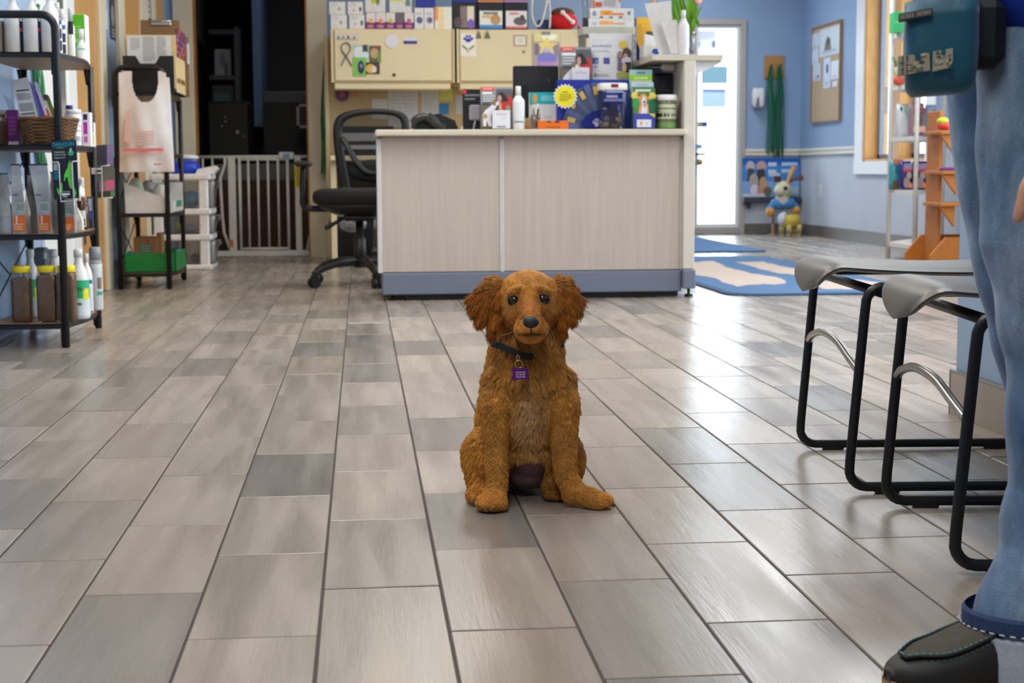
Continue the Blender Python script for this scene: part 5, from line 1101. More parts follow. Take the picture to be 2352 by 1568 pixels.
o = carton('flat_carton', 'upper flat white carton with orange bands and grey dots', 1355, 19, 1454, Y+.012, z, .14, (226, 224, 222), els, 'flat orange banded cartons on the riser', z1=z+.052)
z = z+.0526
carton('carton', 'white carton with red edges on top of the flat cartons', 1362, 0, 1424, Y+.02, z, .12, (204, 202, 204), [('r', 0, 0, .06, 1, (220, 110, 80)), ('r', .94, .2, 1, 1, (214, 90, 90)), ('r', .06, .3, .35, 1, (110, 110, 150)), ('r', .08, .05, .32, .2, (190, 90, 60)), ('p', [(.4, .1), (.8, .05), (.9, .6), (.45, .7)], (170, 168, 170))], z1=z+.16)
mb = MB(); x0, x1, z0_, z1_ = rect(1340, 62, 1352, -12, Y+.02); mb.rlathe([((x1-x0)/2, .04, 0), ((x1-x0)/2, .04, z1_-zr-.02), ((x1-x0)/2*.6, .02, z1_-zr)], ((x0+x1)/2, Y+.06, zr), clear, 4, 20); mb.box(x0+.004, x1-.004, Y+.04, Y+.08, zr+.004, zr+.05, K((80, 80, 90), .5)); single('clear_bag', 'clear bag of dark bits at the left end of the riser', 'bag', mb)
# canister, dog leaflet stand, treat jar
Y = 7.74; x0, x1, c = cx2(1378, 1444, Y); hw = (x1-x0)/2; z1 = at(1410, 190, Y)[2]; h = z1-ZC
t = thing('canister', 'clear square canister with a white lid and red label on the counter', 'canister', (c, Y+.07, ZC))
MB().rlathe([(hw*.9, .06, 0), (hw*.97, .066, .006), (hw, .068, h*.8), (hw*.96, .066, h*.86)], (c, Y+.07, ZC), clear, 5).build('body', t)
MB().rlathe([(hw*.98, .068, h*.845), (hw*1.0, .07, h*.86), (hw*1.0, .07, h*.97), (hw*.94, .064, h)], (c, Y+.07, ZC), K((232, 230, 226), .35), 5).build('lid', t)
mb = MB(); mb.box(c-.016, c+.02, Y-.0015, Y+.0, ZC+h*.9, ZC+h*.975, K((130, 30, 50), .4)); mb.build('red_label', t)
mb = MB(); mb.prints([('r', .05, .6, .95, .66, (96, 110, 150)), ('r', .35, .62, .5, .65, (190, 70, 110)), ('l', .15, .68, .85, .84, 2, (140, 150, 190))], (c-hw*.8, Y-.002, ZC), (hw*1.6, 0, 0), (0, 0, h)); mb.build('print', t)
mb = MB(); rr = random.Random(5)
for k in range(16): mb.sphere((c+rr.uniform(-.05, .05), Y+.07+rr.uniform(-.04, .04), ZC+.012+rr.uniform(0, .04)*(1 if k % 3 else .3)), rr.uniform(.01, .016), K(((92, 76, 62), (110, 100, 120), (150, 130, 110))[k % 3], .7), 8, 6)
tag(mb.build('treats', t), kind='stuff')
Y = 7.72; x0, x1, c = cx2(1454, 1506, Y)
t = thing('leaflet_stand', 'tiered stand of leaflets with a smiling tan dog on the counter', 'leaflet stand', (c, Y+.05, ZC))
tiers = [(157, .10, (150, 190, 186), [('l', .3, .93, .75, .96, 1, (90, 120, 130)), ('r', 0, .82, 1, .905, (140, 196, 20)), ('l', .2, .84, .8, .88, 1, (190, 224, 120)), ('r', 0, .79, 1, .82, (196, 190, 170))]), (187, .06, (176, 196, 222), [('r', 0, .9, 1, 1, (186, 206, 220)), ('l', .2, .93, .8, .96, 1, (160, 176, 200)), ('r', .02, .86, .98, .9, (96, 136, 90))]),
         (202, .02, (90, 140, 80), [('r', 0, .90, 1, 1, (70, 120, 66)), ('l', .1, .92, .9, .97, 1, (206, 222, 200)), ('e', .1, .8, .2, .12, (226, 206, 90)), ('e', .85, .8, .2, .1, (216, 196, 80)), ('e', .12, .62, .2, .14, (70, 150, 80)), ('e', .9, .55, .22, .2, (30, 100, 60)), ('p', [(.2, .36), (.72, .36), (.68, .62), (.3, .62)], (206, 152, 92)), ('p', [(.34, .36), (.64, .36), (.62, .58), (.4, .58)], (226, 220, 226)), ('e', .46, .72, .2, .14, (206, 156, 98)), ('e', .26, .84, .08, .05, (150, 100, 60)), ('e', .66, .84, .08, .05, (120, 80, 56)), ('e', .48, .68, .1, .12, (226, 214, 216)), ('e', .5, .66, .04, .04, (40, 34, 36)), ('e', .52, .57, .05, .05, (220, 110, 160)), ('r', 0, 0, 1, .37, (66, 70, 160)), ('p', [(.7, .37), (1, .37), (1, .26)], (206, 196, 90)), ('r', .16, .03, .82, .22, (222, 220, 228)), ('e', .36, .13, .06, .05, (220, 160, 90)), ('e', .62, .12, .06, .03, (190, 196, 206))])]
for k, (p0, dy, col, els) in enumerate(tiers):
    z1 = at(1480, p0, Y)[2]; mb = MB(); mb.box(x0+.004*k*.5, x1, Y+dy, Y+dy+.014, ZC+.004, z1, K(col, .4)); lf = mb.build('leaflets', t)
    MB().prints(els, (x0+.002*k, Y+dy, ZC+.004), (x1-x0-.002*k, 0, 0), (0, 0, z1-ZC-.004)).build('print', lf)
mb = MB(); mb.box(x0-.005, x1+.005, Y-.002, Y+.13, ZC, ZC+.0035, clear); mb.box(x0-.005, x0-.002, Y, Y+.12, ZC, ZC+.16, clear); mb.box(x1+.002, x1+.005, Y, Y+.12, ZC, ZC+.16, clear); mb.build('stand', t)
Y = 7.73; x0, x1, c = cx2(1511, 1557, Y); r = (x1-x0)/2; z1 = at(1535, 217, Y)[2]; h = z1-ZC
t = thing('treat_jar', 'round treat jar with white lid and green label by the end post', 'jar', (c, Y+r, ZC))
MB().lathe([(r*.92, 0), (r, .006), (r, h*.8), (r*.9, h*.85)], (c, Y+r, ZC), mat('jar_contents_green', (112, 110, 84), .2, var=.15, scale=40), 24).build('body', t)
MB().lathe([(r*1.04, h*.83), (r*1.1, h*.85), (r*1.1, h*.97), (r*1.02, h)], (c, Y+r, ZC), K((232, 230, 230), .35), 24).build('lid', t)
b_ = MB(); band(b_, (c, Y+r, ZC), r, [(-172, -8, h*.3, h*.58, (186, 192, 160)), (-172, -8, h*.04, h*.2, (112, 150, 80)), (-150, -30, h*.62, h*.72, (196, 196, 166)), (-160, -120, h*.36, h*.46, (40, 42, 40)), (-112, -100, h*.36, h*.46, (50, 52, 48)), (-92, -84, h*.36, h*.46, (60, 62, 58)), (-70, -30, h*.38, h*.45, (120, 120, 110))]); b_.build('label', t)
Y = 7.98; x0, x1, c = cx2(1499, 1560, Y); z1 = at(1530, 152, Y)[2]
t = thing('black_bin', 'black plastic bin tucked under the raised shelf', 'bin', (c, Y+.09, ZC))
mb = MB(); mb.box(x0, x1-.012, Y, Y+.18, ZC, min(z1, zt2-.075), mat('bin_black', (26, 28, 36), .5), .012); mb.build('body', t)
mb = MB(); mb.box(x0+.03, x1-.05, Y-.008, Y+.001, ZC+.2, ZC+.208, K((54, 58, 68), .4)); mb.box(x0+.05, x0+.075, Y-.01, Y, ZC+.21, ZC+.26, K((40, 42, 52), .4), .004); mb.build('latch', t)
# pet food bag beside the poster
Y = 8.38; x0, x1, c = cx2(1461, 1500, Y); z1 = at(1480, 40, Y)[2]
MB().box(at(1440, 250, Y)[0], at(1512, 250, Y)[0], Y-.01, Y+.22, 0, zw1, pc, .004).build('rear_cupboard', bpy.data.objects['reception_counter'])
hw = (x1-x0)/2
o = single('food_bag', 'tall navy and yellow pet food bag behind the tissue box', 'bag', MB().rlathe([(hw, .04, 0), (hw*1.05, .05, .06), (hw, .045, (z1-ZC)*.85), (hw*1.04, .008, z1-ZC)], (c, Y+.055, ZC), K((30, 32, 96), .35), 4, 24))
MB().prints([('r', 0, .8, 1, 1, (236, 180, 60)), ('p', [(0, .95), (.3, .95), (.62, .62), (.5, .6), (0, .8)], (222, 170, 60)), ('p', [(.55, .88), (1, .88), (1, .6), (.7, .58)], (92, 84, 84)), ('e', .7, .55, .14, .04, (206, 150, 60)), ('r', .05, .34, .95, .5, (126, 112, 126)), ('e', .3, .42, .2, .05, (176, 166, 176))], (c-hw, Y-.002, ZC), (hw*2, 0, 0), (0, 0, z1-ZC)).build('print', o)
carton('carton', 'slim mauve patterned carton between savings poster and food bag', 1451, 60, 1461, 8.30, ZC, .06, (150, 140, 160), [('l', .1, .1, .9, .9, 14, (186, 174, 170))])
# on the raised shelf
ZR = zt2+.0006
Y = 7.80; x0, x1, c = cx2(1476, 1521, Y); z1 = at(1500, 108, Y)[2]
Y = 7.95; x0, x1 = at(1473, 130, Y)[0], at(1522, 130, Y)[0]; c = (x0+x1)/2
t = thing('tissue_box', 'white tissue box with a blue oval on the raised shelf', 'tissue box', (c, Y+.06, ZR)); z1 = ZR+.062
MB().box(x0+.012, x1, Y, Y+.12, ZR, z1, K((222, 218, 214), .5), .003).build('box', t)
MB().prints([('e', .62, .45, .2, .28, (24, 84, 176)), ('p', [(0, 0), (.4, 0), (.55, .4), (.3, .3)], (206, 196, 216))], (x0+.012, Y, ZR), (x1-x0-.012, 0, 0), (0, 0, z1-ZR)).build('print', t)
mb = MB(); mb.add([(c-.03, Y+.03, z1), (c+.03, Y+.03, z1), (c+.03, Y+.09, z1), (c-.03, Y+.09, z1), (c-.028, Y+.05, z1+.06), (c+.02, Y+.06, z1+.052), (c+.004, Y+.08, z1+.03)], [(0, 1, 5, 4), (1, 2, 6, 5), (2, 3, 6), (3, 0, 4, 6), (4, 5, 6)], paper); mb.build('tissue', t)
card_m = K((206, 203, 202), .6)
def card(label, quad, Y, lean=.0):
    P = [np.array(at(*q, Y)) for q in quad]; P[0][2] = max(P[0][2], ZR); P[1][2] = max(P[1][2], ZR); P[2][1] += lean; P[3][1] += lean
    mb = MB(); V = P+[p+np.array([0, .003, 0]) for p in P]; mb.add(V, [(0, 1, 2, 3), (7, 6, 5, 4), (0, 4, 5, 1), (1, 5, 6, 2), (2, 6, 7, 3), (3, 7, 4, 0)], card_m); return single('blank_card', label, 'card', mb)
card('blank grey-white card standing tilted behind the pump bottle on the raised shelf', [(1513, 122), (1548, 122), (1544, 0), (1483, 7)], 7.84, .03)
card('second blank grey-white card leaning to the right of the tilted one', [(1541, 123), (1572, 123), (1556, 44), (1520, 50)], 7.80, .02)
bottle('pump_bottle', 'tall white pump bottle on the raised shelf in front of the tulips', 1558, 1584, 22, 7.78, ZR, (222, 220, 224), neck=.5, sh=.82, caph=.2, capr=.4)
t = thing('pen_heap', 'a few red and blue pens lying at the foot of the white pump bottle', 'pens', (at(1585, 120, 7.8)[0], 7.82, ZR))
for k, (a, b, c_) in enumerate((((1574, 106), (1592, 121), (120, 50, 60)), ((1576, 110), (1588, 123), (70, 80, 160)), ((1566, 104), (1580, 108), (70, 80, 120)))):
    p, q = at(*a, 7.82), at(*b, 7.82); MB().tube([(p[0], 7.80+.01*k, max(p[2], ZR+.005)), (q[0], 7.80+.01*k, max(ZR+.005, q[2]))], .004, K(c_, .4), 7).build('pen', t)
# tulips
Y = 8.0; c = at(1583, 60, Y)[0]
t = thing('tulip_vase', 'vase of pink tulips with broad green leaves on the raised shelf', 'flowers', (c, Y, ZR))
MB().lathe([(.028, 0), (.034, .01), (.03, .09), (.04, .13), (.037, .13), (.028, .09), (.03, .012)], (c, Y, ZR), clear, 20).build('vase', t)
lf = mat('tulip_leaf', (96, 150, 20), .4, var=.25, scale=10, stretch=(30, 30, 2))
def leaf_(pts, wd):
    C = bez(pts, 6); V = []; N = len(C)
    for i, p in enumerate(C):
        s = math.sin(math.pi*min(1, (i+.4)/(N-.6)))**.7*wd; d = C[min(i+1, N-1)]-C[max(i-1, 0)]; n = np.cross(d, [0, 1, 0]); n /= np.linalg.norm(n)+1e-9
        V += [p-n*s, p+np.array([0, .006, 0]), p+n*s]
    F_ = []
    for i in range(N-1):
        for k in range(2): F_.append((3*i+k, 3*i+k+1, 3*i+4+k, 3*i+3+k))
    return MB().add(V, F_, lf, True)
for pts, wd in (([(1580, 115), (1570, 60), (1552, 10), (1540, -20)], .018), ([(1582, 115), (1576, 60), (1566, 10), (1562, -30)], .02), ([(1584, 115), (1588, 60), (1584, 10), (1580, -30)], .02), ([(1586, 110), (1590, 70), (1600, 35), (1612, 15)], .010), ([(1580, 112), (1562, 80), (1548, 40), (1546, 0)], .016), ([(1584, 80), (1590, 55), (1600, 50), (1604, 62)], .012), ([(1584, 100), (1596, 40), (1596, 0), (1600, -30)], .014)):
    P3 = [at(*p, Y+random.uniform(-.02, .02)) for p in pts]; P3[0] = (c, Y, ZR+.09); leaf_(P3, wd).build('leaf', t)
pk = mat('tulip_petal', (232, 176, 160), .5, var=.15, scale=20)
for (px, py) in ((1603, -2), (1500, -6), (1560, -22), (1585, -26)):
    q = at(px, py, Y); MB().tube([(c, Y, ZR+.1), ((c+q[0])/2, Y, (ZR+.1+q[2])/2+.01), (q[0], Y, q[2])], .004, lf, 7).build('stem', t)
    MB().lathe([(.006, -.03), (.022, -.012), (.024, .01), (.012, .035), (.004, .04)], (q[0], Y, q[2]), pk, 12).build('bloom', t)
# ------------------------------------------------------------ mesh office chair
hx, hy = fl(828, 640)[0], 8.86
mesh_m = bpy.data.materials.new('black_mesh'); mesh_m.use_nodes = True; nt = mesh_m.node_tree; n = nt.nodes; n.clear()
o_ = n.new('ShaderNodeOutputMaterial'); mxs = n.new('ShaderNodeMixShader'); mxs.inputs[0].default_value = .55
tr = n.new('ShaderNodeBsdfTransparent'); df = n.new('ShaderNodeBsdfDiffuse'); df.inputs[0].default_value = (.03, .03, .032, 1)
nt.links.new(tr.outputs[0], mxs.inputs[1]); nt.links.new(df.outputs[0], mxs.inputs[2]); nt.links.new(mxs.outputs[0], o_.inputs[0])
cp = mat('chair_plastic', (34, 34, 36), .45); cf = mat('chair_fabric', (30, 29, 31), .85, var=.15, scale=200, bump=.3)
t = thing('office_chair', 'black mesh-back swivel office chair half hidden by the reception counter', 'chair', (hx, hy, 0))
CYb = 9.15                                                  # plane of the back
A = lambda px, py, y=CYb: np.array(at(px, py, y))
out = [A(782, 440), A(772, 380), A(765, 310), A(768, 280), A(782, 262), A(815, 252), A(862, 249), A(905, 252), A(930, 262), A(940, 280), A(938, 320), A(928, 390), A(920, 440)]
inn = [A(806, 440), A(796, 385), A(787, 320), A(787, 292), A(797, 275), A(822, 266), A(862, 262), A(900, 265), A(918, 274), A(923, 292), A(920, 325), A(912, 388), A(902, 440)]
bo, bi = bez(out, 4), bez(inn, 4)
mb = MB(); N = len(bo); V = []
for a, b in zip(bo, bi): V += [a, b, b+np.array([0, .03, 0]), a+np.array([0, .03, 0])]
mb.add(V, [(4*i+k, 4*i+(k+1) % 4, 4*i+4+(k+1) % 4, 4*i+4+k) for i in range(N-1) for k in range(4)]+[(0, 1, 2, 3), (4*N-1, 4*N-2, 4*N-3, 4*N-4)], cp, True); mb.build('back_frame', t)
mb = MB(); m_ = len(bi)//2; V = []
for i in range(m_+1):
    a, b = bi[i], bi[-1-i]
    for k in range(9): u = k/8; p = a*(1-u)+b*u; V.append(p+np.array([0, .014+.03*math.sin(math.pi*u), 0]))
mb.add(V, [(9*i+k, 9*i+k+1, 9*i+10+k, 9*i+9+k) for i in range(m_) for k in range(8)], mesh_m, True); mb.build('mesh_back', t)
mb = MB(); mb.tube(bez([A(786, 318, 9.12), A(803, 345, 9.08), A(822, 375, 9.06), A(850, 396, 9.06), A(890, 380, 9.08), A(920, 330, 9.12)], 5), .024, cp, 10, flat=.6); mb.build('back_brace', t)
mb = MB(); c = A(858, 392, 9.08); mb.sphere((c[0], 9.08, c[2]), (.15, .03, .065), cf, 24, 12); mb.build('lumbar_pad', t)
zs_ = A(800, 452, 8.72)[2]; x0, x1 = A(715, 460, 8.72)[0], A(940, 460, 8.72)[0]; sc_ = (x0+x1)/2
mb = MB(); mb.rlathe([((x1-x0)/2*.9, .25, -.045), ((x1-x0)/2*.98, .265, -.03), ((x1-x0)/2, .27, .0), ((x1-x0)/2*.97, .262, .028), ((x1-x0)/2*.85, .235, .042), ((x1-x0)/2*.4, .12, .046)], (sc_, 8.94, zs_), cf, 3.6, 40); mb.build('seat', t)
MB().rlathe([((x1-x0)/2*.55, .18, -.10), ((x1-x0)/2*.86, .24, -.06), ((x1-x0)/2*.9, .25, -.044)], (sc_, 8.94, zs_), cp, 3.6, 32).build('seat_pan', t)
MB().lathe([(.034, .10), (.034, .26), (.022, .265), (.022, zs_-.10)], (hx, hy, 0), cp, 16).build('gas_column', t)
MB().box(hx-.09, hx+.09, hy-.10, hy+.12, zs_-.135, zs_-.095, cp, .015).build('tilt_mechanism', t)
mb = MB(); mb.tube([(hx-.02, hy, zs_-.12), A(788, 502, hy-.05), A(748, 524, hy-.1)], [.01, .009, .014], cp, 8); mb.build('lever', t)
for s, xa in ((-1, x0), (1, x1)):
    ax = xa-.008*s*-1 if s < 0 else xa+.008
    top = A(700, 374, 8.75)[2]
    mb = MB(); mb.tube(bez([(hx+s*.16, 8.92, zs_-.07), (ax+s*.03, 8.92, zs_-.06), (ax+s*.045, 8.9, zs_+.02), (ax+s*.04, 8.9, top-.02)], 5), .018, cp, 8); mb.build('arm_post', t)
    mb = MB(); mb.box(ax+s*.035-.045, ax+s*.035+.045, 8.74, 9.02, top-.02, top+.012, cp, .012); mb.build('armrest', t)
for k in range(5):
    a = math.radians(215+72*k); ca, sa = math.cos(a), math.sin(a); e = (hx+.31*ca, hy+.31*sa)
    mb = MB(); mb.tube(bez([(hx+.02*ca, hy+.02*sa, .135), (hx+.14*ca, hy+.14*sa, .130), (hx+.25*ca, hy+.25*sa, .105), (e[0], e[1], .075)], 5), [.026]*6+[.022]*6+[.018]*4, cp, 8); mb.build('base_leg', t)
    mb = MB(); tx, ty = -sa, ca
    for s in (-1, 1):
        p = np.array([e[0]+tx*.016*s, e[1]+ty*.016*s, .0285]); mb.tube([p-np.array([tx, ty, 0])*.010, p+np.array([tx, ty, 0])*.010], .028, blackp, 14)
    mb.box(e[0]-.012, e[0]+.012, e[1]-.012, e[1]+.012, .03, .08, blackp, .004); mb.build('caster', t)

# ------------------------------------------------------------ entrance wall things
sheet('door_poster', 'pale printed poster taped at the top of the entrance door glass', 1599, 112, 1645, 69, DY+.022, backlit('backlit_paper', (226, 228, 234)), [('l', .1, .5, .9, .9, 5, (210, 208, 220)), ('e', .12, .25, .1, .15, (180, 190, 206)), ('e', .88, .25, .1, .2, (160, 174, 196))])
sheet('door_sign', 'blue-grey sheet on the middle of the entrance door glass', 1611, 192, 1671, 152, DY+.022, backlit('backlit_blue_sheet', (168, 192, 200)))
sheet('door_sign', 'white sheet with a blue heading below the blue-grey sheet', 1612, 246, 1667, 204, DY+.022, backlit('backlit_sheet', (200, 212, 232)), [('r', 0, .82, 1, 1, (170, 190, 226))])
sheet('sticker', 'tiny orange and blue sticker low on the entrance door glass', 1602, 292, 1625, 279, DY+.022, backlit('backlit_sticker', (110, 140, 190)), [('r', 0, 0, .42, 1, (196, 160, 100)), ('e', .7, .5, .14, .3, (50, 90, 160))])
a, b, z0, z1 = rect(1754, 181, 1800, 128, DY); wd = mat('plaque_wood', (180, 128, 74), .5, var=.15, scale=10, stretch=(1, 1, 5))
t = thing('lead_plaque', 'wooden plaque with two black hooks on the entrance wall', 'plaque', ((a+b)/2, DY, z0))
MB().box(a, b, DY-.02, DY, z0, z1, wd, .004).build('board', t)
for px in (1769, 1789): q = at(px, 153, DY); MB().tube([(q[0], DY-.02, q[2]), (q[0], DY-.06, q[2]-.004), (q[0], DY-.065, q[2]+.02)], .008, blackp, 8).build('hook', t)
a, b, z0, z1 = rect(1723, 248, 1752, 203, DY)
t = thing('dispenser', 'white wall-mounted hand sanitiser dispenser by the green leads', 'dispenser', ((a+b)/2, DY, z0))
mb = MB(); mb.rlathe([((b-a)*.36, .045, 0), ((b-a)*.48, .055, .03), ((b-a)*.5, .055, (z1-z0)*.7), ((b-a)*.42, .045, z1-z0)], ((a+b)/2, DY-.056, z0), K((222, 220, 222), .35), 4, 24); mb.build('body', t)
mb = MB(); q = at(1740, 235, DY-.11); mb.prism([(-.02, -.05), (.02, -.05), (.012, .05), (-.002, .05)], (q[0], DY-.112, q[2]), (1, 0, 0), (0, 0, 1), .003, K((110, 106, 106), .4)); mb.build('nozzle', t)
# pet poster board with dark tray
a, b, z0, z1 = rect(1703, 452, 1836, 362, DY-.03); PYY = DY-.05
dk_ = mat('slate_tray', (62, 66, 78), .5)
o = single('pet_poster', 'blue sky poster of a dog pack standing low on the entrance wall', 'poster', MB().box(a, b, PYY, PYY+.012, z0, z1, K((70, 130, 196), .4)))
MB().prints([('r', 0, .82, 1, 1, (20, 92, 176)), ('r', 0, .4, 1, .82, (64, 134, 200)), ('r', 0, .0, 1, .4, (130, 168, 212)), ('l', .45, .60, .66, .88, 2, (206, 216, 232)), ('l', .68, .62, .96, .88, 2, (190, 204, 228)), ('r', .46, .52, .66, .60, (190, 206, 230)), ('e', .14, .78, .08, .14, (196, 180, 184)), ('e', .33, .78, .09, .14, (196, 160, 150)), ('p', [(.08, .4), (.2, .4), (.2, .72), (.1, .74)], (70, 70, 74)), ('p', [(.24, .2), (.42, .2), (.38, .72), (.26, .7)], (60, 52, 54)), ('e', .2, .4, .08, .2, (176, 164, 158)), ('e', .22, .18, .08, .14, (214, 210, 222)), ('e', .36, .3, .07, .22, (196, 150, 110)), ('r', .26, .05, .36, .25, (190, 140, 130)), ('e', .44, .14, .07, .12, (110, 96, 70)), ('p', [(.84, .05), (.98, .05), (.98, .25), (.84, .25)], (180, 190, 206)), ('r', 0, 0, .4, .08, (206, 208, 214))], (a, PYY, z0), (b-a, 0, 0), (0, 0, z1-z0)).build('print', o)
za, zb_ = rect(1703, 467, 1836, 449, DY)[2:]
MB().box(a, b, DY-.16, DY, z0-.055, z0-.001, dk_, .006); o = single('poster_tray', 'dark slate tray on brackets carrying the dog pack poster', 'shelf', MB().box(a, b, DY-.12, DY-.001, z0-.055, z0-.0008, dk_, .006))
mb = MB(); bh = z0-.055
for x in (a+.06, b-.06): mb.box(x, x+.02, DY-.09, DY-.001, bh-.06, bh, dk_, .003)
tag(mb.build('bracket', o), kind='stuff')
MB().sphere((at(1795, 437, DY)[0]-.06, DY-.08, z0+.03), (.07, .03, .06), K((44, 46, 52), .5), 12, 8)
# seated dog figure with stick ears
Y = DY-.45; S = lambda px, py: at(px, py, Y)
sx, sy = S(1775, 536)[0], Y
cm = K((216, 208, 170), .5); om = K((214, 146, 66), .5)
t = thing('garden_figure', 'painted seated dog figure with a green bandana and blue trousers on a thin stake', 'statue', (sx, Y, 0))
mb = MB(); mb.lathe([(.06, 0.001), (.05, .012), (.012, .02), (.012, .12)], (sx, Y, 0), K((150, 110, 80), .5), 16); q = S(1800, 478); mb.tube([(sx, Y, .1), (sx, Y, .28), (q[0], Y, q[2])], .012, K((130, 100, 76), .5), 8); mb.build('stake', t)
mb = MB(); q = S(1796, 462); mb.sphere(q, (.075, .06, .07), K((206, 190, 180), .5), 16, 10); mb.build('chest', t)
mb = MB(); q = S(1798, 433); mb.sphere(q, (.075, .06, .075), cm, 16, 10); q2 = S(1787, 437); mb.sphere((q2[0], Y-.05, q2[2]), (.05, .05, .05), cm, 14, 9); mb.build('head', t)
q = S(1797, 432); MB().sphere((q[0]+.01, Y-.065, q[2]), (.026, .014, .018), blackp, 10, 7).build('eye', t)
for (p1, p2, p3, r1, r2) in (((1808, 422), (1814, 405), (1824, 384), .028, .052),): MB().tube(bez([S(*p1), S(*p2), S(*p3)], 5), [.03]*5+[.04]*5+[.05], om, 10, flat=.5).build('ear', t)
MB().tube([S(1812, 418), S(1828, 410), S(1844, 408)], [.012, .014, .026], K((130, 80, 40), .5), 8).build('stick', t)
q = S(1785, 411); MB().box(q[0]-.035, q[0]+.035, Y-.02, Y+.02, q[2]-.03, q[2]+.03, K((74, 50, 44), .5), .006).build('hat', t)
MB().tube(bez([S(1786, 446), S(1797, 452), S(1808, 452), S(1814, 446)], 4), .022, K((110, 170, 44), .5), 8).build('bandana', t)
MB().tube(bez([S(1766, 484), S(1778, 470), S(1798, 467), S(1818, 468), S(1830, 478)], 5), [.035]*5+[.055]*11+[.035]*5, K((62, 128, 186), .5), 12).build('trousers', t)
for p in ((1769, 485), (1828, 482)): MB().sphere(S(*p), (.042, .05, .05), om, 14, 9).build('foot', t)
# yellow dog figure
Y = DY-.55; ym = K((206, 176, 72), .5); pm = K((206, 184, 120), .5)
c = S = lambda px, py: at(px, py, Y)
fz = fl(1810, 541)
t = thing('dog_figure', 'small yellow dog statue with a white face standing on the floor', 'statue', (S(1815, 520)[0], Y, 0))
q = S(1820, 511); MB().tube([S(1800, 508), S(1818, 507), S(1834, 506)], [.06, .065, .06], ym, 14).build('body', t)
q = S(1796, 503); mb = MB(); mb.sphere(q, (.042, .05, .062), K((206, 210, 216), .5), 16, 10); mb.tube([S(1799, 496), S(1803, 487)], [.03, .012], K((214, 216, 220), .5), 8); mb.build('head', t)
for k, px in enumerate((1798, 1810, 1826, 1834)):
    q = S(px, 515); MB().tube([(q[0], Y+.03*(-1)**k, q[2]), (q[0]-.004, Y+.03*(-1)**k, .02), (q[0]-.01, Y+.03*(-1)**k-.01, .016)], [.03, .02, .018], pm, 10).build('leg', t)

# ------------------------------------------------------------ right wall things
def rsheet(parent, y0, y1, z0, z1, m, d0, d1, els=None, name='sheet'):
    o = MB().box(RX-d1, RX-d0, y0, y1, z0, z1, m).build(name, parent)
    return o
ya, yb_ = atx(1870, 170, RX)[1], atx(1934, 170, RX)[1]; z0, z1 = atx(1900, 277, RX)[2], atx(1900, 60, RX)[2]
t = thing('cork_board', 'tall cork board with pinned papers on the right wall', 'notice board', (RX, (ya+yb_)/2, z0))
MB().box(RX-.02, RX-.001, yb_, ya, z0, z1, mat('cork', (186, 160, 128), .85, var=.12, scale=80), .002).build('board', t)
mb = MB(); e = .015; fm_ = K((150, 116, 84), .5)
mb.box(RX-.03, RX, yb_-e, yb_, z0-e, z1+e, fm_); mb.box(RX-.03, RX, ya, ya+e, z0-e, z1+e, fm_); mb.box(RX-.03, RX, yb_, ya, z1, z1+e, fm_); mb.box(RX-.03, RX, yb_, ya, z0-e, z0, fm_); mb.build('frame', t)
hgt = z1-z0; wdt = ya-yb_
for k, (u0, u1, v0, v1, col, els) in enumerate(((.0, .26, .80, .95, (206, 214, 224), None), (.28, .98, .68, .97, (206, 216, 220), [('p', [(.25, .2), (.6, .2), (.55, .6), (.4, .72), (.3, .5)], (126, 104, 88)), ('e', .45, .5, .08, .12, (60, 64, 70))]), (-.04, .24, .62, .79, (206, 216, 232), None), (.04, .32, .44, .62, (198, 210, 226), [('e', .7, .25, .14, .1, (90, 96, 110))]), (.44, .68, .34, .66, (206, 214, 234), [('r', .4, .5, .7, .78, (60, 66, 84))]), (.70, .96, .42, .61, (222, 226, 236), None), (.76, .92, .34, .40, (222, 226, 236), None))):
    y0_, y1_ = ya-wdt*u1, ya-wdt*u0; c0, c1 = z0+hgt*v0, z0+hgt*v1
    mb = MB(); mb.box(RX-.024, RX-.0215, y0_, y1_, c0, c1, K(col, .6))
    labs = ('narrow white sheet at the top left of the cork board', 'large pale sheet with a dog picture at the cork board top', 'white strip sheet at the left edge of the cork board', 'small pale notice low on the left of the cork board', 'long white leaflet with a dark picture mid cork board', 'white notice at the lower right of the cork board', 'small white card below the right cork board notice')
    o = single('notice', labs[k], 'paper', mb, 'papers on the cork board')
    MB().prints((els or [])+[('l', .15, .1, .85, .2, 2, (160, 168, 184))], (RX-.024, y1_, c0), (0, y0_-y1_, 0), (0, 0, c1-c0)).build('print', o)
q = atx(1884, 440, RX); o = single('wall_outlet', 'white wall outlet low on the right wall', 'outlet', MB().box(RX-.006, RX, q[1]-.045, q[1]+.045, q[2]-.065, q[2]+.065, K((226, 226, 220), .4), .003))
mb = MB()
for dz in (-.03, .03): mb.box(RX-.008, RX-.006, q[1]-.015, q[1]+.015, q[2]+dz-.015, q[2]+dz+.015, K((190, 190, 186), .4))
tag(mb.build('sockets', o), kind='stuff')
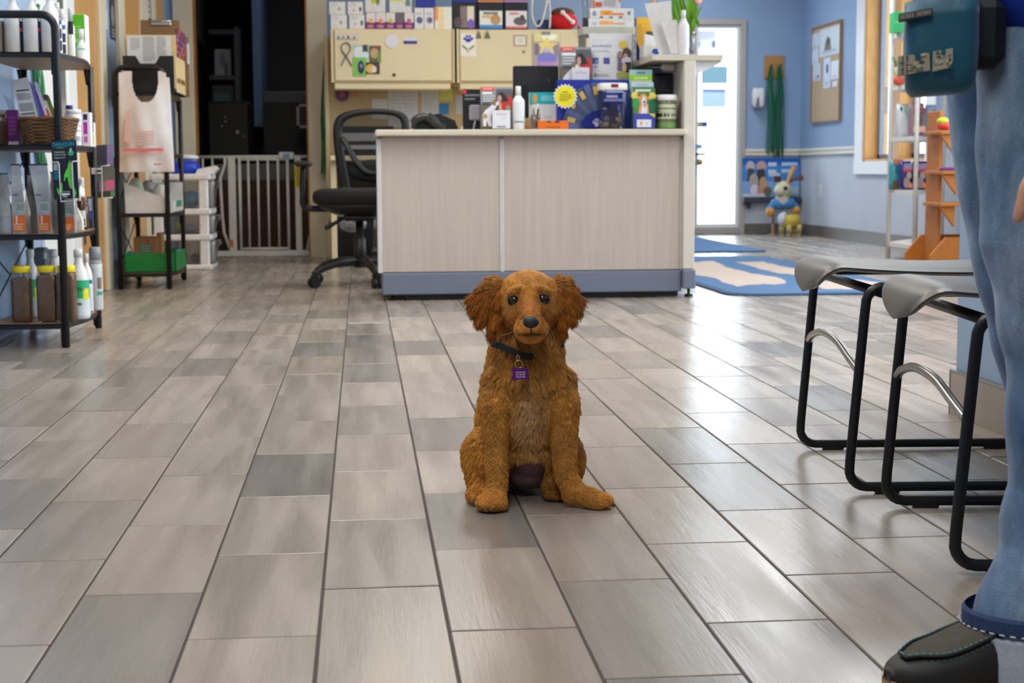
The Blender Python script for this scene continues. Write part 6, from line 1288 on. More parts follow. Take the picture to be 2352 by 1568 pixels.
# white display rack
rw = mat('rack_white', (224, 220, 214), .4); pA, pB, pC, pD = [np.array(v) for v in ((at(2041, 500, 10.9)[0], 10.9), (at(2101, 500, 10.4)[0], 10.4), (at(2163, 500, 10.95)[0], 10.95), (0, 0))]
pD = pA+pC-pB
t = thing('display_rack', 'white tubular display rack of toys before the window', 'rack', (pB[0], pB[1], 0))
for p in (pA, pB, pC, pD): MB().tube([(p[0], p[1], 0), (p[0], p[1], 2.05)], .016, rw, 10).build('post', t)
zsR = [at(2100, py, 10.4)[2] for py in (563, 437, 312, 190, 65)]
for z in zsR:
    P4 = [pA, pB, pC, pD]
    mb = MB(); mb.add([(p[0], p[1], z+dz) for dz in (0, -.03) for p in P4], [(0, 1, 2, 3), (7, 6, 5, 4)]+[(i, (i+1) % 4, 4+(i+1) % 4, 4+i) for i in range(4)], rw); mb.build('shelf', t)
def rp(px, py, Y): return at(px, py, Y)
def soft(name, label, px0, py0, px1, py1, Y, col, els=None, group=None, cat='bag', zb=None, d=.05):
    x0, x1 = at(px0, 300, Y)[0], at(px1, 300, Y)[0]; z1 = at(px0, py0, Y)[2]; hw = (x1-x0)/2
    o = single(name, label, cat, MB().rlathe([(hw*.92, d, 0), (hw, d*1.1, (z1-zb)*.2), (hw, d*.9, (z1-zb)*.75), (hw*1.03, .006, z1-zb)], ((x0+x1)/2, Y+d, zb), K(col, .35), 4, 24), group)
    if els: MB().prints(els, (x0, Y-d*.12-.004, zb), (x1-x0, 0, 0), (0, 0, z1-zb)).build('print', o)
    return o
z2, z3, z4, z5 = [v+.0006 for v in zsR[1:]]
nvb = [('r', .1, .7, .9, .92, (150, 130, 170)), ('r', .12, .62, .88, .72, (190, 60, 80)), ('e', .6, .5, .25, .13, (170, 150, 140)), ('e', .4, .25, .3, .2, (150, 130, 126)), ('e', .75, .15, .2, .1, (220, 120, 90))]
soft('treat_bag', 'teal and orange treat bag at the left of the display rack', 2052, 366, 2074, 428, 10.80, (60, 150, 160), [('r', 0, .85, 1, 1, (214, 110, 80)), ('e', .5, .68, .3, .12, (40, 120, 140)), ('r', 0, .0, 1, .3, (110, 90, 60))], zb=z2)
soft('treat_bag', 'silver edged treat bag between the teal and the navy bags', 2068, 372, 2080, 428, 10.88, (170, 176, 206), None, zb=z2)
for k, (a, b, Yk) in enumerate(((2074, 2099, 10.66), (2104, 2131, 10.62), (2128, 2144, 10.76))):
    soft('treat_bag', ('navy treat bag left of the front rack post', 'navy treat bag right of the front rack post', 'narrow navy treat bag at the right of the rack shelf')[k], a, 370, b, 428, Yk, (42, 38, 110), nvb, 'navy treat bags on the display rack', zb=z2)
soft('treat_bag', 'brown and maroon treat bag on the middle shelf of the display rack', 2093, 236, 2126, 308, 10.58, (150, 120, 130), [('r', .1, .68, .95, .85, (130, 60, 90)), ('e', .5, .5, .25, .22, (100, 76, 54)), ('r', .1, .12, .95, .3, (220, 176, 140)), ('r', .1, .0, .95, .08, (110, 70, 130))], zb=z3)
soft('treat_bag', 'white and pale green bag at the left of the middle rack shelf', 2064, 238, 2092, 312, 10.78, (214, 216, 222), [('p', [(.3, .95), (.6, .9), (.95, .5), (.7, .45)], (150, 190, 160)), ('e', .15, .85, .1, .06, (60, 60, 70))], zb=z3)
soft('treat_bag', 'black and white bag on the middle rack shelf by the wooden stand', 2130, 240, 2154, 308, 10.70, (150, 166, 190), [('p', [(.5, .9), (1, .6), (.95, .1), (.6, .3)], (50, 54, 66)), ('p', [(.2, .1), (.5, .1), (.4, .6)], (230, 232, 236))], zb=z3)
t = thing('plush_toy', 'green, white and orange soft toy on the upper rack shelf', 'toy', (at(2066, 188, 10.75)[0], 10.75, z4))
q = at(2066, 160, 10.75); MB().sphere((q[0], 10.75, z4+.035), (.045, .03, .035), K((214, 96, 70), .8), 14, 9).build('body', t)
MB().sphere((q[0], 10.75, z4+.10), (.035, .03, .05), K((206, 210, 170), .8), 14, 9).build('head', t)
for s in (-1, 1): MB().tube([(q[0]+s*.015, 10.75, z4+.13), (q[0]+s*.05, 10.75, z4+.2)], [.016, .008], K((110, 150, 90) if s < 0 else (222, 226, 222), .8), 8).build('ear', t)
carton('carton', 'bright green carton on the top rack shelf', 2049, 27, 2079, 10.72, z5, .1, (60, 190, 110), [('r', 0, .45, 1, .55, (110, 214, 150))])
q = at(2041, 232, 10.9); MB().box(q[0]-.055, q[0]-.010, 10.878, 10.886, q[2]-.09, q[2]+.1, K((206, 206, 202), .5), .002).build('price_tag', t)
# wooden display stand
od = mat('stand_pine', (178, 110, 46), .5, var=.12, scale=8, stretch=(2, 2, 8)); Y = 9.55
a, b = at(2168, 500, Y)[0], at(2290, 500, Y)[0]
t = thing('wooden_stand', 'tiered orange pine display stand by the wall end', 'stand', ((a+b)/2, Y+.2, 0))
mb = MB(); mb.box(a+.01, a+.035, Y+.14, Y+.36, .0, 1.0, od, .003); mb.build('side_panel', t)
mb = MB(); mb.box(b-.03, b-.005, Y+.14, Y+.36, .0, 1.0, od, .003); mb.build('side_panel', t)
q0 = at(2130, 590, Y)
for k, (py, x_) in enumerate(((300, 2160), (392, 2163), (466, 2158))):
    z = at(2170, py, Y)[2]; xx = at(x_, py, Y)[0]
    mb = MB(); mb.box(xx, b, Y-.02, Y+.30, z-.022, z, od, .003); mb.prism([(0, -.02), (.10, -.02), (.10, -.15)], (xx, Y, z), (1, 0, 0), (0, 0, 1), -.03, od); mb.build('tray', t)
mb = MB(); xb0 = at(2131, 590, Y)[0]; zt_ = at(2160, 545, Y)[2]
mb.prism([(0, 0), (b-xb0, 0), (b-xb0, zt_), (.10, zt_), (0, zt_*.45)], (xb0, Y-.04, 0.001), (1, 0, 0), (0, 0, 1), -.022, od); mb.prism([(0, 0), (b-xb0, 0), (b-xb0, zt_), (.10, zt_), (0, zt_*.45)], (xb0, Y+.40, 0.001), (1, 0, 0), (0, 0, 1), -.022, od); mb.box(xb0, b, Y-.04, Y+.42, .001, .02, od); mb.build('base_tray', t)
z = at(2170, 300, Y)[2]
t = thing('chew_toy', 'green and red rubber toy on the top tray of the pine stand', 'toy', (at(2176, 290, Y)[0], Y+.05, z))
q = at(2176, 287, Y); MB().sphere((q[0], Y+.05, z+.032), (.045, .04, .03), K((214, 60, 50), .5), 14, 9).build('toy_base', t); MB().sphere((q[0]-.01, Y+.05, z+.06), (.04, .035, .025), K((186, 196, 40), .5), 14, 9).build('toy_top', t)
z = at(2170, 392, Y)[2]; q = at(2185, 388, Y); single('chew_stick', 'purple chew packet on the second tray of the pine stand', 'packet', MB().box(q[0]-.05, q[0]+.06, Y+.02, Y+.08, z, z+.022, K((110, 50, 130), .5), .006))

# ------------------------------------------------------------ entrance mats
mblue = mat('mat_blue', (74, 108, 146), .92, var=.12, scale=300, bump=.5); mbeige = mat('mat_beige', (190, 172, 160), .92, var=.08, scale=300, bump=.5); medge = mat('mat_edge', (56, 84, 116), .8)
def floor_mat(name, label, x0, x1, y0, y1, r, shapes):
    P = []
    for (cx_, cy_, a0) in ((x1-r, y1-r, 0), (x0+r, y1-r, 90), (x0+r, y0+r, 180), (x1-r, y0+r, 270)):
        for k in range(7): a = math.radians(a0+15*k); P.append((cx_+r*math.cos(a), cy_+r*math.sin(a)))
    o = single(name, label, 'mat', MB().prism(P, (0, 0, .0008), (1, 0, 0), (0, 1, 0), .0085, medge))
    c = ((x0+x1)/2, (y0+y1)/2); s = ((x1-x0)/2-.03)/((x1-x0)/2), ((y1-y0)/2-.03)/((y1-y0)/2)
    MB().prism([(c[0]+(p[0]-c[0])*s[0], c[1]+(p[1]-c[1])*s[1]) for p in P], (0, 0, .0093), (1, 0, 0), (0, 1, 0), .002, mblue).build('pile', o)
    for sh in shapes: MB().prism(sh, (0, 0, .0113), (1, 0, 0), (0, 1, 0), .0006, mbeige).build('pattern_inlay', o)
F2 = lambda L: [fl(*p, .012)[:2] for p in L][::-1]
def rough(L, k=4, j=.018):
    r_ = random.Random(3); out = []
    for i in range(len(L)):
        a, b = L[i], L[(i+1) % len(L)]
        for q in range(k): u = q/k; out.append((a[0]+(b[0]-a[0])*u+r_.uniform(-j, j)*.6, a[1]+(b[1]-a[1])*u+r_.uniform(-j, j)*3))
    return out
s1 = rough(F2([(1570, 601), (1640, 600), (1665, 612), (1725, 627), (1785, 637), (1808, 645), (1800, 650), (1745, 654), (1690, 656), (1660, 648), (1635, 636), (1590, 630)]))
s2 = rough(F2([(1692, 602), (1750, 600), (1800, 612), (1850, 621), (1850, 634), (1790, 627), (1745, 617)]))
s3 = rough(F2([(1850, 652), (1960, 640), (2030, 650), (2000, 662), (1900, 664)]))
mx0, my0 = 1.845, 7.74
floor_mat('entrance_mat', 'blue floor mat with beige pattern beside the reception counter', mx0, fl(1745, 588)[0], my0, fl(1745, 590)[1], .16, [s1, s2, s3])
floor_mat('door_mat', 'plain blue floor mat before the entrance door', 2.1, fl(1768, 579)[0], fl(1768, 579)[1], 14.6, .12, [])
# ------------------------------------------------------------ two sled-base stools
seat_m = mat('seat_grey_plastic', (108, 103, 98), .40, .2, var=.06, scale=400, bump=.12, bscale=900)
def stool(label):
    yb, yf, r = 3.448, 2.959, .0098
    bot = lambda px, py, y: np.array(at(px, py, y))
    X0 = .968; t = thing('stool', label, 'stool', (X0+.26, (yb+yf)/2, 0), 'grey seated sled stools by the blue wall end')
    XR = X0+.52
    tops = []; rods = []
    for y, pt in ((yb, (1870, 664)), (yf, (1988, 655))):
        xt = X0+.026; zt = .408
        R = .035
        L = [(XR-R, y, r+.004)]+[(X0+R, y, r+.004)]+[(X0+R+R*math.cos(a), y, r+.004+R+R*math.sin(a)) for a in np.radians(np.linspace(250, 190, 5))]
        L += [(X0+(xt-X0)*u, y, R+.015+(zt-R-R-.015)*u) for u in (.05, .35, .65, .95)]
        L += [(xt+R-R*math.cos(a), y, zt-R+R*math.sin(a)) for a in np.radians(np.linspace(15, 80, 5))]+[(xt+R+.02, y, zt), (XR-(xt-X0)-R, y, zt)]
        xr = XR-(xt-X0)
        L += [(xr-R+R*math.cos(a), y, zt-R+R*math.sin(a)) for a in np.radians(np.linspace(75, 10, 5))]
        L += [(xr+(XR-xr)*u, y, zt-R+(R+R+.015-zt)*u) for u in (.05, .5, .95)]
        L += [(XR-R+R*math.cos(a), y, r+.004+R-R*math.sin(a)) for a in np.radians(np.linspace(15, 85, 5))]
        MB().tube(L, r, black, 10, closed=True).build('sled_frame', t)
        for x in (X0+.075, XR-.075): MB().box(x-.024, x+.024, y-.008, y+.008, 0, .012, blackp, .002).build('glide', t)
        tops.append((xt, zt)); rods.append(lambda z, xt=xt, zt=zt: X0+(xt-X0)*(.05+.9*min(1, max(0, (z-R-.015)/(zt-2*R-.015)))))
    mir = X0+XR
    for s in (1, -1):
        g = lambda x: x if s > 0 else mir-x
        MB().tube([(g(tops[0][0]+.03), yb, .396), (g(tops[1][0]+.03), yf, .396)], .010, black, 8).build('end_bar', t)
        zb2, zf2 = .252, .244; xb, xf = rods[0](zb2), rods[1](zf2)
        pts = [(xb, yb-.006, zb2), (xb-.002, yb-.05, zb2+.016), (xb*.7+xf*.3, yb-.14, zb2+.032), (xb*.45+xf*.55, yf+.21, zb2+.030), (xb*.2+xf*.8, yf+.09, zf2+.016), (xf, yf+.006, zf2)]
        MB().tube(bez([(g(p[0]), p[1], p[2]) for p in pts], 6), .0085, steel, 10).build('footrest', t)
    # moulded seat: flat saddle whose two ends roll down
    XL = X0-.052; XE = XR+(X0-XL); W = .178; R = .052; zt = .452; yc = (yb+yf)/2; sw = math.radians(112)
    arcL = R*sw; flat0 = XL+R; flat1 = XE-R; half = (flat1-flat0)/2; T = arcL+half; xm = (flat0+flat1)/2
    def prof(s):
        a = abs(s); sg = 1 if s > 0 else -1
        if a <= half: u = a/half; return xm+s, zt-.012*(1-u*u), 0.0
        th = (a-half)/R; return (xm+sg*(half+R*math.sin(th)), zt-R*(1-math.cos(th)), th*sg)
    NS, NW = 60, 16; top, botv = [], []
    for i in range(NS+1):
        u = -1+2*i/NS; s = T*math.copysign(1-(1-abs(u))**1.35, u); x, z, th = prof(s)
        e = max(0.0, (abs(s)-(T-.125))/.125); wd = W*(1-min(1, e)**2.2)**.55 if e < 1 else 0.0
        wd *= 1-.05*math.cos(math.pi*s/T/1.0)
        n = np.array([math.sin(th), 0, math.cos(th)])
        for k in range(NW+1):
            v = -1+2*k/NW; crown = -.010*v*v*v*v
            p = np.array([x, yc+v*max(wd, .004), z])+n*crown; top.append(p); botv.append(p-n*.0075)
    Fs = []; K_ = NW+1; off = len(top)
    for i in range(NS):
        for k in range(NW):
            a = i*K_+k; Fs.append((a, a+K_, a+K_+1, a+1)); Fs.append((off+a, off+a+1, off+a+K_+1, off+a+K_))
        for k in (0, NW):
            a = i*K_+k; Fs.append((a, a+K_, off+a+K_, off+a))
    for i in (0, NS):
        for k in range(NW): a = i*K_+k; Fs.append((a, a+1, off+a+1, off+a))
    MB().add(top+botv, Fs, seat_m, True).build('seat', t)
    return t
s1_ = stool('farther grey seated stool with black sled frame, its rounded seat end clear of the other')
def seat_at(o, mx, my, deg):                                # put the middle of the left rods at mx, my
    a = math.radians(deg); o.rotation_euler = (0, 0, a); o.location = (mx+.26*math.cos(a), my+.26*math.sin(a), 0)
seat_at(s1_, .968, 3.2035, -4.7)
s2_ = dup(s1_, (0, 0, 0), 0, 'nearer grey seated stool with black sled frame, partly behind the person\'s jeans')
seat_at(s2_, .9495, 2.5835, -6.4)

# ------------------------------------------------------------ soft bodies: overlapping rounded volumes fused to one skin
def seg_d(P, a, b, r0, r1):
    a, b = np.array(a, float), np.array(b, float); d = b-a; L = d@d+1e-12
    t = np.clip(((P-a)@d)/L, 0, 1); return np.linalg.norm(P-(a+t[:, None]*d), axis=1)-(r0+(r1-r0)*t)
def blob_d(P, b):
    if b[0] == 'c': return seg_d(P, *b[1:5])
    c, r = np.array(b[1]), np.array(b[2]); q = np.linalg.norm((P-c)/r, axis=1); return (q-1)*r.min()
def fuse(name, blobs, voxel, smooth, m, origin, parent=None):
    mb = MB()
    for b in blobs:
        if b[0] == 'c':
            p0, p1 = np.array(b[1], float), np.array(b[2], float); L = np.linalg.norm(p1-p0); n = max(2, int(L/(min(b[3], b[4])*.3))+1)
            for i in range(n):
                u = i/(n-1); mb.sphere(p0+(p1-p0)*u, b[3]+(b[4]-b[3])*u, m, 14, 9)
        else: mb.sphere(b[1], b[2], m, 20, 13)
    o = mb.build(name+'_raw', None, (0, 0, 0))
    r = o.modifiers.new('r', 'REMESH'); r.mode = 'VOXEL'; r.voxel_size = voxel; r.adaptivity = 0
    s = o.modifiers.new('s', 'SMOOTH'); s.factor = .5; s.iterations = smooth
    dg = bpy.context.evaluated_depsgraph_get(); dg.update()
    me = bpy.data.meshes.new_from_object(o.evaluated_get(dg)); old = o.data
    bpy.data.objects.remove(o); bpy.data.meshes.remove(old)
    me.name = name; n = len(me.vertices); co = np.empty(n*3); me.vertices.foreach_get('co', co); co = co.reshape(-1, 3)-np.array(origin)
    me.vertices.foreach_set('co', co.ravel()); me.polygons.foreach_set('use_smooth', [True]*len(me.polygons)); me.update()
    me.materials.clear(); me.materials.append(m)
    ob = bpy.data.objects.new(name, me); COL.objects.link(ob)
    if parent is None: ob.location = origin
    else: ob.parent = parent
    return ob

# ------------------------------------------------------------ person at the right edge
skin = mat('skin', (206, 152, 126), .5, var=.06, scale=40, bump=.05)
PO = (.87, 1.90, 0)
nl, fl_ = 1.80, 2.0                                     # planes of the near and the far leg
C = lambda a, b, r0, r1=None: ('c', a, b, r0, r1 or r0)
E_ = lambda c, r: ('e', c, r)
wr = np.array([.776, 1.66, .672])
pb = [E_((.885, 1.91, .93), (.105, .145, .12)), E_((.875, 1.91, 1.08), (.105, .14, .16)), E_((.885, 1.91, 1.27), (.105, .165, .14)), C((.89, 1.91, 1.38), (.875, 1.91, 1.48), .055, .05),
      E_((.86, 1.91, 1.58), (.095, .075, .115)), E_((.80, 1.91, 1.53), (.05, .055, .05)), C((.775, 1.91, 1.57), (.757, 1.91, 1.55), .012, .014),
      C((.87, 1.84, .86), (.815, nl, .50), .072, .046), C((.815, nl, .50), (.835, nl, .09), .044, .034), C((.88, 2.0, .86), (.865, fl_, .50), .072, .046), C((.865, fl_, .50), (.975, fl_, .09), .044, .034),
      C((.835, nl, .06), (.73, nl-.01, .04), .034, .03), C((.975, fl_, .06), (.87, fl_, .04), .034, .03),
      C((.90, 1.74, 1.36), (.935, 1.67, 1.08), .052, .042), C((.935, 1.67, 1.08), tuple(wr), .040, .026), C((.90, 2.09, 1.36), (.92, 2.15, 1.08), .052, .042), C((.92, 2.15, 1.08), (.80, 2.13, .98), .04, .028), E_((.76, 2.11, .95), (.04, .03, .03))]
# left hand: palm, thumb, four fingers, slightly curled
hd = np.array([-.12, .02, -1.0]); hd /= np.linalg.norm(hd)
pb.append(C(tuple(wr+hd*.02), tuple(wr+hd*.075), .026, .030)); pb.append(E_(tuple(wr+hd*.06), (.038, .020, .042)))
for k, (dx, ln) in enumerate(((-.027, .070), (-.009, .078), (.010, .073), (.027, .058))):
    a = wr+hd*.085+np.array([dx, 0, 0]); b = a+hd*ln*.45+np.array([.0, .006, 0]); c = b+(hd+np.array([.25, .25, 0]))*ln*.32; d = c+(hd*.7+np.array([.45, .4, 0]))*ln*.28
    pb += [C(tuple(a), tuple(b), .0095, .009), C(tuple(b), tuple(c), .009, .0082), C(tuple(c), tuple(d), .0082, .007)]
a = wr+hd*.03+np.array([-.028, -.004, 0]); b = a+hd*.03+np.array([-.02, -.006, 0]); c = b+hd*.032+np.array([-.004, .0, 0]); pb += [C(tuple(a), tuple(b), .012, .0105), C(tuple(b), tuple(c), .0105, .008)]
body = fuse('person', pb, .006, 4, skin, PO); tag(body, 'person standing at the right edge in rolled blue jeans and royal blue shirt', 'person')
hair = MB(); hair.sphere((.875, 1.91, 1.60), (.10, .085, .115), mat('brown_hair', (74, 50, 34), .5, var=.3, scale=80, bump=.5), 24, 14); hair.sphere((.93, 1.91, 1.52), (.05, .08, .09), MATS['brown_hair'], 16, 10); hair.build('hair', body)
for s in (-1, 1):
    MB().sphere((.772, 1.91+.03*s, 1.585), (.012, .016, .010), K((236, 234, 230), .2), 12, 8).build('eye', body); MB().sphere((.763, 1.91+.03*s, 1.585), (.006, .008, .007), K((60, 44, 34), .2), 10, 7).build('iris', body)
MB().sphere((.757, 1.91, 1.513), (.012, .022, .006), K((170, 96, 90), .5), 12, 7).build('mouth', body)
# denim
def denim():
    m = bpy.data.materials.new('faded_denim'); m.use_nodes = True; nt = m.node_tree; n = nt.nodes; L = nt.links; b = n['Principled BSDF']; b.inputs['Roughness'].default_value = .85; b.inputs['Sheen Weight'].default_value = .15
    tc = n.new('ShaderNodeTexCoord')
    def nz(sc, st, det=4, dist=0):
        mp = n.new('ShaderNodeMapping'); mp.inputs['Scale'].default_value = st; L.new(tc.outputs['Object'], mp.inputs[0]); t = n.new('ShaderNodeTexNoise'); t.inputs['Scale'].default_value = sc; t.inputs['Detail'].default_value = det; t.inputs['Distortion'].default_value = dist; L.new(mp.outputs[0], t.inputs[0]); return t
    a = nz(7, (1, 1, .55), 4, .6); w1 = nz(420, (1, 1, 1), 2); w2 = nz(38, (1.6, 1.6, .8), 4)
    r = n.new('ShaderNodeValToRGB'); e = r.color_ramp.elements
    e[0].position = .30; e[0].color = (*lin((66, 94, 130)), 1); e[1].position = .72; e[1].color = (*lin((152, 172, 194)), 1); q = r.color_ramp.elements.new(.5); q.color = (*lin((104, 132, 162)), 1)
    L.new(a.outputs[0], r.inputs[0])
    mr = n.new('ShaderNodeMapRange'); mr.inputs[1].default_value = .3; mr.inputs[2].default_value = .7; mr.inputs[3].default_value = .80; mr.inputs[4].default_value = 1.18; L.new(w2.outputs[0], mr.inputs[0])
    mr2 = n.new('ShaderNodeMapRange'); mr2.inputs[1].default_value = .3; mr2.inputs[2].default_value = .7; mr2.inputs[3].default_value = .86; mr2.inputs[4].default_value = 1.14; L.new(w1.outputs[0], mr2.inputs[0])
    mm = n.new('ShaderNodeMath'); mm.operation = 'MULTIPLY'; L.new(mr.outputs[0], mm.inputs[0]); L.new(mr2.outputs[0], mm.inputs[1])
    v = n.new('ShaderNodeVectorMath'); v.operation = 'SCALE'; L.new(r.outputs[0], v.inputs[0]); L.new(mm.outputs[0], v.inputs['Scale']); L.new(v.outputs[0], b.inputs['Base Color'])
    bp = n.new('ShaderNodeBump'); bp.inputs['Strength'].default_value = .35; bp.inputs['Distance'].default_value = .002; L.new(w1.outputs[0], bp.inputs['Height']); L.new(bp.outputs[0], b.inputs['Normal'])
    return m
den = denim(); seam = mat('denim_seam_dark', (40, 60, 96), .85, var=.25, scale=160); cuffm = mat('denim_inside_pale', (176, 184, 198), .85, var=.08, scale=300, bump=.2)
def loft(mb, secs, m, n=48, wr_=0, seed=0, fr=None):
    """rings (cx, cy, z, rx_front, rx_back, ry); soft wrinkles along the way"""
    V = []; r_ = random.Random(seed); ph = [r_.uniform(0, 6.3) for _ in range(9)]
    Z = np.array(secs, float); N = 90; out = []
    zz = np.linspace(0, len(secs)-1, N)
    for i, u in enumerate(zz):
        k = min(int(u), len(secs)-2); f = u-k; f = f*f*(3-2*f); s = Z[k]*(1-f)+Z[k+1]*f
        for j in range(n):
            a = 2*math.pi*j/n; ca, sa = math.cos(a), math.sin(a); rx = s[4] if ca > 0 else s[3]
            fold = 0
            if wr_:
                z = s[2]; kn = math.exp(-((z-.46)/.14)**2)+1.3*math.exp(-((z-.16)/.10)**2)+.35*math.exp(-((z-.76)/.1)**2)
                fold = wr_*(.22+kn)*(math.sin(z*58+2.2*math.sin(a+ph[0])+ph[1])*(.5+.5*math.sin(2*a+ph[2]))+.7*math.sin(z*91+3*math.sin(a*1+ph[3])+ph[4])*(.5+.5*math.cos(a+ph[5])))
            V.append((s[0]+(rx+fold)*ca, s[1]+(s[5]+fold)*sa, s[2]))
    Fs = [(i*n+k, i*n+(k+1) % n, (i+1)*n+(k+1) % n, (i+1)*n+k) for i in range(N-1) for k in range(n)]
    return mb.add(V, Fs, m, True)
je = np.array
lx = lambda px, py, Y: at(px, py, Y)[0]
def leg(Y, L):
    """picture points of the front edge with front, back and side half widths -> sections"""
    out = []
    for (px, py, rf, rb, ry, dy) in L:
        p = at(px, py, Y); out.append((p[0]+rf, Y+dy, p[2], rf, rb, ry))
    return out
near = leg(nl, [(2218, 1490, .100, .084, .080, 0), (2248, 1405, .088, .077, .073, 0), (2300, 1250, .070, .068, .064, 0), (2322, 1120, .060, .064, .060, 0), (2318, 960, .056, .062, .058, 0), (2316, 820, .060, .062, .060, 0), (2288, 690, .070, .064, .066, 0), (2262, 560, .080, .070, .072, 0), (2258, 320, .090, .082, .082, .01), (2278, 120, .098, .095, .088, .03), (2290, -60, .10, .11, .09, .06)])
far = leg(fl_, [(2372, 1330, .085, .08, .075, 0), (2366, 1230, .075, .07, .066, 0), (2350, 1080, .062, .066, .060, 0), (2318, 920, .060, .062, .060, 0), (2282, 780, .062, .062, .062, 0), (2250, 650, .068, .064, .066, 0), (2218, 500, .078, .07, .072, 0), (2194, 350, .086, .08, .08, 0), (2184, 200, .092, .09, .086, 0), (2186, -40, .095, .10, .09, -.03)])
mb = MB(); loft(mb, near, den, wr_=.0024, seed=3); loft(mb, far, den, wr_=.0024, seed=8)
loft(mb, [(.87, 1.91, .79, .07, .09, .10), (.87, 1.91, .83, .098, .115, .15), (.88, 1.91, .92, .115, .125, .165), (.88, 1.91, .98, .115, .12, .16)], den, wr_=0)
mb.build('jeans', body)
for S_, nm in ((near, 'near'), (far, 'far')):
    s = S_[0]; mb = MB(); x, y = s[0], s[1]
    loft(mb, [(x, y, .079, s[3]+.000, s[4]+.000, s[5]+.000), (x, y, .076, s[3]+.003, s[4]+.003, s[5]+.003), (x, y, .052, s[3]+.005, s[4]+.005, s[5]+.005), (x, y, .027, s[3]+.005, s[4]+.005, s[5]+.005), (x, y, .023, s[3]+.003, s[4]+.003, s[5]+.003), (x, y, .029, s[3]-.004, s[4]-.004, s[5]-.004)], cuffm, wr_=.0015, seed=5); mb.build('rolled_cuff', body)
    mb = MB(); loft(mb, [(x, y, .083, s[3]+.0005, s[4]+.0005, s[5]+.0005), (x, y, .086, s[3]+.0030, s[4]+.0030, s[5]+.0030), (x, y, .100, s[3]+.0012, s[4]+.0012, s[5]+.0012), (x, y, .104, s[3]-.003, s[4]-.003, s[5]-.003)], seam, wr_=.0012, seed=6); mb.build('hem_seam', body)
    mb = MB()
    for k in range(46):
        a = 2*math.pi*k/46; rx = s[4] if math.cos(a) > 0 else s[3]
        p = np.array([x+(rx+.004)*math.cos(a), y+(s[5]+.004)*math.sin(a), .085]); q = np.array([x+(rx+.004)*math.cos(a+.07), y+(s[5]+.004)*math.sin(a+.07), .085]); mb.tube([p, q], .001, K((200, 204, 210), .7), 5)
    tag(mb.build('stitching', body), kind='stuff')
# shirt
shm = mat('royal_blue_knit', (14, 50, 168), .8, var=.06, scale=60, bump=.15, sheen=.1)
mb = MB(); loft(mb, [(.87, 1.90, .776, .112, .13, .165), (.87, 1.90, .790, .130, .14, .178), (.87, 1.90, .83, .182, .145, .180), (.87, 1.90, .93, .185, .14, .175), (.87, 1.905, 1.05, .135, .13, .16), (.885, 1.91, 1.25, .12, .125, .19), (.89, 1.91, 1.37, .08, .09, .18), (.885, 1.91, 1.42, .06, .06, .07)], shm, wr_=.003, seed=4); mb.build('shirt', body)
for s, pts in ((1, ((.90, 1.74, 1.37), (.935, 1.67, 1.08), (.85, 1.665, .88), (.792, 1.66, .742))), (2, ((.90, 2.09, 1.37), (.92, 2.15, 1.08), (.85, 2.14, 1.02), (.83, 2.135, 1.0)))):
    Q = bez(pts, 8); MB().tube(Q, list(np.linspace(.068, .036, len(Q))), shm, 16).build('sleeve', body)
wp_ = wr+np.array([.008, .001, .036]); MB().tube([tuple(wp_-hd*.020), tuple(wp_+hd*.024)], .031, mat('watch_dark', (40, 34, 34), .5), 18).build('watch_strap', body)
# treat pouch on the belt
teal = mat('teal_nylon', (8, 84, 108), .55, var=.12, scale=10, bump=.35, bscale=22, sheen=.2); teal_d = mat('dark_nylon', (10, 16, 26), .7)
PYp = 1.74; pp = lambda px, py, Y=PYp: np.array(at(px, py, Y))
x0, x1 = pp(2090, 100)[0], pp(2256, 100)[0]; zb_, zt_ = pp(2150, 212)[2], pp(2150, -14)[2]
t = body
cxp, hwp = (x0+x1)/2, (x1-x0)/2; mb = MB()
prf = [(.80, .040, zb_), (.93, .052, zb_+.008), (.985, .058, zb_+.03), (1.0, .060, zb_+.055), (.985, .058, zb_+.085), (.99, .056, zb_+.105), (.975, .052, zt_-.015), (.88, .044, zt_-.004), (.6, .03, zt_)]
n = 44; V = []; Fs = []
for i, (fa, d, z) in enumerate(prf):
    for k in range(n):
        a = 2*math.pi*k/n; e = 4.5; ct, st = math.cos(a), math.sin(a)
        X_ = hwp*fa*math.copysign(abs(ct)**(2/e), ct); Y_ = d*math.copysign(abs(st)**(2/e), st)
        sag = .004*math.sin(X_*60+z*50)*(1 if st < 0 else .3)
        V.append((cxp+X_, PYp+.052+Y_+sag, z+X_*.06))
Fs = [(i*n+k, i*n+(k+1) % n, (i+1)*n+(k+1) % n, (i+1)*n+k) for i in range(len(prf)-1) for k in range(n)]+[tuple(range(n))[::-1], tuple((len(prf)-1)*n+k for k in range(n))]
po = thing('treat_pouch', 'teal nylon treat pouch with camouflage bone panels hung at the person\'s waist', 'pouch', (cxp, PYp+.05, zb_))
mb.add(V, Fs, teal, True); mb.build('pouch_body', po)
mb = MB(); mb.box(x1-.012, x1+.030, PYp+.045, PYp+.115, zb_+.03, zt_, teal_d, .012); mb.build('back_panel', po)
mb = MB(); mb.tube([(x1-.02, PYp+.09, zt_-.004), (x1+.05, PYp+.10, zt_+.012), (x1+.09, PYp+.10, zt_+.014)], .012, teal_d, 8, flat=.4); mb.build('belt_strap', po)
Yq = PYp-.010
q = [pp(2088, 46, Yq), pp(2162, 34, Yq), pp(2158, 17, Yq), pp(2088, 29, Yq)]
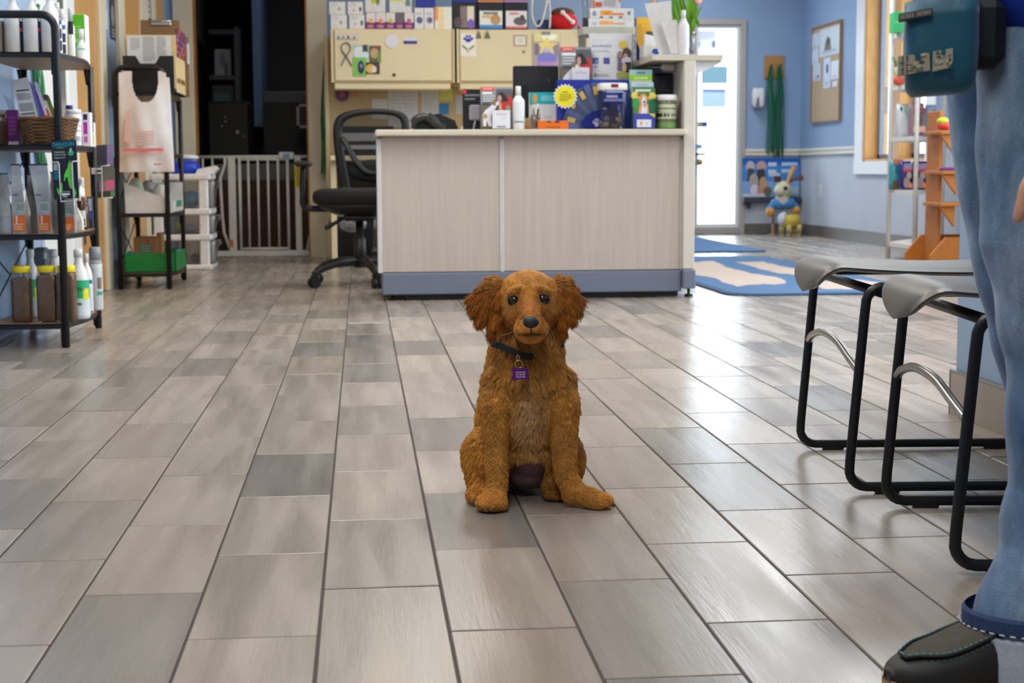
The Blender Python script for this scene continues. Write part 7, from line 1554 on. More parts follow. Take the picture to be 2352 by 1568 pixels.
mb = MB(); O, U, W = q[0], q[1]-q[0], q[3]-q[0]; mb.add([O, O+U, O+U+W, O+W]+[v+np.array([0, .02, 0]) for v in (O, O+U, O+U+W, O+W)], [(0, 1, 2, 3), (7, 6, 5, 4), (0, 4, 5, 1), (1, 5, 6, 2), (2, 6, 7, 3), (3, 7, 4, 0)], K((62, 60, 58), .5)); lb = mb.build('name_label', po)
mb = MB(); lc = K((158, 152, 142), .5)
for k in range(17):
    if k == 8: continue
    mb.prints([('r', .03+.055*k, .2, .03+.055*k+.034, .82, lc)], O, U, W); 
    if k % 3 == 0: mb.prints([('r', .03+.055*k+.01, .35, .03+.055*k+.024, .65, K((62, 60, 58), .5))], O, U, W, base=.0014)
tag(mb.build('lettering', lb), kind='stuff')
cam_m = [(196, 184, 150), (150, 146, 136), (110, 128, 110), (36, 78, 96), (206, 196, 166)]
for k, (a, b, c, d) in enumerate((((2087, 172), (2158, 161), (2156, 121), (2088, 127)), ((2163, 164), (2207, 154), (2207, 111), (2164, 118)))):
    Yk = Yq-.002; P = [pp(*v, Yk) for v in (a, b, c, d)]; O, U, W = P[0], P[1]-P[0], P[3]-P[0]
    mb = MB(); mb.add(P+[v+np.array([0, .02, 0]) for v in P], [(0, 1, 2, 3), (7, 6, 5, 4), (0, 4, 5, 1), (1, 5, 6, 2), (2, 6, 7, 3), (3, 7, 4, 0)], K((168, 160, 140), .7)); pn = mb.build('camouflage_panel', po)
    r_ = random.Random(k+4); els = []
    for q_ in range(26):
        u, v = r_.uniform(.02, .82), r_.uniform(.02, .84); els.append(('e', u+.06, v+.06, r_.uniform(.04, .12), r_.uniform(.03, .08), cam_m[r_.randrange(5)]))
    els += [('r', .28, .0, .31, 1, (40, 60, 70)), ('r', .14, 0, .17, 1, (40, 60, 70))] if k == 0 else [('p', [(.42, 1), (.62, 1), (.6, .7), (.44, .78)], (14, 84, 104)), ('p', [(.8, .0), (1, 0), (1, .3)], (14, 70, 92))]
    els += [('p', [(.5, .95), (.68, .92), (.74, .62), (.58, .6)], (18, 80, 104))] if k == 0 else []
    mm = MB(); mm.prints(els, O, U, W, step=.00008); tag(mm.build('camouflage', pn), kind='stuff')
po.rotation_euler = (0, 0, math.radians(-20)); po.location.x += .011; po.location.y -= .004
# shoes
shoe_m = mat('charcoal_suede', (74, 70, 60), .85, var=.12, scale=90, bump=.3, bscale=300); shoe_d = mat('black_leather', (34, 32, 32), .6, var=.1, scale=60); sole_m = mat('tan_rubber', (206, 176, 124), .6, var=.06, scale=40); tealst = K((70, 150, 150), .7)
def shoe(toe, heel, label):
    toe, heel = np.array(toe, float), np.array(heel, float); d = heel-toe; L = np.linalg.norm(d); d /= L; s = np.array([-d[1], d[0], 0])
    sh = thing('shoe', label, 'shoe', tuple((toe+heel)/2), 'moc-toe shoes of the person')
    def ring(f):                                                # half width, top height along the length
        w_ = np.interp(f, [0, .02, .06, .15, .3, .5, .7, .85, .95, 1], [.010, .022, .033, .044, .049, .045, .038, .037, .032, .018])
        h = np.interp(f, [0, .03, .1, .25, .42, .5, .62, .8, 1], [.036, .044, .053, .066, .086, .100, .098, .092, .090]); return w_, h
    fs = np.concatenate([np.linspace(0, .15, 10), np.linspace(.18, 1, 26)])
    def lo(z0, z1f, ex, m, nm, arcn=14, crown=True):
        V = []; N = len(fs)
        for f in fs:
            w_, h = ring(f); z1 = z1f(f, h); c = toe+d*(f*L)
            for k in range(arcn+1):
                a = math.pi*k/arcn; ca, sa = math.cos(a), math.sin(a)
                u = math.copysign(abs(ca)**.62, ca) if crown else (1 if k == 0 else -1 if k == arcn else math.copysign(1, ca)*min(1, abs(ca)*4))
                V.append(c+s*u*(w_+ex)+np.array([0, 0, z0+(z1-z0)*(sa**.62 if crown else min(1, sa*4))]))
        F_ = [(i*(arcn+1)+k, i*(arcn+1)+k+1, (i+1)*(arcn+1)+k+1, (i+1)*(arcn+1)+k) for i in range(N-1) for k in range(arcn)]
        F_ += [tuple(range(arcn+1)), tuple((N-1)*(arcn+1)+k for k in range(arcn+1))]+[(i*(arcn+1), (i+1)*(arcn+1), (i+1)*(arcn+1)+arcn, i*(arcn+1)+arcn) for i in range(N-1)]
        return MB().add(V, F_, m, True).build(nm, sh)
    lo(.0, lambda f, h: .026, .004, sole_m, 'sole', 16, False)
    lo(.024, lambda f, h: h, 0, shoe_d, 'upper')
    # moccasin toe plug with raised seam
    V = []; plug = []; fs2 = np.linspace(.07, .46, 18)
    for f in fs2:
        w_, h = ring(f); e = w_*(.30+.46*math.sin(math.pi*min(1, (f-.07)/.16)*.5)); c = toe+d*(f*L)
        for k in range(9): u = -1+k/4; zz = .024+(h-.024)*max(0, 1-abs(u*e/(w_))**(1/.62))**.31; zz = .024+(h-.024)*(math.sin(math.acos(min(1, abs(u*e/w_)**(1/.62))))**.62); V.append(c+s*u*e+np.array([0, 0, zz+.0035]))
        plug.append((c+s*e+np.array([0, 0, V[-1][2]-c[2]+.001]), c-s*e+np.array([0, 0, V[-9][2]-c[2]+.001])))
    MB().add(V, [(i*9+k, i*9+k+1, i*9+10+k, i*9+9+k) for i in range(17) for k in range(8)], shoe_m, True).build('toe_panel', sh)
    path = [p[0] for p in plug][::-1]+[p[1] for p in plug]
    MB().tube(path, .0026, shoe_d, 7).build('toe_seam', sh)
    mb = MB()
    for i in range(0, len(path)-1):
        a, b = path[i], path[i+1]; m_ = (a+b)/2+np.array([0, 0, .002]); mb.tube([a*.25+b*.75+np.array([0, 0, .0024]), a*.75+b*.25+np.array([0, 0, .0024])], .0011, tealst, 5)
        for k in (-1, 1): mb.tube([a+(b-a)*.3-np.array([0, 0, .006])+d*0+s*.003*(1 if i < 17 else -1), a+(b-a)*.7-np.array([0, 0, .006])+s*.003*(1 if i < 17 else -1)], .0010, tealst, 5)
    tag(mb.build('stitching', sh), kind='stuff')
    mb = MB(); c = toe+d*(.50*L)
    for sg in (-1, 1): mb.tube(bez([c+s*sg*.036+np.array([0, 0, .075]), c+s*sg*.03+d*.02+np.array([0, 0, .094]), c+d*.05+s*sg*.026+np.array([0, 0, .10])], 5), .0032, K((20, 130, 146), .6), 7)
    mb.build('lace', sh)
    mb = MB()
    for sg in (-1, 1): q_ = c+s*sg*.037+np.array([0, 0, .078]); mb.tube([q_-s*sg*.002, q_+s*sg*.003], .006, K((150, 130, 80), .4), 12)
    mb.build('eyelet', sh)
    mb = MB(); q_ = toe+d*(.56*L); mb.tube(bez([q_+s*.033+np.array([0, 0, .088]), q_+d*-.004+np.array([0, 0, .108]), q_-s*.033+np.array([0, 0, .088])], 6), .004, shoe_d, 8); mb.build('collar_edge', sh)
    return sh
tz = fl(2036, 1606)
shoe((tz[0], tz[1]+.0, 0), (tz[0]+.285, tz[1]+.03, 0), 'near charcoal moc-toe shoe with teal stitching and tan sole')
shoe((.81, fl_+.0, 0), (1.095, fl_+.02, 0), 'farther charcoal moc-toe shoe, behind the near trouser cuff')
# ------------------------------------------------------------ golden puppy, sitting and facing the camera
gp = lambda px, py, Y: tuple(at(px, py, Y))
DH = 2.93; PX = at(1212, 950, 3.0)[0]                                                   # plane of the head
dog_skin = bpy.data.materials.new('puppy_coat'); dog_skin.use_nodes = True
_nt = dog_skin.node_tree; _a = _nt.nodes.new('ShaderNodeAttribute'); _a.attribute_name = 'tint'; _nt.links.new(_a.outputs['Color'], _nt.nodes['Principled BSDF'].inputs['Base Color']); _nt.nodes['Principled BSDF'].inputs['Roughness'].default_value = .8
R_ = {}
R_['skull'] = [E_(gp(1213, 677, DH), (.056, .060, .0455)), E_(gp(1213, 704, DH-.02), (.0515, .052, .046)), C(gp(1178, 672, DH-.050), gp(1194, 668, DH-.054), .010), C(gp(1250, 670, DH-.050), gp(1234, 667, DH-.054), .010)]
R_['face'] = [E_(gp(1174, 722, DH-.022), (.018, .036, .026)), E_(gp(1259, 719, DH-.022), (.018, .036, .026)), C(gp(1214, 696, DH-.055), gp(1219, 732, DH-.10), .023, .0195), E_(gp(1218, 766, DH-.040), (.027, .052, .017))]
R_['muzzle'] = [E_(gp(1219, 747, DH-.093), (.0270, .036, .0225)), E_(gp(1201, 757, DH-.096), (.0165, .027, .0155)), E_(gp(1239, 755, DH-.096), (.0165, .027, .0155)), E_(gp(1220, 774, DH-.086), (.0170, .024, .0085))]
def ear(L, Y0, base):
    out = []
    for (px, py, r, dy) in L: out.append(C(gp(*base, Y0), gp(px, py, Y0+dy), .013, r))
    return out
R_['earL'] = ear([(1089, 688, .007, -.002), (1094, 708, .0075, -.006), (1106, 733, .0075, -.012), (1130, 764, .006, -.016), (1141, 738, .009, -.018), (1145, 700, .010, -.014), (1108, 668, .009, .0), (1126, 652, .011, .0)], DH-.005, (1146, 655))
R_['earR'] = ear([(1327, 688, .007, -.002), (1322, 708, .0075, -.006), (1311, 730, .0075, -.012), (1292, 762, .006, -.016), (1283, 738, .009, -.018), (1279, 700, .010, -.014), (1312, 666, .009, .0), (1298, 650, .011, .0)], DH-.005, (1280, 652))
R_['neck'] = [C(gp(1214, 745, DH+.03), gp(1213, 830, DH+.030), .048, .058)]
R_['chest'] = [E_(gp(1212, 862, DH+.045), (.067, .070, .072)), E_(gp(1213, 930, DH+.055), (.068, .076, .095)), E_(gp(1212, 1005, DH+.080), (.060, .072, .085)), C(gp(1154, 880, DH+.03), gp(1144, 940, DH+.02), .034, .032), C(gp(1274, 880, DH+.03), gp(1285, 940, DH+.02), .034, .033)]
R_['back'] = [C((PX, DH+.09, .28), (PX-.004, DH+.19, .13), .072, .088), E_((PX-.006, DH+.20, .082), (.094, .085, .082))]
R_['belly'] = [E_(gp(1209, 1082, DH+.085), (.042, .045, .034))]
R_['legL'] = [C(gp(1138, 930, DH+.005), gp(1139, 1020, DH-.002), .030, .0215), C(gp(1139, 1020, DH-.002), gp(1142, 1105, DH-.016), .0215, .0180), C(gp(1142, 1105, DH-.016), gp(1138, 1140, DH-.022), .0180, .0185)]
R_['legR'] = [C(gp(1292, 930, DH+.005), gp(1294, 1020, DH-.002), .031, .024), C(gp(1294, 1020, DH-.002), gp(1300, 1092, DH-.012), .0235, .0195), C(gp(1300, 1092, DH-.012), gp(1322, 1132, DH-.024), .0195, .0185)]
pL, pR = np.array(fl(1130, 1160)), np.array(fl(1352, 1152)); pL[1] = DH-.034; pR[1] = DH-.036
pL[0] = gp(1131, 1155, DH-.034)[0]; pR[0] = gp(1352, 1150, DH-.036)[0]
def paw(c, dirx, diry, w_, L, h):
    d = np.array([dirx, diry, 0.]); d /= np.linalg.norm(d); s = np.array([-d[1], d[0], 0]); out = [C(tuple(c-d*L*.45+np.array([0, 0, h*.72])), tuple(c+d*L*.05+np.array([0, 0, h*.6])), h*.60, h*.56)]
    for k, (u, f) in enumerate(((-.75, .30), (-.26, .46), (.26, .46), (.75, .30))): out.append(C(tuple(c+s*u*w_*.55+d*L*.0+np.array([0, 0, h*.58])), tuple(c+s*u*w_*.72+d*L*f+np.array([0, 0, h*.42])), h*.42, h*.40))
    return out
R_['pawL'] = paw(pL, -.18, -1, .030, .055, .034)
R_['pawR'] = paw(pR, .95, -.42, .028, .072, .033)
R_['haunchL'] = [E_(gp(1118, 1052, DH+.10), (.046, .085, .058)), C(gp(1100, 1040, DH+.06), gp(1103, 1105, DH+.05), .032, .024)]
R_['haunchR'] = [E_(gp(1288, 1055, DH+.11), (.044, .085, .058)), C(gp(1290, 1075, DH+.06), gp(1280, 1105, DH+.05), .032, .024)]
hp = np.array(fl(1102, 1140)); hp[0] = gp(1103, 1130, DH+.035)[0]; hp[1] = DH+.035
hq = hp.copy(); hq[0] = gp(1272, 1120, DH+.05)[0]; hq[1] = DH+.05
R_['hindL'] = paw(hp, -.12, -1, .026, .06, .033); R_['hindR'] = paw(hq, .3, -1, .026, .06, .033)
names = list(R_); allb = [b for k in names for b in R_[k]]
PUP = (PX, DH+.06, 0)
puppy = fuse('puppy', allb, .0032, 5, dog_skin, PUP); tag(puppy, 'golden retriever puppy with a purple tag sitting on the tiled floor', 'dog')
# keep the soles on the floor
me = puppy.data; co = np.empty(len(me.vertices)*3); me.vertices.foreach_get('co', co); co = co.reshape(-1, 3); co[:, 2] = np.maximum(co[:, 2], .0012); me.vertices.foreach_set('co', co.ravel()); me.update()

NOSE = np.array(gp(1219, 741, DH-.128)); FACE_C = np.array(gp(1213, 700, DH-.03))
def regions(P):
    D = np.stack([np.min([blob_d(P, b) for b in R_[k]], axis=0) for k in names], 1); return D.argmin(1)
def hashn(P, f, seed):
    r = np.random.default_rng(seed); o = np.zeros(len(P))
    for k in range(5):
        d = r.normal(size=3); d /= np.linalg.norm(d); o += np.sin(P@d*f*(1+.7*k)+r.uniform(0, 6.28))/(1+.5*k)
    return o/2.2
cl = lambda c: np.array(lin(c))
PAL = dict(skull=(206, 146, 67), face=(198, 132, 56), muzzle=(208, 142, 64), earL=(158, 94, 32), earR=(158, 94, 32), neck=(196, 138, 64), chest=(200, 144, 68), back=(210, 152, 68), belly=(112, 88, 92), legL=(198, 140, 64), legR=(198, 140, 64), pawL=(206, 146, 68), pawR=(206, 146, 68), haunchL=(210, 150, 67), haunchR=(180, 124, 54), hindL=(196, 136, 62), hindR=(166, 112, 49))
base_cols = np.array([cl(PAL[k]) for k in names])
IX = {k: i for i, k in enumerate(names)}
def to_px(P):
    v = P-np.array([0, 0, CAM_H]); d = v@_fw; return 1176+F_PX*(v@_r)/d, 784+F_PX*(v@_d)/d
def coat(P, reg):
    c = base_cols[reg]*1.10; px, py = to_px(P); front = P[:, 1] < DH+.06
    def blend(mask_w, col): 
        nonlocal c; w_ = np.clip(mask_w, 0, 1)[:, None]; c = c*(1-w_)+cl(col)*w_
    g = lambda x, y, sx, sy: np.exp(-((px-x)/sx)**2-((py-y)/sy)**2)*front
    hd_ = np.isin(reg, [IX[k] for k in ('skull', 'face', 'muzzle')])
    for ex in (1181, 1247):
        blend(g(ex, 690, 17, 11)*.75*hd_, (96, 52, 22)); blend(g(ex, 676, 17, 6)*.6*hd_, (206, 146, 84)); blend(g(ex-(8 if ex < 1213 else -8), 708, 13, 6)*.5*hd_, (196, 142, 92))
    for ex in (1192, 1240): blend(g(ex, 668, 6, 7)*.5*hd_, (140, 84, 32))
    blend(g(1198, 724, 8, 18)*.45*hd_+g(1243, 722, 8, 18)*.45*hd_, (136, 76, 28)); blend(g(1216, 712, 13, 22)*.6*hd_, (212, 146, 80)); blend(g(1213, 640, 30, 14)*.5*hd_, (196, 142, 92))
    blend(g(1221, 766, 26, 5)*.8*hd_, (84, 52, 34)); blend(g(1163, 715, 9, 22)*.4*hd_+g(1266, 712, 9, 22)*.4*hd_, (188, 132, 80))  # dark band below the nose: mouth shading painted into the fur
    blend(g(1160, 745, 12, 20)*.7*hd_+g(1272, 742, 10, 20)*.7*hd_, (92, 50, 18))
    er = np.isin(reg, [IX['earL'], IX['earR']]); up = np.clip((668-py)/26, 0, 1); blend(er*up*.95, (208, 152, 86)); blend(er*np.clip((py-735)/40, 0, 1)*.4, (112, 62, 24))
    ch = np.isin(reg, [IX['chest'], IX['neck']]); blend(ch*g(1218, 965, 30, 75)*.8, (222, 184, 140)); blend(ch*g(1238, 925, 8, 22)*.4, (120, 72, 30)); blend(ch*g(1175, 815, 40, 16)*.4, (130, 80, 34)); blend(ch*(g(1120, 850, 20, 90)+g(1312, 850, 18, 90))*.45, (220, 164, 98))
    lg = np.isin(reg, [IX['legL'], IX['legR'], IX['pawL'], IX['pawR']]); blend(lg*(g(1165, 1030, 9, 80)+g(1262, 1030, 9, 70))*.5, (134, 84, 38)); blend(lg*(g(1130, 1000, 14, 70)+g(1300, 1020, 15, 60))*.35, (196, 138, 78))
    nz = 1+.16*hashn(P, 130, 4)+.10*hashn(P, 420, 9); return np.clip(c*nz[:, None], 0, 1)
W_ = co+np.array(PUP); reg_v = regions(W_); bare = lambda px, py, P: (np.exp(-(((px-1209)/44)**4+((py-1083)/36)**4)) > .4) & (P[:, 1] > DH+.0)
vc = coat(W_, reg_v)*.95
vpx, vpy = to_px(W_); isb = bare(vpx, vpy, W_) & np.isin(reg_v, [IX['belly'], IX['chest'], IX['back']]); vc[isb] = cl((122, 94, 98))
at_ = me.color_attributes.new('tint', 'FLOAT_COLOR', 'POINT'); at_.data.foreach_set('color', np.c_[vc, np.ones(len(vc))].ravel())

# fur strands
me.calc_loop_triangles(); T = np.empty(len(me.loop_triangles)*3, np.int32); me.loop_triangles.foreach_get('vertices', T); T = T.reshape(-1, 3)
VN = np.empty(len(me.vertices)*3); me.vertices.foreach_get('normal', VN); VN = VN.reshape(-1, 3)
A3, B3, C3 = W_[T[:, 0]], W_[T[:, 1]], W_[T[:, 2]]; ar = np.linalg.norm(np.cross(B3-A3, C3-A3), axis=1)/2
dens = {k: 1.0 for k in names}; dens.update(skull=2.3, face=2.6, muzzle=2.8, earL=1.9, earR=1.9, pawL=2.4, pawR=2.4, legL=1.7, legR=1.7, chest=1.1, neck=1.1, back=.35, haunchL=1.1, haunchR=.8, hindL=1.4, hindR=.5, belly=.5)
tr = reg_v[T[:, 0]]; cen = (A3+B3+C3)/3
facing = ((VN[T[:, 0]]*(np.array([0, 0, CAM_H])-cen)).sum(1) > -.02)
wgt = ar*np.array([dens[k] for k in names])[tr]*np.where(facing, 1, .35)
NF = 190000
ti = rng.choice(len(T), NF, p=wgt/wgt.sum()); u = np.sqrt(rng.random(NF)); v = rng.random(NF)
b0, b1, b2 = 1-u, u*(1-v), u*v
P0 = A3[ti]*b0[:, None]+B3[ti]*b1[:, None]+C3[ti]*b2[:, None]
N0 = VN[T[ti, 0]]*b0[:, None]+VN[T[ti, 1]]*b1[:, None]+VN[T[ti, 2]]*b2[:, None]; N0 /= np.linalg.norm(N0, axis=1)[:, None]+1e-9
rg_ = regions(P0); px, py = to_px(P0)
keep = ~(bare(px, py, P0) & np.isin(rg_, [IX['belly'], IX['chest'], IX['back']]))
for (ex, ey) in ((1181, 689.5), (1247, 687)): keep &= ~((((px-ex)/12.5)**2+((py-ey)/10)**2 < 1) & (P0[:, 1] < DH-.02))
keep &= ~((((px-1219.5)/19)**2+((py-741)/16.5)**2 < 1) & (P0[:, 1] < DH-.09))
keep &= P0[:, 2] > .003
P0, N0, rg_, px, py = P0[keep], N0[keep], rg_[keep], px[keep], py[keep]; NF = len(P0)
LEN = dict(skull=.0058, face=.0055, muzzle=.0046, earL=.019, earR=.019, neck=.021, chest=.022, back=.016, belly=.007, legL=.0105, legR=.0105, pawL=.0062, pawR=.0062, haunchL=.014, haunchR=.013, hindL=.007, hindR=.007)
ln = np.array([LEN[k] for k in names])[rg_]*rng.uniform(.65, 1.15, NF)
fl_dir = np.zeros((NF, 3)); side = np.sign(px-1213)[:, None]
isr = lambda *k: np.isin(rg_, [IX[q] for q in k])
away = P0-NOSE; away /= np.linalg.norm(away, axis=1)[:, None]
ex_, ez_ = np.array([1., 0, 0]), np.array([0, 0, 1.])
fl_dir[isr('skull', 'face', 'muzzle')] = away[isr('skull', 'face', 'muzzle')]
fl_dir += isr('face', 'muzzle')[:, None]*np.array([0, .2, -.35])
m = isr('earL', 'earR'); ed = np.clip((np.abs(px-1213)-85)/40, 0, 1); et = np.clip((py-636)/50, 0, 1); et = et*et*(3-2*et)
fl_dir[m] = (np.c_[side[:, 0]*(.85*(1-et)+(.12+.45*ed)*et), -.12*np.ones(NF), .22*(1-et)-1.0*et])[m]
tuft = m & (py < 655)
swirl = hashn(P0, 38, 21)
m = isr('neck', 'chest'); fl_dir[m] = (np.c_[side[:, 0]*.22+.65*swirl, -.12*np.ones(NF), -1+.2*hashn(P0, 50, 5)])[m]
m = isr('legL', 'legR'); fl_dir[m] = (np.c_[side[:, 0]*.12+.22*swirl, .25*np.ones(NF), -np.ones(NF)])[m]
fl_dir[isr('pawL', 'hindL', 'hindR')] = (-.05, -1, -.45); fl_dir[isr('pawR')] = (.9, -.5, -.35)
m = isr('haunchL', 'haunchR', 'back', 'belly'); fl_dir[m] = (np.c_[side[:, 0]*.25+.2*swirl, .35*np.ones(NF), -np.ones(NF)])[m]
ft = fl_dir-N0*(fl_dir*N0).sum(1)[:, None]; ft /= np.linalg.norm(ft, axis=1)[:, None]+1e-6
m_ear = isr('earL', 'earR'); lift = np.array([dict(skull=.34, face=.34, muzzle=.34, earL=.30, earR=.30, neck=.42, chest=.40, legL=.32, legR=.32, haunchL=.35, haunchR=.35).get(k, .36) for k in names])[rg_]
lift = np.where(m_ear, .22+.12*(1-et), lift); ln = np.where(m_ear, ln*(.72+.42*et), ln)
ln = np.where(isr('earL', 'earR') & (ed > .7), ln*1.15, ln)
jit = rng.normal(size=(NF, 3))*.13
d0 = N0*(lift+.28)[:, None]+ft*(1-lift)[:, None]+jit; d0 /= np.linalg.norm(d0, axis=1)[:, None]
d1 = N0*(lift*.35)[:, None]+ft+jit*1.2; d1 /= np.linalg.norm(d1, axis=1)[:, None]
d1 = d1+np.array([0, 0, -.12]); d1 /= np.linalg.norm(d1, axis=1)[:, None]
KP = 5; S = np.zeros((NF, KP, 3)); S[:, 0] = P0-N0*.0008; step = ln/(KP-1)
for k in range(1, KP):
    f = (k-1)/(KP-2); dd = d0*(1-f)+d1*f; dd /= np.linalg.norm(dd, axis=1)[:, None]; S[:, k] = S[:, k-1]+dd*step[:, None]
# strands gather into locks
NG = NF//26; gi = rng.choice(NF, NG, replace=False); G = P0[gi]; near_g = np.empty(NF, int)
cell = {}
hsh = lambda P: np.floor(P/.012).astype(int)
for q, k in enumerate(map(tuple, hsh(G))): cell.setdefault(k, []).append(q)
H_ = hsh(P0); order = np.lexsort(H_.T); bd = np.flatnonzero(np.any(np.diff(H_[order], axis=0) != 0, axis=1))+1
for grp in np.split(order, bd):
    k = H_[grp[0]]; cand = [q for a in (-1, 0, 1) for b in (-1, 0, 1) for c in (-1, 0, 1) for q in cell.get((k[0]+a, k[1]+b, k[2]+c), ())]
    if not cand: near_g[grp] = rng.integers(NG); cand = [int(rng.integers(NG))]; near_g[grp] = -1; continue
    dm = ((P0[grp][:, None]-G[cand][None])**2).sum(2); near_g[grp] = np.array(cand)[dm.argmin(1)]
ok = near_g >= 0
cs = np.array([dict(skull=.25, face=.18, muzzle=.1, earL=.42, earR=.42, neck=.55, chest=.58, legL=.26, legR=.26, pawL=.2, pawR=.2, haunchL=.5, back=.5).get(k, .3) for k in names])[rg_]
for k in range(1, KP):
    w_ = (cs*(k/(KP-1))**1.2*ok)[:, None]; tgt = S[gi[np.maximum(near_g, 0)], k]; dlt = tgt-S[:, k]; L_ = np.linalg.norm(dlt, axis=1)[:, None]; dlt *= np.minimum(1, .012/(L_+1e-9)); S[:, k] += dlt*w_
S[:, :, 2] = np.maximum(S[:, :, 2], .002)
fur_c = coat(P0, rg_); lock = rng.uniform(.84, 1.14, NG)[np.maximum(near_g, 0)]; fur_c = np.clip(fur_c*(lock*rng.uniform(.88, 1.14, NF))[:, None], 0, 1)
hc = bpy.data.hair_curves.new('fur'); hc.add_curves([KP]*NF)
hc.attributes['position'].data.foreach_set('vector', (S-np.array(PUP)).astype(np.float32).ravel())
ra = hc.attributes.get('radius') or hc.attributes.new('radius', 'FLOAT', 'POINT')
thick = np.array([dict(skull=.00040, face=.00036, muzzle=.00034, pawL=.00036, pawR=.00036).get(k, .00050) for k in names])[rg_]
ra.data.foreach_set('value', (thick[:, None]*np.array([1, .95, .8, .55, .15])[None]).astype(np.float32).ravel())
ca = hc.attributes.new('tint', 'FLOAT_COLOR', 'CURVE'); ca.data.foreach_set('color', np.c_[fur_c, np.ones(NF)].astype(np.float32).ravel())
fm2 = bpy.data.materials.new('puppy_fur'); fm2.use_nodes = True; _nt = fm2.node_tree; _a = _nt.nodes.new('ShaderNodeAttribute'); _a.attribute_name = 'tint'; _b = _nt.nodes['Principled BSDF']
_nt.links.new(_a.outputs['Color'], _b.inputs['Base Color']); _b.inputs['Roughness'].default_value = .55; _b.inputs['Specular IOR Level'].default_value = .25
hc.materials.append(fm2)
fo = bpy.data.objects.new('fur', hc); COL.objects.link(fo); fo.parent = puppy; tag(fo, kind='stuff')

# eyes, nose, mouth, whiskers
eye_m = mat('puppy_eye', (20, 13, 10), .06, coat=.6, var=.02); rim_m = mat('eye_rim', (34, 20, 16), .5)
nose_m = mat('puppy_nose', (42, 44, 50), .38, var=.12, scale=300, bump=.35, bscale=700)
def surf_y(px, py, Y0=2.70):
    o = Vector((0, 0, CAM_H)); d = Vector(ray(px, py)).normalized()
    hit, loc, *_ = puppy.ray_cast(o-Vector(PUP), d); return loc[1]+PUP[1] if hit else DH-.06
for (ex, ey) in ((1181.5, 689.5), (1246.5, 687)):
    Y = surf_y(ex, ey)+.0035; c = gp(ex, ey, Y); MB().sphere(c, (.0098, .0098, .0088), eye_m, 20, 14).build('eye', puppy)
    s = -1 if ex < 1213 else 1; ring_ = []
    for k in range(18):
        a = 2*math.pi*k/18; ring_.append((c[0]+.0098*math.cos(a)*(1.12 if math.cos(a)*s > 0 else 1.06), c[1]-.0040+.0022*abs(math.cos(a)), c[2]+.0078*math.sin(a)+(.0012*s*math.cos(a)*-1)))
    MB().tube(ring_, .0017, rim_m, 6, closed=True).build('eyelid', puppy)
nY = surf_y(1219, 742)-.001
nc = gp(1219.5, 741, nY+.008)
mb = MB(); n = 28; V = []; Fs = []; rows = 10
for i in range(rows+1):
    ph = -math.pi/2+math.pi*i/rows
    for k in range(n):
        a = 2*math.pi*k/n; z = math.sin(ph); q = math.cos(ph)
        wz = .0148*(1-.34*max(0, -z)**1.3+.02*z)                    # wide above, narrow below
        X_ = wz*q*math.cos(a)*1.04; Y_ = .0135*q*math.sin(a); Z_ = .0128*z
        V.append((nc[0]+X_, nc[1]+Y_-.002*max(0, z), nc[2]+Z_))
Fs = [(i*n+k, i*n+(k+1) % n, (i+1)*n+(k+1) % n, (i+1)*n+k) for i in range(rows) for k in range(n)]
mb.add(V, Fs, nose_m, True); no = mb.build('nose', puppy)
for s in (-1, 1): MB().sphere((nc[0]+s*.0072, nc[1]-.0098, nc[2]-.0018), (.0036, .0036, .0030), mat('nostril_black', (6, 6, 7), .8), 12, 8).build('nostril', no)
mth = mat('mouth_dark', (44, 26, 22), .6)
pts = []
for (px_, py_) in ((1200, 768), (1208, 769), (1215, 768), (1220, 766), (1226, 768), (1234, 769), (1242, 767)):
    pts.append(gp(px_, py_, surf_y(px_, py_)-.0022))
MB().tube(bez(pts, 4), .0012, mth, 6).build('mouth', puppy)
p1, p2 = gp(1220, 755, surf_y(1220, 755)-.002), gp(1220, 764, surf_y(1220, 764)-.002); MB().tube([p1, p2], .0012, mth, 6).build('philtrum', puppy)
wk = mat('whisker', (206, 178, 130), .4); mb = MB()
for (L_) in ([(1250, 752), (1264, 770), (1266, 790), (1254, 806)], [(1252, 748), (1268, 762), (1272, 782), (1262, 800)], [(1250, 756), (1260, 776), (1258, 794)], [(1190, 752), (1172, 764), (1150, 770)], [(1186, 758), (1176, 780), (1184, 798)], [(1192, 760), (1180, 784), (1192, 802)]):
    Y = surf_y(*L_[0]); mb.tube(bez([gp(a, b, Y-.002+.004*i) for i, (a, b) in enumerate(L_)], 5), .00022, wk, 4)
tag(mb.build('whiskers', puppy), kind='stuff')
# dark claws
cm_ = mat('claw', (60, 44, 36), .4); mb = MB()
for c, dx, dy, w_, L, h in ((pL, -.18, -1, .030, .055, .034), (pR, .95, -.42, .028, .072, .033)):
    d = np.array([dx, dy, 0.]); d /= np.linalg.norm(d); s = np.array([-d[1], d[0], 0])
    for u, f in ((-.75, .30), (-.26, .46), (.26, .46), (.75, .30)):
        q = c+s*u*w_*.72+d*(L*f+h*.36); MB().tube([q+np.array([0, 0, h*.30]), q+d*.007+np.array([0, 0, h*.12])], [.0026, .0008], cm_, 6).build('claw', puppy)
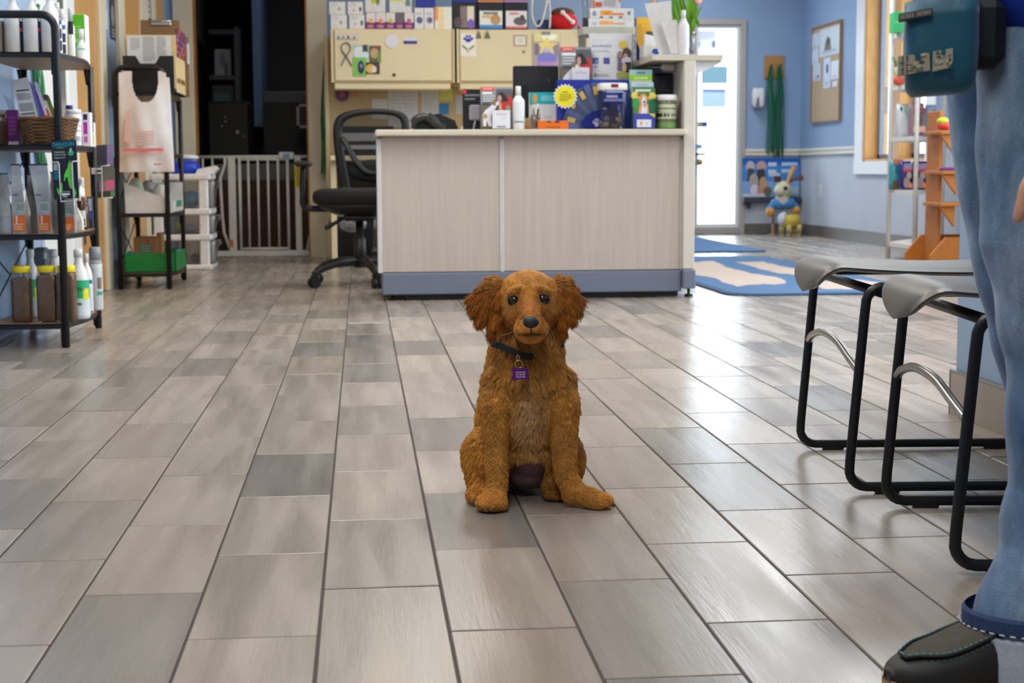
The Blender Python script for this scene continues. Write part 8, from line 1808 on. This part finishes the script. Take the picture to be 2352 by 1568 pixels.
# collar with ring and bone tag: a thing the puppy wears
col_m = mat('collar_webbing', (26, 20, 26), .7, var=.1, scale=200, bump=.3)
cc = np.array(gp(1213, 800, DH+.03)); co_t = thing('collar', 'dark webbing collar with a purple bone tag around the puppy\'s neck', 'collar', tuple(cc))
pts = []
for k in range(28):
    a = 2*math.pi*k/28; pts.append((cc[0]+.073*math.cos(a), cc[1]+.083*math.sin(a), cc[2]-.006+.012*math.cos(a)*-.6+(.0 if math.sin(a) > 0 else -.010*abs(math.sin(a)))))
fr = [gp(1152, 795, DH-.006), gp(1164, 801, DH-.024), gp(1180, 808, DH-.040), gp(1195, 814, DH-.048), gp(1210, 818, DH-.046), gp(1228, 818, DH-.026), gp(1246, 812, DH-.012), gp(1264, 803, DH+.006)]
bkp = [(cc[0]+.07, DH+.04, cc[2]+.01), (cc[0]+.03, DH+.095, cc[2]+.02), (cc[0]-.03, DH+.095, cc[2]+.02), (cc[0]-.07, DH+.04, cc[2]+.012)]
loop = bez(fr+bkp+[fr[0]], 5)[:-1]
mb = MB(); V = []; n = len(loop)
for i, p in enumerate(loop):
    o = p-np.array([cc[0], DH+.03, p[2]]); o /= np.linalg.norm(o)
    for du, dv in ((-.001, -.0062), (.0012, -.0062), (.0012, .0062), (-.001, .0062)): V.append(p+o*du+np.array([0, 0, dv]))
mb.add(V, [(4*i+k, 4*i+(k+1) % 4, 4*((i+1) % n)+(k+1) % 4, 4*((i+1) % n)+k) for i in range(n) for k in range(4)], col_m); mb.build('strap', co_t)
ty = DH-.060; gold = mat('ring_brass', (196, 160, 110), .3, .9)
c1 = gp(1192, 836, ty); MB().tube([(c1[0]+.0072*math.cos(a), c1[1]+.001*math.sin(a), c1[2]+.0072*math.sin(a)) for a in np.linspace(0, 2*math.pi, 25)[:-1]], .0010, gold, 6, closed=True).build('split_ring', co_t)
c2 = gp(1190, 823, ty+.004); MB().tube([(c2[0]+.0028*math.cos(a), c2[1]+.004*math.cos(a)*.3, c2[2]+.006*math.sin(a)) for a in np.linspace(0, 2*math.pi, 17)[:-1]], .0011, gold, 6, closed=True).build('link', co_t)
pur = mat('anodised_purple', (112, 44, 138), .32, .55, var=.06)
tc_ = np.array(gp(1195, 858, ty-.001)); hw_, hh_ = .0158, .0122; poly = []
for (sx_, sz_, a0) in ((1, 1, -50), (-1, 1, 40), (-1, -1, 130), (1, -1, 220)):
    for k in range(7): a = math.radians(a0+k*32); poly.append((sx_*hw_*.70+.0052*math.cos(a), sz_*hh_*.60+.0052*math.sin(a)))
O_ = tuple(tc_); tg = MB().prism(poly, O_, (1, 0, 0), (0, 0, 1), .0014, pur).build('bone_tag', co_t)
eng = MB(); lt = K((206, 180, 214), .5)
for r_i in range(3):
    for k in range(3): eng.prints([('r', .10+.29*k, .62-.27*r_i, .10+.29*k+(.24 if (k+r_i) % 2 else .26), .80-.27*r_i, lt)], (tc_[0]-.0105, tc_[1]-.0014, tc_[2]-.0085), (.021, 0, 0), (0, 0, .016))
    for k in range(9): eng.prints([('r', .13+.088*k, .62-.27*r_i, .145+.088*k, .80-.27*r_i, pur)], (tc_[0]-.0105, tc_[1]-.0014, tc_[2]-.0085), (.021, 0, 0), (0, 0, .016), base=.0010)
tag(eng.build('engraving', tg), kind='stuff')
